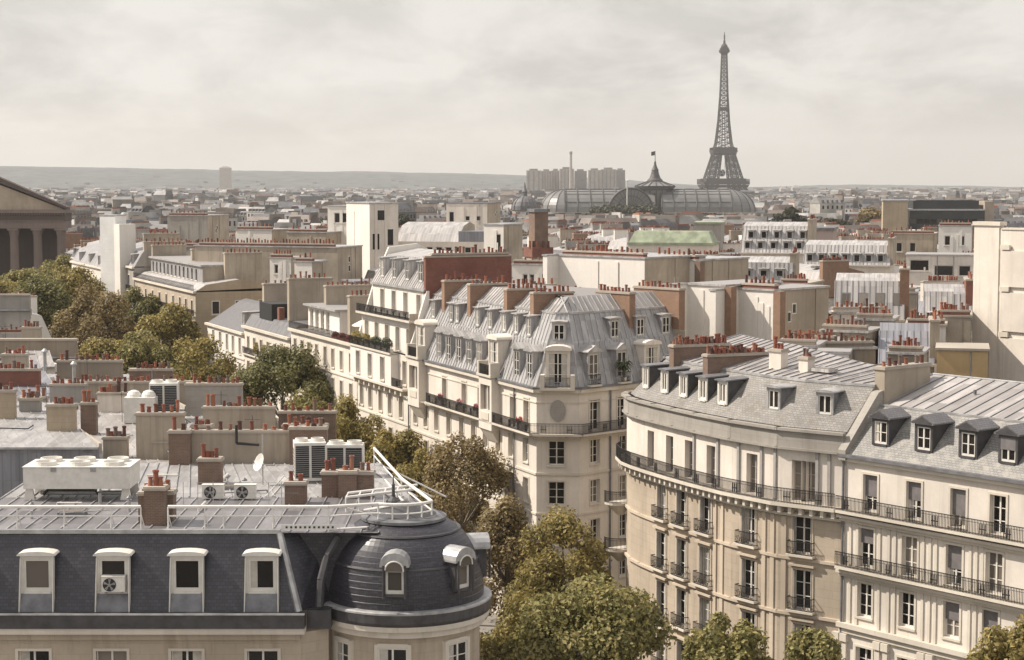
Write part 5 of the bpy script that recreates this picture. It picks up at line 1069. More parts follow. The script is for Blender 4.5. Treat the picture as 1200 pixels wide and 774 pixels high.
# ================================================================ trees
def crown_mesh(rx, rz, n, s, mat, seed, gaps=.0, zc=0):
    rnd = random.Random(seed); b = MB(); nb = 36; blobs = []
    for i in range(nb):
        while True:
            v = Vector((rnd.uniform(-1, 1), rnd.uniform(-1, 1), rnd.uniform(-1, 1.08)))
            if v.length < 1: break
        v = v.normalized() * (v.length ** .5) * .82
        w = 1 - .25 * max(0, v.z)
        blobs.append((Vector((v.x * rx * w, v.y * rx * w, v.z * rz)), rnd.uniform(.17, .35)))
    i_ = b.idx(mat)
    for i in range(n):
        c, r = rnd.choice(blobs); v = Vector((rnd.gauss(0, 1), rnd.gauss(0, 1), rnd.gauss(.25, 1))).normalized()
        rad = r * rnd.uniform(.55, 1.12); p = c + Vector((v.x * rx * rad, v.y * rx * rad, v.z * rz * rad * .9))
        nr = (v + Vector((rnd.gauss(0, .6), rnd.gauss(0, .6), rnd.gauss(.3, .6)))).normalized(); a = nr.cross(Vector((rnd.gauss(0, 1), rnd.gauss(0, 1), rnd.gauss(0, 1)))).normalized(); e = nr.cross(a)
        k = s * rnd.uniform(.6, 1.35); m = len(b.v)
        b.v.extend([tuple(p - a * k), tuple(p - e * k * .62 + nr * k * .15), tuple(p + a * k), tuple(p + e * k * .62 + nr * k * .15)]); b.f.append((m, m + 1, m + 2, m + 3)); b.mi.append(i_)
    return b.mesh('crown'), blobs
def trunk_mesh(h, r, blobs, zc, seed):
    rnd = random.Random(seed); b = MB(); top = Vector((rnd.uniform(-.3, .3), rnd.uniform(-.3, .3), zc * .82)); b.tube((0, 0, 0), top * .5, r, 'bark', 8, r * .78); b.tube(top * .5, top, r * .78, 'bark', 8, r * .6)
    for c, q in blobs[:11]:
        e = c + Vector((0, 0, zc)); m = top.lerp(e, .55) + Vector((0, 0, .3)); b.tube(top, m, r * .42, 'bark', 6, r * .25); b.tube(m, e, r * .25, 'bark', 5, r * .08)
    return b.mesh('trunk')
def tree(label, px, Y, ztop, rx, rz, mat, n, s, seed, group='plane trees along the boulevard', name='plane_tree', rw=None):
    x = (px - 600) / F * (Y * CP + (H - ztop + rz) * SP); zc = ztop - rz
    t = Thing(name, label, 'tree', (x, Y, 0), group)
    me, bl = crown_mesh(rx, rz, n, s, mat, seed); link('crown', me, t.o, (0, 0, zc)); link('trunk', trunk_mesh(zc, .32, bl, zc, seed), t.o)
TR = [('big green tree in the bottom foreground before the limestone house', 700, 126, 16.2, 6.9, 6.0, 'leaf_green', 15000, .27),
      ('sparse reddish brown tree before the cream corner house', 541, 176, 20.6, 5.6, 8.6, 'leaf_brown', 8600, .25),
      ('dark brown thin tree between the dome cornice and the cream facade', 596, 163, 15.2, 4.0, 6.4, 'leaf_brown', 5200, .26),
      ('low thin olive tree filling the street corner right of the dome', 597, 140, 12.0, 3.6, 4.6, 'leaf_olive', 4600, .25),
      ('small olive tree between the railing end and the reddish brown tree', 497, 187, 16.4, 4.0, 5.6, 'leaf_olive', 5600, .26),
      ('olive brown tree before the rounded corner, behind the big green one', 660, 152, 16.2, 5.0, 6.2, 'leaf_olive', 9000, .25),
      ('bright leafy tree at the foot of the limestone house, left of two', 852, 116, 16.0, 3.2, 3.8, 'leaf_green', 5800, .24),
      ('bright leafy tree at the foot of the limestone house, right of two', 952, 111, 16.1, 2.9, 3.6, 'leaf_green', 5200, .24),
      ('olive tree at the bottom right corner below the long balcony', 1184, 104, 19.0, 2.6, 3.8, 'leaf_olive', 5600, .23),
      ('large dark round tree before the house with the planted iron balcony', 331, 232, 23.6, 6.6, 7.2, 'leaf_dark', 11500, .31),
      ('light green smaller tree just right of the large dark round tree', 368, 222, 19.8, 4.2, 5.6, 'leaf_green', 6000, .3),
      ('olive round tree before the tall white house', 411, 208, 19.2, 4.8, 5.8, 'leaf_olive', 8000, .28),
      ('yellowish green tree just above the end of the white railing', 458, 197, 18.0, 5.0, 6.6, 'leaf_olive', 8600, .28),
      ('mid green tree behind the pot walls, left of the large dark tree', 268, 256, 17.4, 5.2, 5.6, 'leaf_green', 6000, .34),
      ('broad green tree at the corner of the cross street', 234, 264, 21.8, 6.4, 7.2, 'leaf_olive', 7600, .36),
      ('olive green tree before the tan corner house', 196, 292, 24.2, 7.0, 7.6, 'leaf_olive', 7600, .38),
      ('dark green tree below the white clad tower', 162, 262, 23.0, 6.4, 7.2, 'leaf_green', 7600, .36),
      ('mid green tree right of the white clad tower foot', 166, 322, 25.6, 5.6, 6.4, 'leaf_dark', 6200, .4),
      ('reddish tree in the middle of the left tree belt', 110, 300, 27.6, 7.4, 8.4, 'leaf_brown', 8000, .38),
      ('yellow olive tree in front of the reddish tree', 124, 262, 21.6, 7.2, 6.6, 'leaf_olive', 7600, .36),
      ('dark green tree right of the stained concrete wall', 52, 318, 28.4, 7.2, 9.2, 'leaf_dark', 8000, .4),
      ('low green tree before the dark tree, by the stained wall', 56, 252, 21.6, 6.0, 5.0, 'leaf_green', 6200, .34),
      ('light olive tree beneath the temple columns, right of the dark tree', 84, 345, 28.6, 7.0, 7.6, 'leaf_olive', 6200, .42),
      ('bright green tree directly beneath the temple columns', 30, 382, 26.4, 8.0, 7.0, 'leaf_green', 6600, .45),
      ('green tree at the left edge beneath the temple', -10, 372, 25.4, 7.2, 7.0, 'leaf_olive', 5600, .45),
      ('green tree below the temple corner at the end of the boulevard', 76, 420, 27.4, 7.4, 7.6, 'leaf_green', 5800, .46),
      ('olive tree low in the tree belt above the long brown wall', 92, 232, 19.6, 5.4, 5.0, 'leaf_olive', 5800, .32),
      ('low green tree filling the boulevard before the mottled belt', 205, 238, 20.0, 6.0, 5.8, 'leaf_olive', 6400, .33)]
for i, (lab, px, Y, zt, rx, rz, m, n, s) in enumerate(TR): tree(lab, px, Y, zt, rx, rz, m, int(n * 2.1), s * .68, 100 + i)

# ================================================================ middle distance: houses one can tell apart
def gable_house(name, label, p0, U, L, dep, zt, m, side='beige', roof='zinc_plain', wing=0, pier=None, pots=0, panel=None, top=None, wins=(), cat='house', group=None, z0=0, sub=False, chim_m='brick_red'):
    A = V2(p0.x, p0.y); B = A + U * L; N = N_(U); th = Thing(name, label, cat, A, group); P = [A, B, B - N * dep, A - N * dep]; keep(P)
    facade(th, A, B, z0, zt, [dict(z=z, h=h, w=w, u=[u], sur=False) for u, z, w, h in wins], m, rv=.2, sub=sub)
    b = th.p('side_wall'); b.face([A, A - N * dep, A - N * dep + Z * zt, A + Z * zt], side); b.face([B, B - N * dep, B - N * dep + Z * zt, B + Z * zt], side); b.face([A - N * dep, B - N * dep, B - N * dep + Z * zt, A - N * dep + Z * zt], side)
    th.p('roof').box(A, U, -.15, L + .15, -dep - .1, .15, zt, zt + .22, roof)
    if wing: th.p('wing_wall').box(A, N, 0, wing, .0, .8, z0, zt - .01, m); th.p('wing_wall').box(A, N, -.05, wing + .1, -.05, .9, zt - .009, zt + .2, roof)
    if pier: th.p('brick_pier').box(B, U, -.02, .9, -.8, .12, z0, zt, pier)
    rg = random.Random(len(label) * 13 + int(abs(p0.x) * 7))
    for i in range(rg.randint(1, 3)):
        u = rg.uniform(.12, .88) * L; s_ = MB()
        if rg.random() < .5 or m == 'white_wall': s_.box(A, U, u, u + rg.uniform(.3, .7), .002, rg.uniform(.06, .14), z0, zt - rg.uniform(.1, 3), m); th.put('flue', s_)
        else: s_.tube(A + U * u + N * .09 + Z * z0, A + U * u + N * .09 + Z * (zt - .1), .055, 'zinc_grey', 6); th.put('downpipe', s_)
    for i in range(rg.randint(1, 2)):
        u = rg.uniform(.15, .85) * dep; s_ = MB(); s_.box(B, -N, u, u + .5, -.0, .12, z0, zt - .1, side); th.put('flue', s_)
        if dep > 7: window(th.o, B - N * rg.uniform(1.5, dep - 1.5) + Z * (zt - rg.uniform(2.6, 4.6)) - th.loc, math.atan2(-N.y, -N.x), .8, 1.2, sub=False)
    th.done()
    if pots:
        c = A + U * L / 2 - N * .6; chimney(th, c, math.atan2(U.y, U.x), L * .94, .8, zt + .2, zt + .75, pots, chim_m, 'cap', sub)
    return th, A, B, U, N
Uw = V2(.7, -.714).normalized()
gable_house('white_gable_house', 'blank white wall under a red brick chimney row, left of two by the tall chimney', at(655, 300, 236), Uw, 15.0, 12, 34.6, 'white_wall', wing=2.2, pots=16)
gable_house('white_gable_house', 'blank white wall under dark red chimney, right of two, beside a tan strip', at(764, 303, 236), Uw, 7.4, 11, 34.1, 'white_wall', wing=.8, pots=8, pier='brick_brown')
gable_house('tan_gap_house', 'narrow tan house squeezed between two blank white walls', at(744, 312, 240), V2(.93, -.36).normalized(), 2.6, 9, 33.0, 'beige')
gable_house('white_party_wall_house', 'white wall with brick pier and slanting shadow, left of two behind the seamed roof', at(806, 338, 196), V2(.707, -.707), 5.2, 10, 33.0, 'white_wall', wing=4.0, pier='brick_tan', pots=0, roof='zinc_light')
gable_house('white_party_wall_house', 'white wall with brick pier beside a grey slope, right of two behind the seamed roof', at(866, 340, 194), V2(.707, -.707), 4.7, 10, 32.6, 'white_wall', wing=4.0, pier='brick_tan', pots=7, roof='zinc_light')
gable_house('grey_wall_house', 'blank grey wall with a sloping roof right of the white brick edged walls', at(911, 350, 200), V2(.95, -.31).normalized(), 3.6, 9, 31.0, 'grey_stone', pots=5)
gable_house('ochre_gable_house', 'ochre gable wall with red pots in front of a brick end', at(914, 333, 225), V2(.92, -.39).normalized(), 3.4, 9, 31.4, 'ochre', pots=8, roof='cap')
# white clad block and its neighbours
c = at(433, 240, 330); K = V2(c.x, c.y)
th, A, B, U, N = gable_house('white_block', 'tall white block with paired windows, highest white building left of centre', K + SU * 13.5, -SU, 13.5, 5.6, 40.4, 'white_wall', side='cream', roof='zinc_plain')
for u, z in ((2.2, 37.2), (1.2, 31.8), (3.9, 32.6)): window(th.o, K + SR * u - SU * .02 + Z * z - th.loc, math.atan2(SR.y, SR.x), 1.6, 2.1 if z > 36 else 3.2, sub=False)
gable_house('white_block', 'lower white block with a tan recess, adjoining the left of the tall one', at(384, 250, 352), V2(.93, -.36).normalized(), 4.6, 9, 39.6, 'white_wall', wins=((2.9, 36.4, 3.0, 2.0),))
gable_house('barrel_gable_house', 'house with a rounded beige gable left of the white blocks', at(336, 266, 348), V2(.93, -.36).normalized(), 8.5, 14, 34.6, 'beige', pots=6)
gable_house('long_white_house', 'long white blank wall catching the sun, left of the rounded gable', at(276, 264, 360), V2(.93, -.36).normalized(), 8.2, 10, 34.8, 'white_wall', roof='zinc_light', pots=8)
gable_house('small_white_house', 'small far white house with two round windows, above the long zinc hall', at(523, 240, 520), V2(.95, -.31).normalized(), 12.5, 12, 38.4, 'cream', roof='zinc_dark', wins=((6.5, 33.4, 1.4, 1.4), (9.8, 33.4, 1.4, 1.4), (1.6, 33, 1.5, 3)))
gable_house('white_stair_tower', 'white tower with tall dark window, right of the long zinc hall', at(567, 268, 300), V2(.85, -.53).normalized(), 3.9, 6, 37.2, 'white_wall', wins=((2.7, 31.5, 1.3, 4.2),))
gable_house('long_tan_wall_house', 'very long low tan wall topped with rows of red pots, left of centre', at(228, 290, 318), V2(.94, -.34).normalized(), 28, 10, 33.0, 'beige', pots=44)
gable_house('white_turret_house', 'small white house with two stubby turrets among the pot rows', at(345, 309, 285), V2(.92, -.39).normalized(), 3.2, 5, 31.6, 'white_wall', pots=3)
gable_house('low_white_house', 'low white house with two pairs of narrow windows before the brick flue', at(600, 312, 262), V2(.96, -.28).normalized(), 6.6, 9, 32.2, 'white_wall', roof='zinc_light', wins=((2.0, 29.2, .8, 1.7), (3.0, 29.2, .8, 1.7), (4.6, 28.6, .8, 2.4), (5.6, 28.6, .8, 2.4)), pots=6)
gable_house('grey_gable_house', 'big pale grey gable wall behind the tan corner house', at(196, 252, 430), V2(.96, -.28).normalized(), 10.5, 12, 36.4, 'grey_stone', roof='zinc_light', pots=9)
gable_house('grey_gable_house', 'narrow grey party wall left of the long tan wall, under red pots', at(180, 288, 372), V2(.93, -.36).normalized(), 5.0, 8, 31.4, 'grey_stone', roof='zinc_plain', pots=12)
gable_house('grey_gable_house', 'second grey party wall above the tan corner house attic', at(214, 286, 350), V2(.93, -.36).normalized(), 4.4, 8, 31.8, 'dirty', roof='zinc_plain', pots=11)
gable_house('white_turret_house', 'white stepped house with glazed lantern below the rounded gable', at(316, 300, 300), V2(.93, -.36).normalized(), 4.0, 6, 31.6, 'white_wall', roof='zinc_light', pots=7, wins=((1.2, 29, .8, 1.6), (2.6, 29, .8, 1.6)))
gable_house('loggia_house', 'cream house with three wide dark loggia openings beside the cream flank', at(1062, 298, 302), V2(.97, -.24).normalized(), 11, 9, 32.0, 'cream', roof='zinc_light', wins=((2.2, 29.4, 3.2, 1.9), (6.2, 28.6, 3.2, 1.8), (9.6, 28.6, 2, 1.8)), pots=0)
gable_house('beige_upper_house', 'beige house with blank front rising behind the loggia house', at(1045, 272, 382), V2(.96, -.28).normalized(), 9, 10, 33.4, 'beige', roof='cap', wins=((1.6, 29.6, 1.3, 2), (4.4, 29.6, 1.3, 2)), pots=8)
gable_house('white_upper_house', 'white house with two windows and chimneys left of the cream flank', at(1100, 262, 366), V2(.96, -.28).normalized(), 6.6, 10, 35.4, 'white_wall', roof='zinc_light', wins=((1.8, 31.5, 1.2, 2), (4.6, 31.5, 1.2, 2)), pots=9)
# zinc hall with glazed roof
c = at(464, 300, 345); th = Thing('zinc_hall', 'long hall with curved pale zinc roof and a row of small windows', 'hall', c); U = V2(.97, -.24).normalized(); N = N_(U); A = V2(c.x, c.y); L = 12.5; keep([A, A + U * L, A + U * L - N * 16, A - N * 16])
facade(th, A, A + U * L * 1.4, 0, 33, [dict(z=30.4, h=1.6, w=1.3, u=[1 + 1.9 * i for i in range(8)], sur=False)], 'cream', sub=False)
pr = [(0, 33.0), (1.6, 34.6), (4, 36), (8, 36.6), (12, 36)]
for (n0, z0), (n1, z1) in zip(pr, pr[1:]): th.p('roof').face([A - N * n0 + Z * z0, A + U * L - N * n0 + Z * z0, A + U * L - N * n1 + Z * z1, A - N * n1 + Z * z1], 'zinc_light')
th.p('side_wall').face([A + U * L - N * n + Z * z for n, z in pr] + [A + U * L - N * 12 + Z * 20, A + U * L + Z * 20], 'beige'); th.p('lean_to').box(A, U, L, L * 1.4, -8, 0, 33.0, 35, 'zinc_blue'); th.done()
# tall brick flue
c = at(631, 300, 282); t = Thing('brick_flue', 'tall square brown brick chimney with metal cap on a red pot base', 'chimney', (c.x, c.y, 0))
t.p('shaft').cbox(Vector((c.x, c.y, 30)), 2.3, 2.3, 9.6, 'brick_brown', R(23)); t.p('cap').cbox(Vector((c.x, c.y, 39.6)), 2.7, 2.7, .5, 'zinc_grey', R(23)); t.p('base').cbox(Vector((c.x, c.y, 0)), 3.2, 3.0, 32.6, 'beige', R(23)); t.p('pot_base').cbox(Vector((c.x, c.y, 32.6)), 3.6, 3.4, 1.5, 'brick_red', R(23))
for i in range(5):
    a = i * 1.1; pp = MB(); pp.lathe(Vector((c.x + math.cos(a) * 1.55, c.y - 1.45, 34.1)) + V2(i * .05, 0), [(.2, 0), (.16, .9), (.2, 1.0), (.1, 1.0)], 'pot', 10); t.put('chimney_pot', pp)
t.done(); keep([V2(c.x - 3, c.y - 3), V2(c.x + 3, c.y - 3), V2(c.x + 3, c.y + 3), V2(c.x - 3, c.y + 3)])
# cream tower-like flank wall at the right edge
c = at(1143.5, 268, 192); th = Thing('cream_flank_wall_house', 'tall cream house end with blank panelled flank at the right edge', 'house', (c.x, c.y, 0)); U = V2(.62, -.785).normalized(); N = N_(U); A = V2(c.x, c.y); keep([A, A + U * 16, A + U * 16 - N * 14, A - N * 14])
w = th.p('wall'); w.box(A, U, 0, 16, -13, 0, 0, 39.2, 'cream'); w.box(A, U, -.1, 3.1, -.7, .12, 0, 39.6, 'cream'); cp = th.p('coping'); cp.box(A, U, -.25, 3.3, -.9, .28, 39.6, 40.0, 'trim'); cp.box(A, U, 3.3, 16, -1, .1, 39.2, 39.4, 'trim')
pn = th.p('relief_panel')
for z0, z1 in ((28.5, 32.6), (33.2, 37.0), (22, 27.8)): pn.box(A, U, 3.6, 16, .003, .25, z0, z1, 'cream')
for z in (32.7, 27.9, 37.1): pn.box(A, U, 3.4, 4.6, .1, .36, z, z + .5, 'trim')
railing(th.p('roof_railing'), [A + U * 5 - N * 2, A + U * 16 - N * 2], 39.4, 1.6, .5, 'rail_white', .04, motif=False); th.done()
# mansard houses with many small dormers, right of centre
def mansard_front(label, px0, y0, Y, L, ze, zt, dep, rows, nd, ang=R(-16), roof='zinc_light', wall='cream', pots=0, brick=None, flats=0, size=1.2, crown=True, sub=False, inset_=None):
    p = at(px0, y0, Y); A = V2(p.x, p.y); U = V2(math.cos(ang), math.sin(ang)); N = N_(U); B = A + U * L; inn = inset_ or (zt - ze) * .6
    th = Thing('mansard_house', label, 'house', A, 'mansard houses right of centre'); keep([A, B, B - N * dep, A - N * dep])
    w = th.p('wall'); w.prism([A, B, B - N * dep, A - N * dep], 0, ze, wall); rf = th.p('roof'); q = lambda u, n, z: A + U * u - N * n + Z * z
    rf.face([q(-.1, -.15, ze), q(L + .1, -.15, ze), q(L + .1, inn, zt), q(-.1, inn, zt)], roof); seams(rf, (q(0, -.15, 0), q(L, -.15, 0)), (q(0, inn, 0), q(L, inn, 0)), ze, zt, .65, 'zinc_grey', .05, .06); rf.face([q(0, inn, zt), q(L, inn, zt), q(L, dep * .6, zt + .7), q(0, dep * .6, zt + .7)], roof); rf.face([q(0, dep * .6, zt + .7), q(L, dep * .6, zt + .7), q(L, dep, ze), q(0, dep, ze)], roof)
    for u in (0, L): w.face([q(u, -.1, ze), q(u, inn, zt - .02), q(u, dep * .6, zt + .68), q(u, dep, ze)], brick or wall)
    co = th.p('cornice'); co.box(A, U, -.1, L + .1, .0, .4, ze - .25, ze, 'trim')
    for r in range(rows):
        f = .12 + .8 * r / max(1, rows)
        for i in range(nd):
            pos = q(L * (i + .5 + .2 * (r % 2)) / (nd + .3), inn * f - .1, ze + (zt - ze) * f) - th.loc; dormer(th.o, pos, ang, size, size * 1.25, 1.3, 'flat', 'zinc_plain', 'zinc_grey', 'zinc_light', 'dark', sub)
    for i in range(flats):
        u = L * (i + .35) / flats; sk = MB(); up = Vector((0, 0, 1)) * inn + N * (zt - ze); up = up.normalized() * .1
        c4 = [q(u, inn * .34, ze + (zt - ze) * .34), q(u + 1.1, inn * .34, ze + (zt - ze) * .34), q(u + 1.1, inn * .68, ze + (zt - ze) * .68), q(u, inn * .68, ze + (zt - ze) * .68)]
        sk.hexa(c4, [p_ + up for p_ in c4], 'zinc_dark'); m4 = sum(c4, Vector()) / 4; sk.face([p_.lerp(m4, .18) + up * 1.1 for p_ in c4], 'glass_mid'); th.put('skylight', sk)
    th.done()
    if brick: slab_chimney(th, B - N * .6, -N, dep * .6, ze, zt + 1.6, pots, brick, 1.1, sub=sub)
    elif pots: slab_chimney(th, B - N * .6, -N, dep * .6, ze, zt + 1.4, pots, 'beige', .9, sub=sub)
    return th
mansard_front('pale roof with two rows of small dormers, stepped, left of the long dormer roof', 868, 300, 342, 13, 31.0, 36.0, 12, 2, 5, roof='zinc_light', pots=9)
mansard_front('long pale roof with a single row of seven small dormers', 942, 303, 318, 15, 29.8, 33.2, 12, 1, 7, roof='zinc_light', pots=6)
mansard_front('pale grey mansard with small skylights and a brick party wall on its right', 978, 372, 216, 8.2, 27.8, 32.3, 11, 0, 0, R(-12), 'zinc_light', 'cream', 10, 'brick_tan', 4, sub=True, inset_=1.8)
mansard_front('zinc roof with two dormers and dark red brick wall, beside the cream flank', 1083, 382, 208, 5.2, 26.8, 31.4, 10, 1, 2, R(-12), 'zinc_light', 'cream', 8, 'brick_red', 0, 1.3, sub=True)
mansard_front('zinc roof with two dormers half hidden by the cream flank wall', 1118, 388, 206, 5.4, 26.6, 31.2, 10, 1, 2, R(-12), 'zinc', 'cream', 6, None, 0, 1.3, sub=True)
mansard_front('pale flat topped zinc attic with two paired windows, centre right', 848, 322, 262, 10, 29.8, 32.6, 9, 1, 4, R(-14), 'zinc_light', 'white_wall', 6, inset_=.6)
mansard_front('bluish zinc slope behind the seamed roof, under a pot row', 1030, 427, 172, 5.2, 26.8, 29.6, 9, 0, 0, R(-12), 'zinc_blue', 'beige', 9, None, 1, sub=True, inset_=4.2)
gable_house('ochre_wall_house', 'low ochre wall with a flat coping in front of the cream flank', at(1098, 412, 166), V2(.97, -.24).normalized(), 4.6, 6, 28.6, 'ochre', roof='cap')
gable_house('cream_wall_house', 'small cream wall under a long pot row right of the bluish slope', at(1062, 396, 182), V2(.97, -.24).normalized(), 3.9, 8, 29.6, 'cream', roof='cap', pots=10, sub=True)
gable_house('beige_wall_house', 'beige wall under the longest pot row near the cream flank', at(1098, 398, 186), V2(.97, -.24).normalized(), 3.4, 8, 30.2, 'beige', roof='cap', pots=10, sub=True)
gable_house('white_box_house', 'small white rooftop box behind the ridge of the rounded house', at(958, 428, 152), V2(.97, -.24).normalized(), 2.6, 3, 29.6, 'white_wall', roof='zinc_light')
for i, (px, y, Y, L, zt, pots, m) in enumerate(((913, 416, 158, 4.6, 30.6, 9, 'beige'), (955, 408, 163, 5.2, 30.4, 10, 'brown'), (962, 388, 176, 5.4, 30.8, 10, 'beige'), (925, 398, 170, 4.4, 30.6, 9, 'brown'), (1002, 384, 184, 5.4, 31, 10, 'beige'), (975, 366, 200, 6, 31.0, 10, 'cream'), (905, 372, 212, 6, 31, 9, 'brown'), (1010, 356, 236, 7, 31.4, 12, 'beige'), (1040, 408, 160, 4.4, 29.8, 8, 'brown'))):
    gable_house('pot_wall_house', ('dull beige', 'brown', 'pale beige', 'dark brown', 'beige', 'cream', 'brown', 'beige', 'brown')[i] + ' wall crowded with red pots, ' + ('just left of the white rooftop box', 'right behind the white rooftop box', 'in the middle of the pot crowd', 'beside the grey sloping wall', 'below the skylight mansard', 'left foot of the skylight mansard', 'before the ochre gable', 'right of the ochre gable', 'left of the bluish slope')[i], at(px, y + 14, Y), (V2(.95, -.31), V2(.99, .12), V2(.9, -.44), V2(.97, -.25))[i % 4].normalized(), L * (.7, 1, .85, 1.1)[(i * 3) % 4], 6, zt - (1.0, 1.5, 1.3, 1.7)[i % 4], m, roof='zinc_light', pots=pots, sub=True, group='walls of red pots', chim_m=m)
# ================================================================ temple front (upper left)
def temple():
    Y = 505.0; k = Y / F
    X = lambda px: (px - 600) * k
    Zy = lambda py: at(600, py, Y).z
    xr = X(79); xc = X(-10); hw = xr - xc; xl = xc - hw; A = V2(xl, Y); U = V2(1, 0); keep([A, V2(xr, Y), V2(xr, Y + 80), V2(xl, Y + 80)])
    th = Thing('temple', 'dark stone temple front with fluted columns and triangular pediment behind the trees', 'temple', A)
    ze, za, zp, zx = Zy(268), Zy(250), Zy(246), Zy(211)
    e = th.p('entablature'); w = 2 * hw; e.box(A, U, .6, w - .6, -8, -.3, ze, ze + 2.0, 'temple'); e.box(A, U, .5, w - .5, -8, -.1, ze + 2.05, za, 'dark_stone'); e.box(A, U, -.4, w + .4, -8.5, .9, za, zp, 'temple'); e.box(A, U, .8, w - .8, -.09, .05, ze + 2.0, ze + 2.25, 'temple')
    d = th.p('cornice_teeth')
    for i in range(60): d.box(A, U, i * w / 60 + .2, i * w / 60 + .55, .0, .5, za - .5, za - .02, 'temple')
    p = th.p('pediment'); p.hexa([V2(xl + .5, Y + .6) + Z * zp, V2(xr - .5, Y + .6) + Z * zp, V2(xc, Y + .6) + Z * (zx - .4)], [V2(xl + .5, Y + 5) + Z * zp, V2(xr - .5, Y + 5) + Z * zp, V2(xc, Y + 5) + Z * (zx - .4)], 'stone')
    for s in (-1, 1):
        a, b_ = V2(xc + s * (hw + .6), Y) + Z * zp, V2(xc, Y) + Z * (zx + .5); n = Vector((0, -1.0, 0))
        p.hexa([a + n, b_ + n, b_ + n + Z * 1.5, a + n + Z * .7], [a - n * 2, b_ - n * 2, b_ - n * 2 + Z * 1.5, a - n * 2 + Z * .7], 'dark_stone')
    r = th.p('roof')
    for s in (-1, 1): r.face([V2(xc, Y + 1) + Z * (zx + 1.7), V2(xc - 27, Y + 80) + Z * (zx + 1.7), V2(xc - 27 + s * (hw + .5), Y + 80) + Z * (zp + .6), V2(xc + s * (hw + .5), Y + 1) + Z * (zp + .6)], 'zinc_dark')
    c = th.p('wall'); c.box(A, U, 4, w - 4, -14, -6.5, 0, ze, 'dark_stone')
    for i in range(8):
        x = X(70.5) - i * 6.65; pr = []; b_ = MB()
        o = Vector((x, Y + 1.7, 0)); ring = lambda r_, z: [o + V2(math.cos(a * .1571) * r_ * (1 if a % 2 else .93), math.sin(a * .1571) * r_ * (1 if a % 2 else .93)) + Z * z for a in range(40)]
        b_.hexa(ring(1.42, 0), ring(1.15, ze - 2.3), 'temple'); b_.hexa(ring(1.15, ze - 2.3), ring(1.5, ze - .6), 'temple'); b_.cbox(o + Z * (ze - .6), 3.1, 3.1, .58, 'temple'); th.put('column', b_)
    th.done()
temple()

# ================================================================ rows of Haussmann houses filling the middle distance
def axes(P):
    r = []
    for a, b in zip(P, P[1:] + P[:1]):
        d = (b - a)
        if d.length > .1: r.append(V2(-d.y, d.x).normalized())
    return r
def hit(P, Q):
    for n in axes(P) + axes(Q):
        a = [p.dot(n) for p in P]; b = [q.dot(n) for q in Q]
        if max(a) < min(b) + .2 or max(b) < min(a) + .2: return False
    return True
BOX = [(p, (min(q.x for q in p), max(q.x for q in p), min(q.y for q in p), max(q.y for q in p))) for p in KEEP]
def free(P):
    x0, x1, y0, y1 = min(q.x for q in P), max(q.x for q in P), min(q.y for q in P), max(q.y for q in P)
    for K, b in BOX:
        if b[0] < x1 and b[1] > x0 and b[2] < y1 and b[3] > y0 and hit(P, K): return False
    return True
rnd = random.Random(11)
COLS = ((90, 'under the temple'), (180, 'near clad tower'), (300, 'above cross street'), (380, 'left of white blocks'), (470, 'by tall white block'), (560, 'by the zinc hall'), (650, 'around the brick flue'), (750, 'below glass vault'), (820, 'below domed lantern'), (900, 'under lattice tower'), (1000, 'by the dormered roofs'), (1080, 'left of dark glass block'), (1160, 'under dark glass block'), (9999, 'at the right edge'))
USED = {}
def place_words(px, Y):
    c = next(w for x, w in COLS if px < x); d = 'in front' if Y < 260 else 'midway' if Y < 340 else 'farther back' if Y < 440 else 'far back' if Y < 540 else 'farthest back'
    return c + ', ' + d
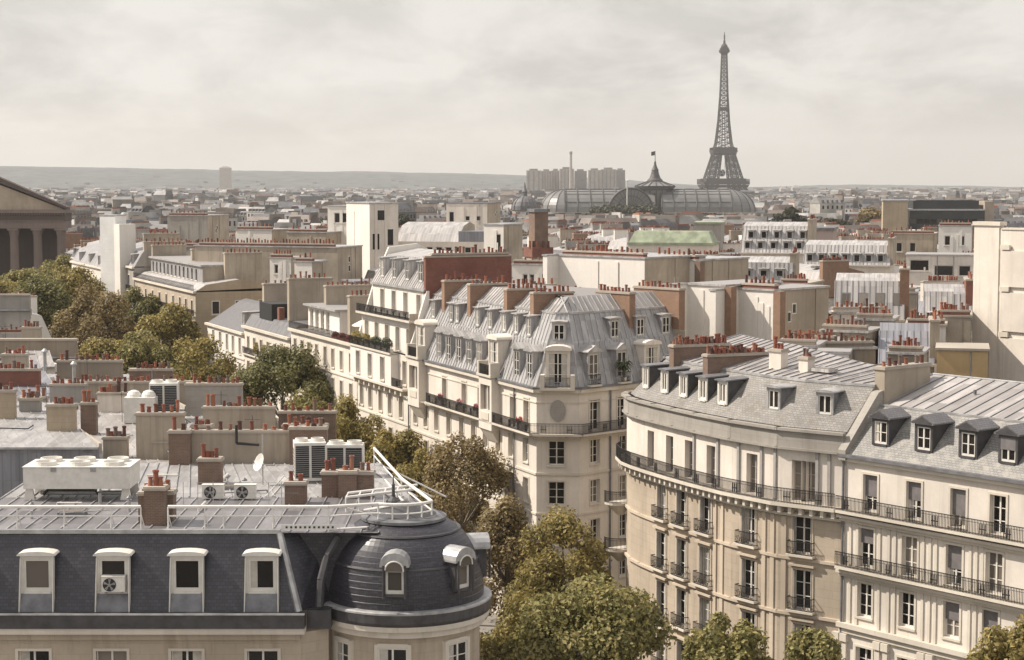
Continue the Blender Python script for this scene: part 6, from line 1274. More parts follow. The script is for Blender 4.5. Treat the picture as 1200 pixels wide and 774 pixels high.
def mid_house(s0, n0, lv, du, ze, rz):
    A = S0 + SU * (s0 + lv) + SR * n0; B = S0 + SU * s0 + SR * n0; U = -SU; N = N_(U); P = [A, B, B - N * du, A - N * du]
    if not free(P): return False
    c = (A + B) / 2 - N * du / 2; px, py = proj((c.x, c.y, ze))
    if px < -25 or px > 1225 or c.y < 160: return False
    wall, wn = rnd.choice((('cream', 'cream'), ('white_wall', 'white'), ('stone', 'sandy'), ('tan', 'tan'), ('cream', 'pale'), ('grey_stone', 'grey'), ('pink', 'rosy'), ('white_wall', 'bright white')))
    roof, rn = rnd.choice((('zinc', 'grey zinc'), ('zinc_light', 'pale zinc'), ('zinc_light', 'light zinc'), ('zinc_blue', 'bluish zinc'), ('slate_mid', 'slate'), ('zinc', 'seamed zinc'), ('slate_grey', 'grey slate')))
    nd = max(1, int(lv / rnd.uniform(3.2, 4.6))); nc = 1 + (lv > 15); pots = rnd.randint(8, 13)
    style = rnd.random(); flat = style < .22; gm, gn = rnd.choice((('beige', 'beige'), ('brown', 'brown'), ('brick_red', 'red brick'), ('white_wall', 'white'), ('brick_tan', 'tan brick'), ('cream', 'cream'), ('dirty', 'stained')))
    base = f'{wn} house, {gn} wall, ' + ('flat roof' if flat else f'{rn} roof') + ', ' + place_words(px, c.y); k = base; j = 0
    while k in USED:
        j += 1
        if j == 1: k = base.replace(' house', f' {nd} dormer house' if not flat else ' blockish house')
        elif j == 2: k = base.replace(' house', ' lower house' if ze < 23 else ' taller house')
        elif j == 3: k = base.replace(' house', ' narrow house' if lv < 14 else ' broad house')
        else: k = base.replace(' house', f' {pots * nc} pot house'); break
    USED[k] = 1
    th = Thing('haussmann_house', k, 'house', A, 'houses filling the middle distance'); ang = math.atan2(U.y, U.x); angR = math.atan2(SR.y, SR.x)
    w = th.p('wall'); w.prism(P, 0, ze, wall); q = lambda u, n, z: A + U * u - N * n + Z * z
    co = th.p('cornice'); co.box(A, U, 0, lv, .002, .4, ze - .3, ze, 'trim'); near = c.y < 330
    fr = [(A, U, lv, ang)]
    for r in range(3 if near else 2):
        z = ze - 3.1 - r * 3.4
        for i in range(int(lv / 2.9)):
            pos = q((i + .7) * 2.9, -.02, z); window(th.o, pos - th.loc, ang, 1.2, 2.1, sub=False)
    if near or rnd.random() < .5: railing(th.p('balcony_railing'), [A + N * .5, B + N * .5], ze - 3.3, 1.0, .5, motif=False); co.box(A, U, 0, lv, .002, .6, ze - 3.5, ze - 3.3, 'trim')
    if flat:
        th.p('roof').prism([q(-.0, -.2, 0), q(lv, -.2, 0), q(lv, du, 0), q(0, du, 0)], ze + .001, ze + .35, roof); zt = ze + .4; pv = th.p('rooftop_hut'); pu = rnd.uniform(.1, .5) * lv; pv.box(A, U, pu, pu + lv * .4, -du * .8, -du * .25, ze + .35, ze + 2.9, wall); pv.box(A, U, pu - .2, pu + lv * .4 + .2, -du * .82, -du * .22, ze + 2.9, ze + 3.1, roof)
    else:
        zt = ze + rz; rf = th.p('roof'); i1 = rz * .42
        a = [q(0, -.05, ze), q(lv, -.05, ze), q(lv, i1, zt), q(0, i1, zt)]; rf.face(a, roof); rf.face([q(0, i1, zt), q(lv, i1, zt), q(lv, du / 2, zt + .9), q(0, du / 2, zt + .9)], 'zinc_light' if rnd.random() < .5 else 'zinc'); rf.face([q(0, du / 2, zt + .9), q(lv, du / 2, zt + .9), q(lv, du - i1, zt), q(0, du - i1, zt)], 'zinc'); rf.face([q(0, du - i1, zt), q(lv, du - i1, zt), q(lv, du + .05, ze), q(0, du + .05, ze)], roof)
        for u in (0, lv): w.face([q(u, 0, ze), q(u, i1, zt - .02), q(u, du / 2, zt + .88), q(u, du - i1, zt - .02), q(u, du, ze)], gm)
        for i in range(nd):
            dormer(th.o, q(lv * (i + .5) / nd, .25, ze + .5) - th.loc, ang, 1.3, 1.9, 1.4, rnd.choice(('flat', 'flat', 'gable', 'seg')), 'zinc_plain', 'zinc_grey', 'zinc_light', 'dark', False)
        if rnd.random() < .6:
            sk = MB(); u = rnd.uniform(.2, .7) * lv; zz = zt + .5; sk.box(A, U, u, u + 1.4, -du * .36, -du * .24, zz, zz + .35, 'zinc_grey'); sk.box(A, U, u + .1, u + 1.3, -du * .35, -du * .25, zz + .35, zz + .4, 'glass_mid'); th.put('skylight', sk)
    for i in range(rnd.randint(1, 3)):
        u = rnd.uniform(.1, .9) * lv; n_ = rnd.uniform(.25, .75) * du; z_ = zt + (.2 if flat else .3); kd = rnd.random(); s_ = MB(); p = q(u, n_, z_)
        if kd < .45: s_.tube(p - Z * .4, p + Z * rnd.uniform(1.6, 3), .035, 'iron', 4); s_.tube(p + Z * 1.5 - V2(.5, 0), p + Z * 1.5 + V2(.5, 0), .03, 'iron', 4); th.put('aerial', s_)
        elif kd < .75: s_.tube(p - Z * .4, p + Z * rnd.uniform(.8, 1.6), .14, 'steel', 6); th.put('vent_pipe', s_)
        else: s_.cbox(p - Z * .6, rnd.uniform(1, 2.2), rnd.uniform(.8, 1.6), rnd.uniform(1.2, 2), rnd.choice(('white_wall', 'zinc_plain', 'beige', 'ac_white')), ang); th.put('rooftop_box', s_)
    th.done()
    for i in range(2):
        u = rnd.uniform(.1, .8) * du; s_ = MB(); s_.box(B, -N, u, u + rnd.uniform(.3, .9), -.0, .14, ze - 8, ze - .05, gm); th.put('flue', s_)
    for i in range(nc):
        f = B if i == 0 else q(lv * rnd.uniform(.45, .6), 0, 0); ln = du * rnd.uniform(.45, .8); slab_chimney(th, V2(f.x, f.y) - N * rnd.uniform(.6, 2.0), -N, ln, ze + .2, zt + rnd.uniform(1.5, 2.6), int(pots * ln / 6) + 3, gm, rnd.uniform(.7, 1.1), sub=c.y < 205)
    KEEP.append(P); BOX.append((P, (min(q_.x for q_ in P), max(q_.x for q_ in P), min(q_.y for q_ in P), max(q_.y for q_ in P))))
    return True
count = 0
n0 = 14.2; row = 0
while n0 < 520:
    du = rnd.uniform(10.5, 13); s = -70 + rnd.uniform(0, 10)
    while s < 560:
        lv = rnd.uniform(11, 20)
        Y = S0.y + SU.y * (s + lv / 2) + SR.y * (n0 + du / 2)
        if Y < 620 and rnd.random() > .05:
            ze = rnd.uniform(20.5, 25.5) + (1.2 if row % 3 == 0 else 0) + (0 if Y < 400 else -.5)
            if Y < 215: ze = min(ze, 23.5)
            if mid_house(s, n0, lv, du, ze, rnd.uniform(2.6, 4.4)): count += 1
        s += lv + .05 + (9 if rnd.random() < .1 else 0)
    n0 += du + (11 if row % 2 else 4.5); row += 1
n0 = -39
while n0 > -200:
    s = 70
    while s < 420:
        lv = rnd.uniform(12, 20)
        if rnd.random() > .05 and mid_house(s, n0, lv, 12, rnd.uniform(19, 23), rnd.uniform(2.5, 3.8)): count += 1
        s += lv + .05
    n0 -= 17
print('filler houses', count)

# dark glass block, tan block beside it, copper roofs
def block(name, label, px0, y0, Y, px1, dep, m, ang=0, bands=None, roof='zinc_plain', zbot=0, cat='building', extra=None):
    p = at(px0, y0, Y); A = V2(p.x, p.y); U = V2(math.cos(ang), math.sin(ang)); L = along(A, U, px1, p.z); th = Thing(name, label, cat, A); N = N_(U)
    th.p('wall').box(A, U, 0, L, -dep, 0, zbot, p.z, m); th.p('roof').box(A, U, -.3, L + .3, -dep - .3, .3, p.z, p.z + .5, roof)
    if bands:
        b = th.p('window_band')
        for z in range(int(p.z) - 2, int(p.z) - 16, -3):
            n = max(3, int(L / 2.2))
            for i in range(n): b.box(A, U, L * i / n + .2, L * (i + 1) / n - .2, .002, .1, z - 1.6, z, bands if rnd.random() < .8 else 'glass_mid')
    return th, A, U, N, L, p.z
th, A, U, N, L, z = block('dark_glass_block', 'dark glass office block with stepped top, right of the lattice tower', 1066, 247, 620, 1154, 22, 'dark_glass', R(-6), 'glass'); th.p('penthouse').box(A, U, L * .06, L * .94, -20, -3, z, z + 3.4, 'dark_glass'); th.p('penthouse').box(A, U, L * .1, L * .9, -19, -4, z + 3.4, z + 3.7, 'zinc_dark'); th.p('side_panel').box(A, U, L, L + 3.2, -18, -.5, 0, z + 3.2, 'beige'); th.done()
block('tan_block', 'plain tan rendered block with stumpy chimneys, left of the dark glass block', 1035, 236, 610, 1064, 16, 'tan', R(-10))[0].done()
th, A, U, N, L, z = block('copper_roofed_house', 'house with pale green copper roof beneath the domed lantern', 737, 287, 372, 835, 10, 'cream', R(-14), None, 'green_roof'); rf = th.p('mansard'); rf.hexa([A + Z * (z + .5), A + U * L + Z * (z + .5), A + U * L - N * 9 + Z * (z + .5), A - N * 9 + Z * (z + .5)], [A + U - N * 1.4 + Z * (z + 2.8), A + U * (L - 1) - N * 1.4 + Z * (z + 2.8), A + U * (L - 1) - N * 7 + Z * (z + 2.8), A + U - N * 7 + Z * (z + 2.8)], 'green_roof'); th.done()
block('pink_walled_house', 'plain rosy grey walled house right of the stepped dormer roof', 945, 270, 352, 976, 12, 'pink', R(-14), None, 'zinc_dark')[0].done()
block('green_gabled_house', 'grey green fronted hall with a pale framed blank front, below the lattice tower', 814, 263, 430, 845, 14, 'grey_stone', R(-10), None, 'green_roof')[0].done()

# ================================================================ glass exhibition hall with domed lantern
def exhibition_hall():
    Y = 1440.0; k = Y / F; X = lambda px: (px - 600) * k; g = lambda py: at(770, py, Y).z
    th = Thing('glass_hall', 'long glass vaulted exhibition hall with domed lantern and flag, before the lattice tower', 'hall', (X(770), Y, 0))
    gl, ir, st_ = th.p('vault_glazing'), th.p('vault_rib'), th.p('base_wall')
    zs, zt = g(249), g(222)
    def vault(px0, px1, yc, rad, rise, nr, hip0=0, hip1=0):
        x0, x1 = X(px0), X(px1); n = 14; arc = lambda f: [(math.cos(math.pi * i / n) * rad * f, math.sin(math.pi * i / n) * rise * f) for i in range(n + 1)]
        xs = [x0 + (x1 - x0) * i / nr for i in range(nr + 1)]
        for i, (a, b) in enumerate(zip(xs, xs[1:])):
            for (u, v), (u2, v2) in zip(arc(1), arc(1)[1:]): gl.face([(a, yc - u, zs + v), (b, yc - u, zs + v), (b, yc - u2, zs + v2), (a, yc - u2, zs + v2)], 'palais_glass')
        for x in xs:
            pts = [Vector((x, yc - u * 1.01, zs + v * 1.01)) for u, v in arc(1)]; ir.path(pts, .55, 'palais_iron', 5)
        for i in (2, 4, 5, 6, 7): u, v = arc(1.005)[i]; ir.tube((x0, yc - u, zs + v), (x1, yc - u, zs + v), .3, 'palais_iron', 4)
        st_.box(V2(x0, yc - rad - 1), V2(1, 0), 0, x1 - x0, -2 * rad - 2, 0, 0, zs, 'grey_stone')
        return arc(1)
    vault(662, 768, Y + 26, 22, zt - zs, 7); vault(776, 858, Y + 26, 22, zt - zs, 6)
    for px, s in ((664, -1), (858, 1)):                       # rounded ends
        x = X(px)
        for i in range(8):
            a0, a1 = math.pi * i / 8, math.pi * (i + 1) / 8
            for (u, v), (u2, v2) in zip([(22 * math.cos(t * .157), math.sin(t * .157) * (zt - zs)) for t in range(10)], [(22 * math.cos(t * .157), math.sin(t * .157) * (zt - zs)) for t in range(1, 11)]):
                P = lambda r, z, a: Vector((x + s * r * math.sin(a), Y + 26 - r * math.cos(a), zs + z)); gl.face([P(u, v, a0), P(u, v, a1), P(u2, v2, a1), P(u2, v2, a0)], 'palais_glass')
            for t in range(9): ir.tube(P(22 * math.cos(t * .157), math.sin(t * .157) * (zt - zs), a0), P(22 * math.cos((t + 1) * .157), math.sin((t + 1) * .157) * (zt - zs), a0), .4, 'palais_iron', 4)
        st_.lathe(Vector((x, Y + 26, 0)), [(23, 0), (23, zs)], 'grey_stone', 24)
    # transept running to the front with its round glazed gable
    xc = X(738); r = 17.5; n = 16; zb = g(247)
    pts = [(xc + r * math.cos(math.pi * i / n), zb + r * 1.02 * math.sin(math.pi * i / n)) for i in range(n + 1)]
    for (a, z0), (b, z1) in zip(pts, pts[1:]): gl.face([(a, Y - 12, z0), (b, Y - 12, z1), (b, Y + 30, z1), (a, Y + 30, z0)], 'palais_glass')
    gb = th.p('gable_glazing'); gb.face([(a, Y - 11.9, z) for a, z in pts], 'palais_glass'); ir.path([Vector((a, Y - 12, z)) for a, z in pts], .8, 'palais_iron', 5); ir.path([Vector((xc + (a - xc) * .66, Y - 12.2, zb + (z - zb) * .66)) for a, z in pts], .3, 'palais_iron', 4)
    for i in range(1, 16): a, z = pts[i]; ir.tube((xc + (a - xc) * .25, Y - 12.1, zb + (z - zb) * .25), (a, Y - 12.1, z), .22, 'palais_iron', 4)
    st_.box(V2(xc, Y - 12), V2(1, 0), -r - 2, r + 2, -24, 0, 0, zb, 'grey_stone')
    b_ = th.p('window_bay')
    for px in range(786, 866, 7): b_.box(V2(X(px), Y + 3), V2(1, 0), 0, 3, .002, .3, zs - 9, zs - 1.5, 'glass_mid'); b_.box(V2(X(px) + 3.4, Y + 3), V2(1, 0), 0, .7, .002, .8, zs - 12, zs - .5, 'trim')
    for px in range(668, 706, 7): b_.box(V2(X(px), Y + 3), V2(1, 0), 0, 3, .002, .3, zs - 9, zs - 1.5, 'glass_mid')
    # dome, lantern, spire and flag
    dc = Vector((X(770), Y + 26, 0)); dm = th.p('dome'); zd = g(222)
    dm.lathe(dc, [(13, zs), (13, zd - 1), (16.5, zd + 1.5), (16.5, zd + 2.5), (12, zd + 4), (6.5, zd + 6)], 'palais_glass', 28); dm.lathe(dc, [(16.6, zd + 1.2), (16.9, zd + 2.6)], 'palais_iron', 28)
    ln = th.p('lantern'); ln.lathe(dc, [(6.6, zd + 6), (6.2, zd + 7.5), (4.6, zd + 9), (3.4, zd + 12), (2.7, zd + 15), (3.0, zd + 15.4), (1.9, zd + 17.5), (1.0, zd + 20), (.8, zd + 22), (.3, zd + 23), (.25, zd + 31)], 'palais_iron', 20)
    fl = th.p('flag'); fl.hexa([dc + V2(-.3, 0) + Z * (zd + 27.5), dc + V2(-3.2, .3) + Z * (zd + 27), dc + V2(-3.2, .6) + Z * (zd + 27), dc + V2(-.3, .3) + Z * (zd + 27.5)], [dc + V2(-.3, 0) + Z * (zd + 30.8), dc + V2(-3.2, .3) + Z * (zd + 30.2), dc + V2(-3.2, .6) + Z * (zd + 30.2), dc + V2(-.3, .3) + Z * (zd + 30.8)], 'palais_iron')
    for i in range(16):
        a = i * .3927; ir.tube(dc + V2(math.cos(a) * 16.3, math.sin(a) * 16.3) + Z * (zd + 2.7), dc + V2(math.cos(a) * 6.6, math.sin(a) * 6.6) + Z * (zd + 6.2), .4, 'palais_iron', 4)
        ir.tube(dc + V2(math.cos(a) * 13.1, math.sin(a) * 13.1) + Z * (zs), dc + V2(math.cos(a) * 13.1, math.sin(a) * 13.1) + Z * (zd - 1), .5, 'palais_iron', 4)
    th.done()
exhibition_hall()
c = at(735, 215, 1380); t = Thing('flagpole', 'thin pale mast standing before the round glass gable', 'mast', (c.x, c.y, 0)); t.p('pole').tube((c.x, c.y, 0), (c.x, c.y, 46), .45, 'frame', 6); t.p('finial').lathe(Vector((c.x, c.y, 46)), [(.8, 0), (1, .6), (.1, 1.4)], 'frame', 8); t.done()
c = at(615, 250, 1150); t = Thing('slate_dome', 'small ribbed slate dome with spire, left of the glass hall', 'dome', (c.x, c.y, 0)); b = t.p('drum'); b.lathe(Vector((c.x, c.y, 0)), [(8, 0), (8, 27), (8.6, 27.4)], 'grey_stone', 20)
t.p('cupola').lathe(Vector((c.x, c.y, 27.4)), [(8.4, 0), (8.2, 2.5), (7.2, 5.2), (5.4, 7.2), (3.2, 8.4), (1.6, 8.8)], 'slate_mid', 20); t.p('spire').lathe(Vector((c.x, c.y, 36.2)), [(1.5, 0), (1.5, 2.5), (1.9, 2.8), (.8, 5), (.2, 9)], 'slate_mid', 12)
for i in range(10): a = i * .628; t.p('rib').path([Vector((c.x + math.cos(a) * r, c.y + math.sin(a) * r, 27.4 + z)) for r, z in ((8.5, 0), (8.3, 2.5), (7.3, 5.2), (5.5, 7.2), (3.2, 8.5))], .35, 'zinc_dark', 4)
t.done()

# ================================================================ the iron lattice tower
def lattice_tower():
    D = 3300.0; base = at(847, 249, D); zs = D / F
    gz = lambda py: at(847, py, D).z
    O = Vector((base.x, D, 0)); zb = -8.0; z1, z2, z3 = gz(221), gz(181), gz(62)
    th = Thing('lattice_tower', 'tall brown iron lattice tower with tapering curved legs on the skyline', 'tower', (O.x, O.y, zb))
    rot = R(3); ca, sa = math.cos(rot), math.sin(rot)
    W = lambda x, y, z: O + Vector((x * ca - y * sa, x * sa + y * ca, z))
    # half width of the outer outline, and leg thickness, by height
    def lerp(t, tab):
        for (a, u), (b, v) in zip(tab, tab[1:]):
            if t <= b: return u + (v - u) * (t - a) / (b - a)
        return tab[-1][1]
    hz = [(zb, 62), (z1, 36.5), (z2 - 1, 19.0), (z2 + 22, 13.6), (z2 + 60, 9.6), (z2 + 110, 6.6), (z3 - 8, 4.6), (z3 + 2, 4.2)]
    lz = [(zb, 25), (z1, 21), (z2, 13), (z2 + 22, 8.4), (z2 + 60, 8)]
    m = 'tower_iron'
    def leg_panel(b, sx, sy, za, zc, r, rd):
        def cor(z):
            h, l = lerp(z, hz), lerp(z, lz); return [W(sx * h, sy * h, z), W(sx * (h - l), sy * h, z), W(sx * (h - l), sy * (h - l), z), W(sx * h, sy * (h - l), z)]
        A, B = cor(za), cor(zc)
        for i in range(4):
            j = (i + 1) % 4; b.tube(A[i], B[i], r, m, 4); b.tube(A[i], B[j], rd, m, 4); b.tube(A[j], B[i], rd, m, 4); b.tube(B[i], B[j], rd, m, 4)
            mA, mB = (A[i] + A[j]) / 2, (B[i] + B[j]) / 2; b.tube((A[i] + B[i]) / 2, (A[j] + B[j]) / 2, rd * .8, m, 4); b.tube(mA, (A[i] + B[i]) / 2, rd * .6, m, 4); b.tube(mA, (A[j] + B[j]) / 2, rd * .6, m, 4)
    for sx in (-1, 1):
        for sy in (-1, 1):
            b = MB(); zz = [zb + (z1 - zb) * i / 5 for i in range(6)]
            for a, c in zip(zz, zz[1:]): leg_panel(b, sx, sy, a, c, 1.5, .75)
            zz = [z1 + (z2 - z1) * i / 5 for i in range(6)]
            for a, c in zip(zz, zz[1:]): leg_panel(b, sx, sy, a, c, 1.25, .7)
            th.put('leg', b)
    b = th.p('upper_shaft'); zz = [z2 + (z3 - z2) * (1 - (1 - i / 22) ** 1.25) for i in range(23)]
    for a, c in zip(zz, zz[1:]):
        ha, hc = lerp(a, hz), lerp(c, hz); A = [W(x * ha, y * ha, a) for x, y in ((-1, -1), (1, -1), (1, 1), (-1, 1))]; B = [W(x * hc, y * hc, c) for x, y in ((-1, -1), (1, -1), (1, 1), (-1, 1))]
        for i in range(4):
            j = (i + 1) % 4; b.tube(A[i], B[i], 1.05, m, 4); b.tube(B[i], B[j], .6, m, 4); b.tube(A[i], B[j], .62, m, 4); b.tube(A[j], B[i], .62, m, 4)
            if a < z2 + 75: g_ = lambda f: A[i].lerp(A[j], f); h_ = lambda f: B[i].lerp(B[j], f); b.tube(g_(.3), h_(.3), .55, m, 4); b.tube(g_(.7), h_(.7), .55, m, 4)
            b.tube((A[i] + A[j]) / 2, (B[i] + B[j]) / 2, .5, m, 4)
    def deck(name, z, h, hw, kk=1.0):
        b = th.p(name); sq = lambda w, zz_: [W(x * w, y * w, zz_) for x, y in ((-1, -1), (1, -1), (1, 1), (-1, 1))]
        b.hexa(sq(hw * .94, z - h), sq(hw, z - h * .55), m); b.hexa(sq(hw + .8, z - h * .5), sq(hw + .8, z), m); b.hexa(sq(hw * .9, z), sq(hw * .88, z + h * .5), m)
        for i in range(28):
            for s in range(4): f = -1 + 2 * (i + .5) / 28; x, y = ((f, -1), (1, f), (f, 1), (-1, f))[s]; b.tube(W(x * hw * 1.02, y * hw * 1.02, z), W(x * hw * 1.02, y * hw * 1.02, z + h * .42), .25, m, 4)
    deck('first_platform', gz(213), 11, 41); deck('second_platform', gz(176), 9.5, 21.5); deck('intermediate_platform', gz(127), 3.2, 8.0)
    a = th.p('arch')
    for s in range(4):
        pts, pt2 = [], []
        for i in range(17):
            t = math.pi * i / 16; u = 37 * math.cos(t); z = zb + 8 + (z1 - zb - 18) * math.sin(t); w = lerp(z, hz) - 1
            x, y = ((u, -w), (w, u), (-u, w), (-w, -u))[s]; pts.append(W(x, y, z)); x, y = ((u * 1.09, -w), (w, u * 1.09), (-u * 1.09, w), (-w, -u * 1.09))[s]; pt2.append(W(x, y, z + 4.5 * math.sin(t) + .5))
        a.path(pts, .8, m, 4); a.path(pt2, .8, m, 4)
        for p, q in zip(pts, pt2[1:]): a.tube(p, q, .4, m, 4)
    t = th.p('summit_cabin'); o = O; sq = lambda w, z: [W(x * w, y * w, z) for x, y in ((-1, -1), (1, -1), (1, 1), (-1, 1))]
    t.hexa(sq(4.4, z3 - 3), sq(8.2, z3 + 1), m); t.hexa(sq(8.6, z3 + 1), sq(8.6, z3 + 5), m); t.hexa(sq(7.4, z3 + 5), sq(7.0, z3 + 9), m); t.lathe(Vector((o.x, o.y, z3 + 9)), [(6.4, 0), (6.0, 3), (4.2, 6), (2.2, 7.5), (2.0, 11), (2.4, 11.4), (1.2, 14)], m, 14)
    zt = gz(38); an = th.p('antenna'); an.tube((o.x, o.y, z3 + 22), (o.x, o.y, z3 + 32), 1.1, m, 6); an.tube((o.x, o.y, z3 + 32), (o.x, o.y, zt), .6, m, 6)
    for z in (z3 + 26, z3 + 30): an.lathe(Vector((o.x, o.y, z)), [(2.2, 0), (2.2, .7), (.5, .8)], m, 8)
    th.done()
    c = Vector((O.x - 3, O.y - 6, gz(203))); t = Thing('giant_ball', 'giant round ball hung between the platforms of the lattice tower', 'ball', c); b = t.p('ball'); n = 18
    b.lathe(c, [(max(.01, 6.6 * math.sin(math.pi * i / 12)), -6.6 * math.cos(math.pi * i / 12)) for i in range(13)], 'ac_grey', n); s = t.p('patch')
    for v in ((-.3, -.9, .3), (.6, -.75, .2), (-.1, -.85, -.55), (.3, -.5, .8), (-.8, -.5, -.2)):
        v = Vector(v).normalized(); x = v.cross(Z).normalized(); y = x.cross(v); s.hexa([c + v * 6.1 + (x * math.cos(a * 1.2566) + y * math.sin(a * 1.2566)) * 2.4 for a in range(5)], [c + v * 6.75 + (x * math.cos(a * 1.2566) + y * math.sin(a * 1.2566)) * 1.9 for a in range(5)], 'black')
    for dx in (-4, 4): t.p('cable').tube(c + V2(dx, 0) + Z * 4, c + V2(dx * 1.5, 0) + Z * (gz(181) - c.z), .25, 'black', 4)
    t.done()
lattice_tower()

# ================================================================ high-rise cluster, slim chimney, far slabs
for i, (a, b_, y, s) in enumerate(((617.5, 634, 200, 0), (635, 646, 200.5, 1), (647, 655.5, 200, 0), (656.5, 672, 198, 1), (674, 687, 200.5, 2), (690, 704, 199.5, 0), (704.8, 721.8, 198.6, 1), (722.2, 732, 199.5, 2))):
    Y = 4250 + (i * 37) % 90; p0, p1 = at(a - .6, y, Y), at(b_ + .6, y, Y); w = p1.x - p0.x
    lab = ('leftmost tower block of the high rise cluster', 'narrow tower block second from left in the high rise cluster', 'slim pale tower block third from left in the high rise cluster', 'tallest wide tower block beside the slim chimney', 'darker tower block just right of the slim chimney', 'pale tower block right of the gap in the cluster', 'rounded wide tower block second from right in the cluster', 'rightmost dark tower block of the high rise cluster')[i]
    t = Thing('tower_block', lab, 'tower block', ((p0.x + p1.x) / 2, Y, 0), 'high rise towers on the skyline'); t.p('wall').box(V2(p0.x, Y), V2(1, 0), 0, w, -28, 0, 0, p0.z, 'concrete' if s < 2 else 'concrete_dark'); t.p('roof').box(V2(p0.x, Y), V2(1, 0), w * .2, w * .75, -20, -4, p0.z, p0.z + 4, 'concrete_dark')
    f = t.p('facade_band')
    for j in range(3 + s): f.box(V2(p0.x, Y), V2(1, 0), w * (j + .3) / (3 + s), w * (j + .62) / (3 + s), .01, .8, 2, p0.z - 2, 'concrete_dark')
    t.done()
p = at(669, 178, 4150); t = Thing('slim_chimney', 'very slim tall pale chimney rising above the high rise cluster', 'chimney', (p.x, p.y, 0)); t.p('shaft').tube((p.x, p.y, 0), (p.x, p.y, p.z), 4.2, 'concrete', 12, 2.8); t.p('rim').lathe(Vector((p.x, p.y, p.z - 6)), [(3.4, 0), (3.6, 5), (3, 6.5)], 'concrete_dark', 12); t.done()
for px0, px1, y, Y, lab in ((257, 270, 195, 6200, 'hazy domed tower block on the far left hillside'), (929, 938, 217.5, 4600, 'pale far slab tower right of the lattice tower'), (915, 922, 219, 4700, 'small hazy tower left of the pale far slab')):
    p0, p1 = at(px0, y, Y), at(px1, y, Y); t = Thing('tower_block', lab, 'tower block', ((p0.x + p1.x) / 2, Y, 0)); w = p1.x - p0.x; t.p('wall').box(V2(p0.x, Y), V2(1, 0), 0, w, -26, 0, 0, p0.z - 6, 'concrete'); t.p('roof').hexa([V2(p0.x, Y) + Z * (p0.z - 6), V2(p1.x, Y) + Z * (p0.z - 6), V2(p1.x, Y + 26) + Z * (p0.z - 6), V2(p0.x, Y + 26) + Z * (p0.z - 6)], [V2(p0.x + w * .3, Y + 8) + Z * p0.z, V2(p1.x - w * .3, Y + 8) + Z * p0.z, V2(p1.x - w * .3, Y + 18) + Z * p0.z, V2(p0.x + w * .3, Y + 18) + Z * p0.z], 'concrete_dark'); t.done()

# ================================================================ the countless far roofs, woods and hills
DM = []
for nm, c in (('far pale walls', (.27, .245, .215)), ('far tan walls', (.2, .17, .145)), ('far grey walls', (.15, .145, .14)), ('far white walls', (.44, .42, .38))): DM.append(plain_mat(nm, c, .9, 0, .35, .12))
DR = [plain_mat(nm, c, .6, .15, .35, .2) for nm, c in (('far zinc roofs', (.17, .17, .175)), ('far pale roofs', (.27, .26, .25)), ('far slate roofs', (.075, .075, .08)), ('far brown roofs', (.13, .10, .085)))]
rnd = random.Random(5); b = MB(); Y = 560.0
clear = [(X0, X1, Y0, Y1) for X0, X1, Y0, Y1 in ((30, 215, 1395, 1500), (-15, 40, 1130, 1170), (-250, -115, 490, 590))]
while Y < 6800:
    stp = 16 + Y * .011; hw = .30 * Y; x = -hw - rnd.uniform(0, 20)
    while x < hw:
        w = rnd.uniform(9, 20) * (1 + Y / 9000); d = rnd.uniform(9, 14); yy = Y + rnd.uniform(-7, 7); h = rnd.uniform(17, 25) + (rnd.uniform(0, 9) if rnd.random() < .06 else 0); a = R(rnd.choice((-23, 23, 66, 10, -40)) + rnd.uniform(-6, 6))
        ok = not any(c[0] < x < c[1] and c[2] < yy < c[3] for c in clear)
        if ok and yy < 700:
            P = [V2(x + math.cos(a) * u - math.sin(a) * v, yy + math.sin(a) * u + math.cos(a) * v) for u, v in ((-w / 2, -d / 2), (w / 2, -d / 2), (w / 2, d / 2), (-w / 2, d / 2))]; ok = free(P)
        pxm = 600 + F * x / Y
        if 630 < pxm < 910 and Y < 1440: h = min(h, 44 - 37.5 * Y / F - 4)
        if ok and rnd.random() > .04:
            U = V2(math.cos(a), math.sin(a)); O = V2(x, yy); wm = rnd.choice(DM); rm = rnd.choice(DR); b.box(O, U, -w / 2, w / 2, -d / 2, d / 2, 0, h, wm)
            N = N_(U); q = lambda u, n, z: O + U * u + N * n + Z * z; rh = rnd.uniform(2, 4.5); s = .32 if rnd.random() < .7 else .1
            b.hexa([q(-w / 2 - .2, -d / 2 - .2, h), q(w / 2 + .2, -d / 2 - .2, h), q(w / 2 + .2, d / 2 + .2, h), q(-w / 2 - .2, d / 2 + .2, h)], [q(-w / 2, -d / 2 * s, h + rh), q(w / 2, -d / 2 * s, h + rh), q(w / 2, d / 2 * s, h + rh), q(-w / 2, d / 2 * s, h + rh)], rm, False)
            if Y < 2600:
                b.box(O, U, w / 2 - .8, w / 2, -d * .4, d * .4, h, h + rh + 1.4, rnd.choice(DM)); 
                if rnd.random() < .3 and Y < 1500: b.box(O, U, w / 2 - .6, w / 2 - .2, -d * .35, d * .35, h + rh + 1.4, h + rh + 2.1, 'pot')
                if Y < 1300:
                    for i in range(int(w / 3)): u = -w / 2 + 1.5 + i * 3; b.box(O, U, u, u + 1.1, d * .3, d / 2 - .1, h + .4, h + 1.9, 'zinc_dark'); b.box(O, U, u, u + 1.1, d / 2 + .01, d / 2 + .05, h - 3, h - 1.2, 'glass')
        x += w + rnd.uniform(.5, 5) * (1 + Y / 6000)
    Y += stp * rnd.uniform(.8, 1.2)
o = b.build('distant_city'); tag(o, 'grey and cream roofs of the far city merging toward the hills', 'rooftops', None, 'stuff')
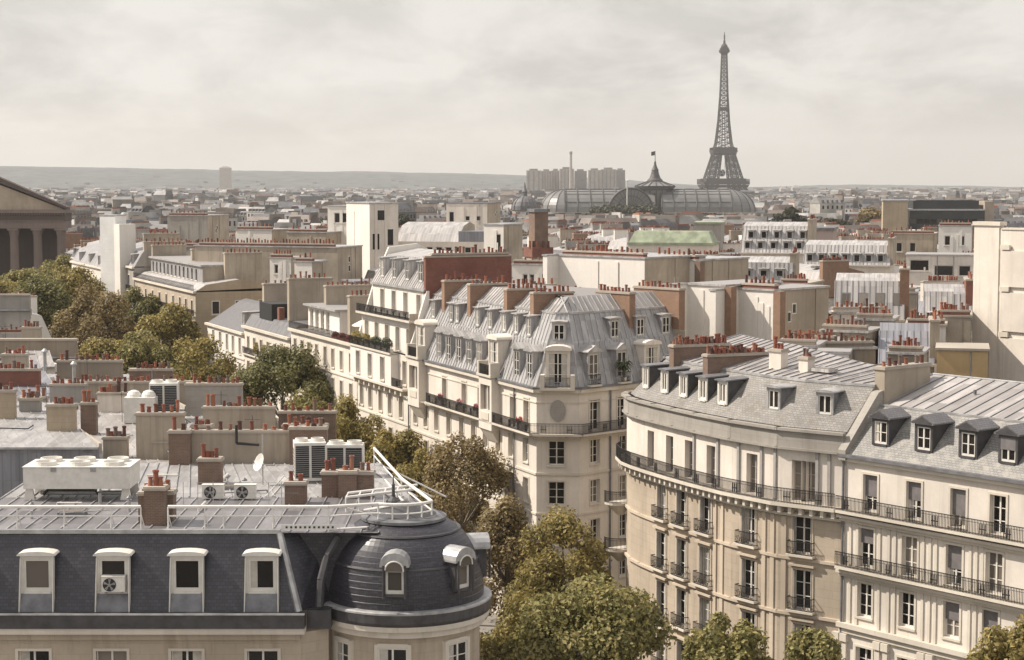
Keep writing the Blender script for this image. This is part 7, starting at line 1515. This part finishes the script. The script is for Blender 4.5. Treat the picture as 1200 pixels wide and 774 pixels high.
def woods(name, label, spots, mat, s):
    b = MB(); i_ = b.idx(mat); rn = random.Random(9)
    for x, y, r, zt, n in spots:
        for k in range(n):
            v = Vector((rn.gauss(0, 1), rn.gauss(0, 1), rn.gauss(.2, .8))).normalized() * rn.uniform(.6, 1.0); zc = max(4, zt - r * .8); p = Vector((x + v.x * r, y + v.y * r, zc + v.z * r * .8)); a = Vector((rn.gauss(0, 1), rn.gauss(0, 1), rn.gauss(0, 1))).normalized(); e = a.cross(v).normalized(); a = e.cross(v + a * .4).normalized(); kk = s * rn.uniform(.7, 1.4) * (y / 1400) ** .5; m = len(b.v)
            b.v.extend([tuple(p - a * kk), tuple(p - e * kk * .7), tuple(p + a * kk), tuple(p + e * kk * .7)]); b.f.append((m, m + 1, m + 2, m + 3)); b.mi.append(i_)
    o = b.build(name); tag(o, label, 'trees', None, 'stuff')
sp = []
for px in range(690, 850, 5): Y = 1340 + (px * 37) % 60; sp.append(((px - 600) / F * Y, Y, 6, 22 + (px * 13) % 5, 330))
for px in range(700, 768, 5): Y = 1345 + (px * 17) % 30; sp.append(((px - 600) / F * Y, Y, 7, 27 + (px * 7) % 3, 330))
woods('park_trees', 'dark belt of trees before the glass hall', sp, 'leaf_far', 1.1)
rn = random.Random(3); sp = []
for px0, px1, y0, y1, n in ((80, 420, 900, 2600, 60), (430, 620, 800, 2200, 34), (870, 1200, 800, 2400, 50), (0, 1200, 2500, 6500, 170)):
    for i in range(n): Y = rn.uniform(y0, y1); sp.append(((rn.uniform(px0, px1) - 600) / F * Y, Y, rn.uniform(7, 14), rn.uniform(21, 27), 160))
woods('distant_trees', 'dark tufts of trees scattered among the far roofs', sp, 'leaf_far', 1.5)
for px, Y, zt, rx, lab in ((927, 760, 34, 9.5, 'round dark green tree right of the glass hall'), (978, 800, 30, 11, 'broad dark tree mass above the bluish roofs at right'), (1022, 900, 33, 9, 'brownish tree by the tan block'), (470, 780, 31, 7, 'dark tree behind the tall white block')): tree(lab, px, Y, zt, rx, 8, 'leaf_far' if px != 1022 else 'leaf_brown', 2600, 1.0, int(px), 'single trees far among the roofs', 'tree')
hb = MB(); ridge = [(-300, 193), (-100, 194), (0, 194.6), (60, 195.5), (130, 196.5), (240, 199), (330, 201), (450, 201.5), (560, 204), (620, 205.5), (700, 209), (760, 213), (840, 219), (880, 219.5), (940, 217.8), (1000, 216.3), (1060, 217), (1120, 218), (1200, 219.5), (1320, 220), (1500, 219)]
def ry(px):
    for (a, u), (c, v) in zip(ridge, ridge[1:]):
        if px <= c: return u + (v - u) * (px - a) / (c - a)
    return ridge[-1][1]
from mathutils import noise as mnoise
rows = []
for j, (Y, f) in enumerate(((6600, 0), (7000, .3), (7400, .62), (7800, .88), (8200, 1), (9500, .7))):
    r = []
    for i in range(0, 181):
        px = -300 + i * 10; p = at(px, ry(px), 8200); zt = p.z * f + mnoise.noise(Vector((px * .02, j * 1.7, 0))) * 9 * (f > 0) * (1.4 - f) + mnoise.noise(Vector((px * .11, j * 2.7, 3))) * 2.2 * f; r.append(Vector(((px - 600) / F * Y, Y, max(0, zt) - (3 if f == 0 else 0))))
    rows.append(r)
for a, c in zip(rows, rows[1:]):
    for i in range(180): hb.face([a[i], a[i + 1], c[i + 1], c[i]], 'hill')
structure('hills', hb, True)
# little pale houses on the hillside
b = MB()
for i in range(170):
    Y = rn.uniform(6650, 7500); px = rn.uniform(-20, 1220); zz = at(px, ry(px), 8200).z * min(1, (Y - 6600) / 1300) * rn.uniform(.7, .95); x = (px - 600) / F * Y; b.cbox(Vector((x, Y, max(0, zz) - 2)), rn.uniform(10, 26), 12, rn.uniform(6, 12), rn.choice(DM[:3]))
o = b.build('hillside_houses'); tag(o, 'tiny pale houses speckling the far wooded hills', 'houses', None, 'stuff')
# the summer air over the city
hm = bpy.data.materials.new('pale haze'); hm.use_nodes = True; t = hm.node_tree; t.nodes.clear(); ho = nn(t, 'ShaderNodeOutputMaterial'); hv = nn(t, 'ShaderNodeVolumePrincipled'); hv.inputs['Color'].default_value = (.91, .91, .91, 1); hv.inputs['Density'].default_value = HAZE; hv.inputs['Anisotropy'].default_value = 0.0; lk(t, hv.outputs[0], ho.inputs['Volume'])
M['haze'] = hm; b = MB(); b.hexa([(-9200, -2700, -20), (9200, -2700, -20), (9200, 11700, -20), (-9200, 11700, -20)], [(-9200, -2700, 345), (9200, -2700, 345), (9200, 11700, 345), (-9200, 11700, 345)], 'haze')
o = b.build('haze'); o['kind'] = 'stuff'
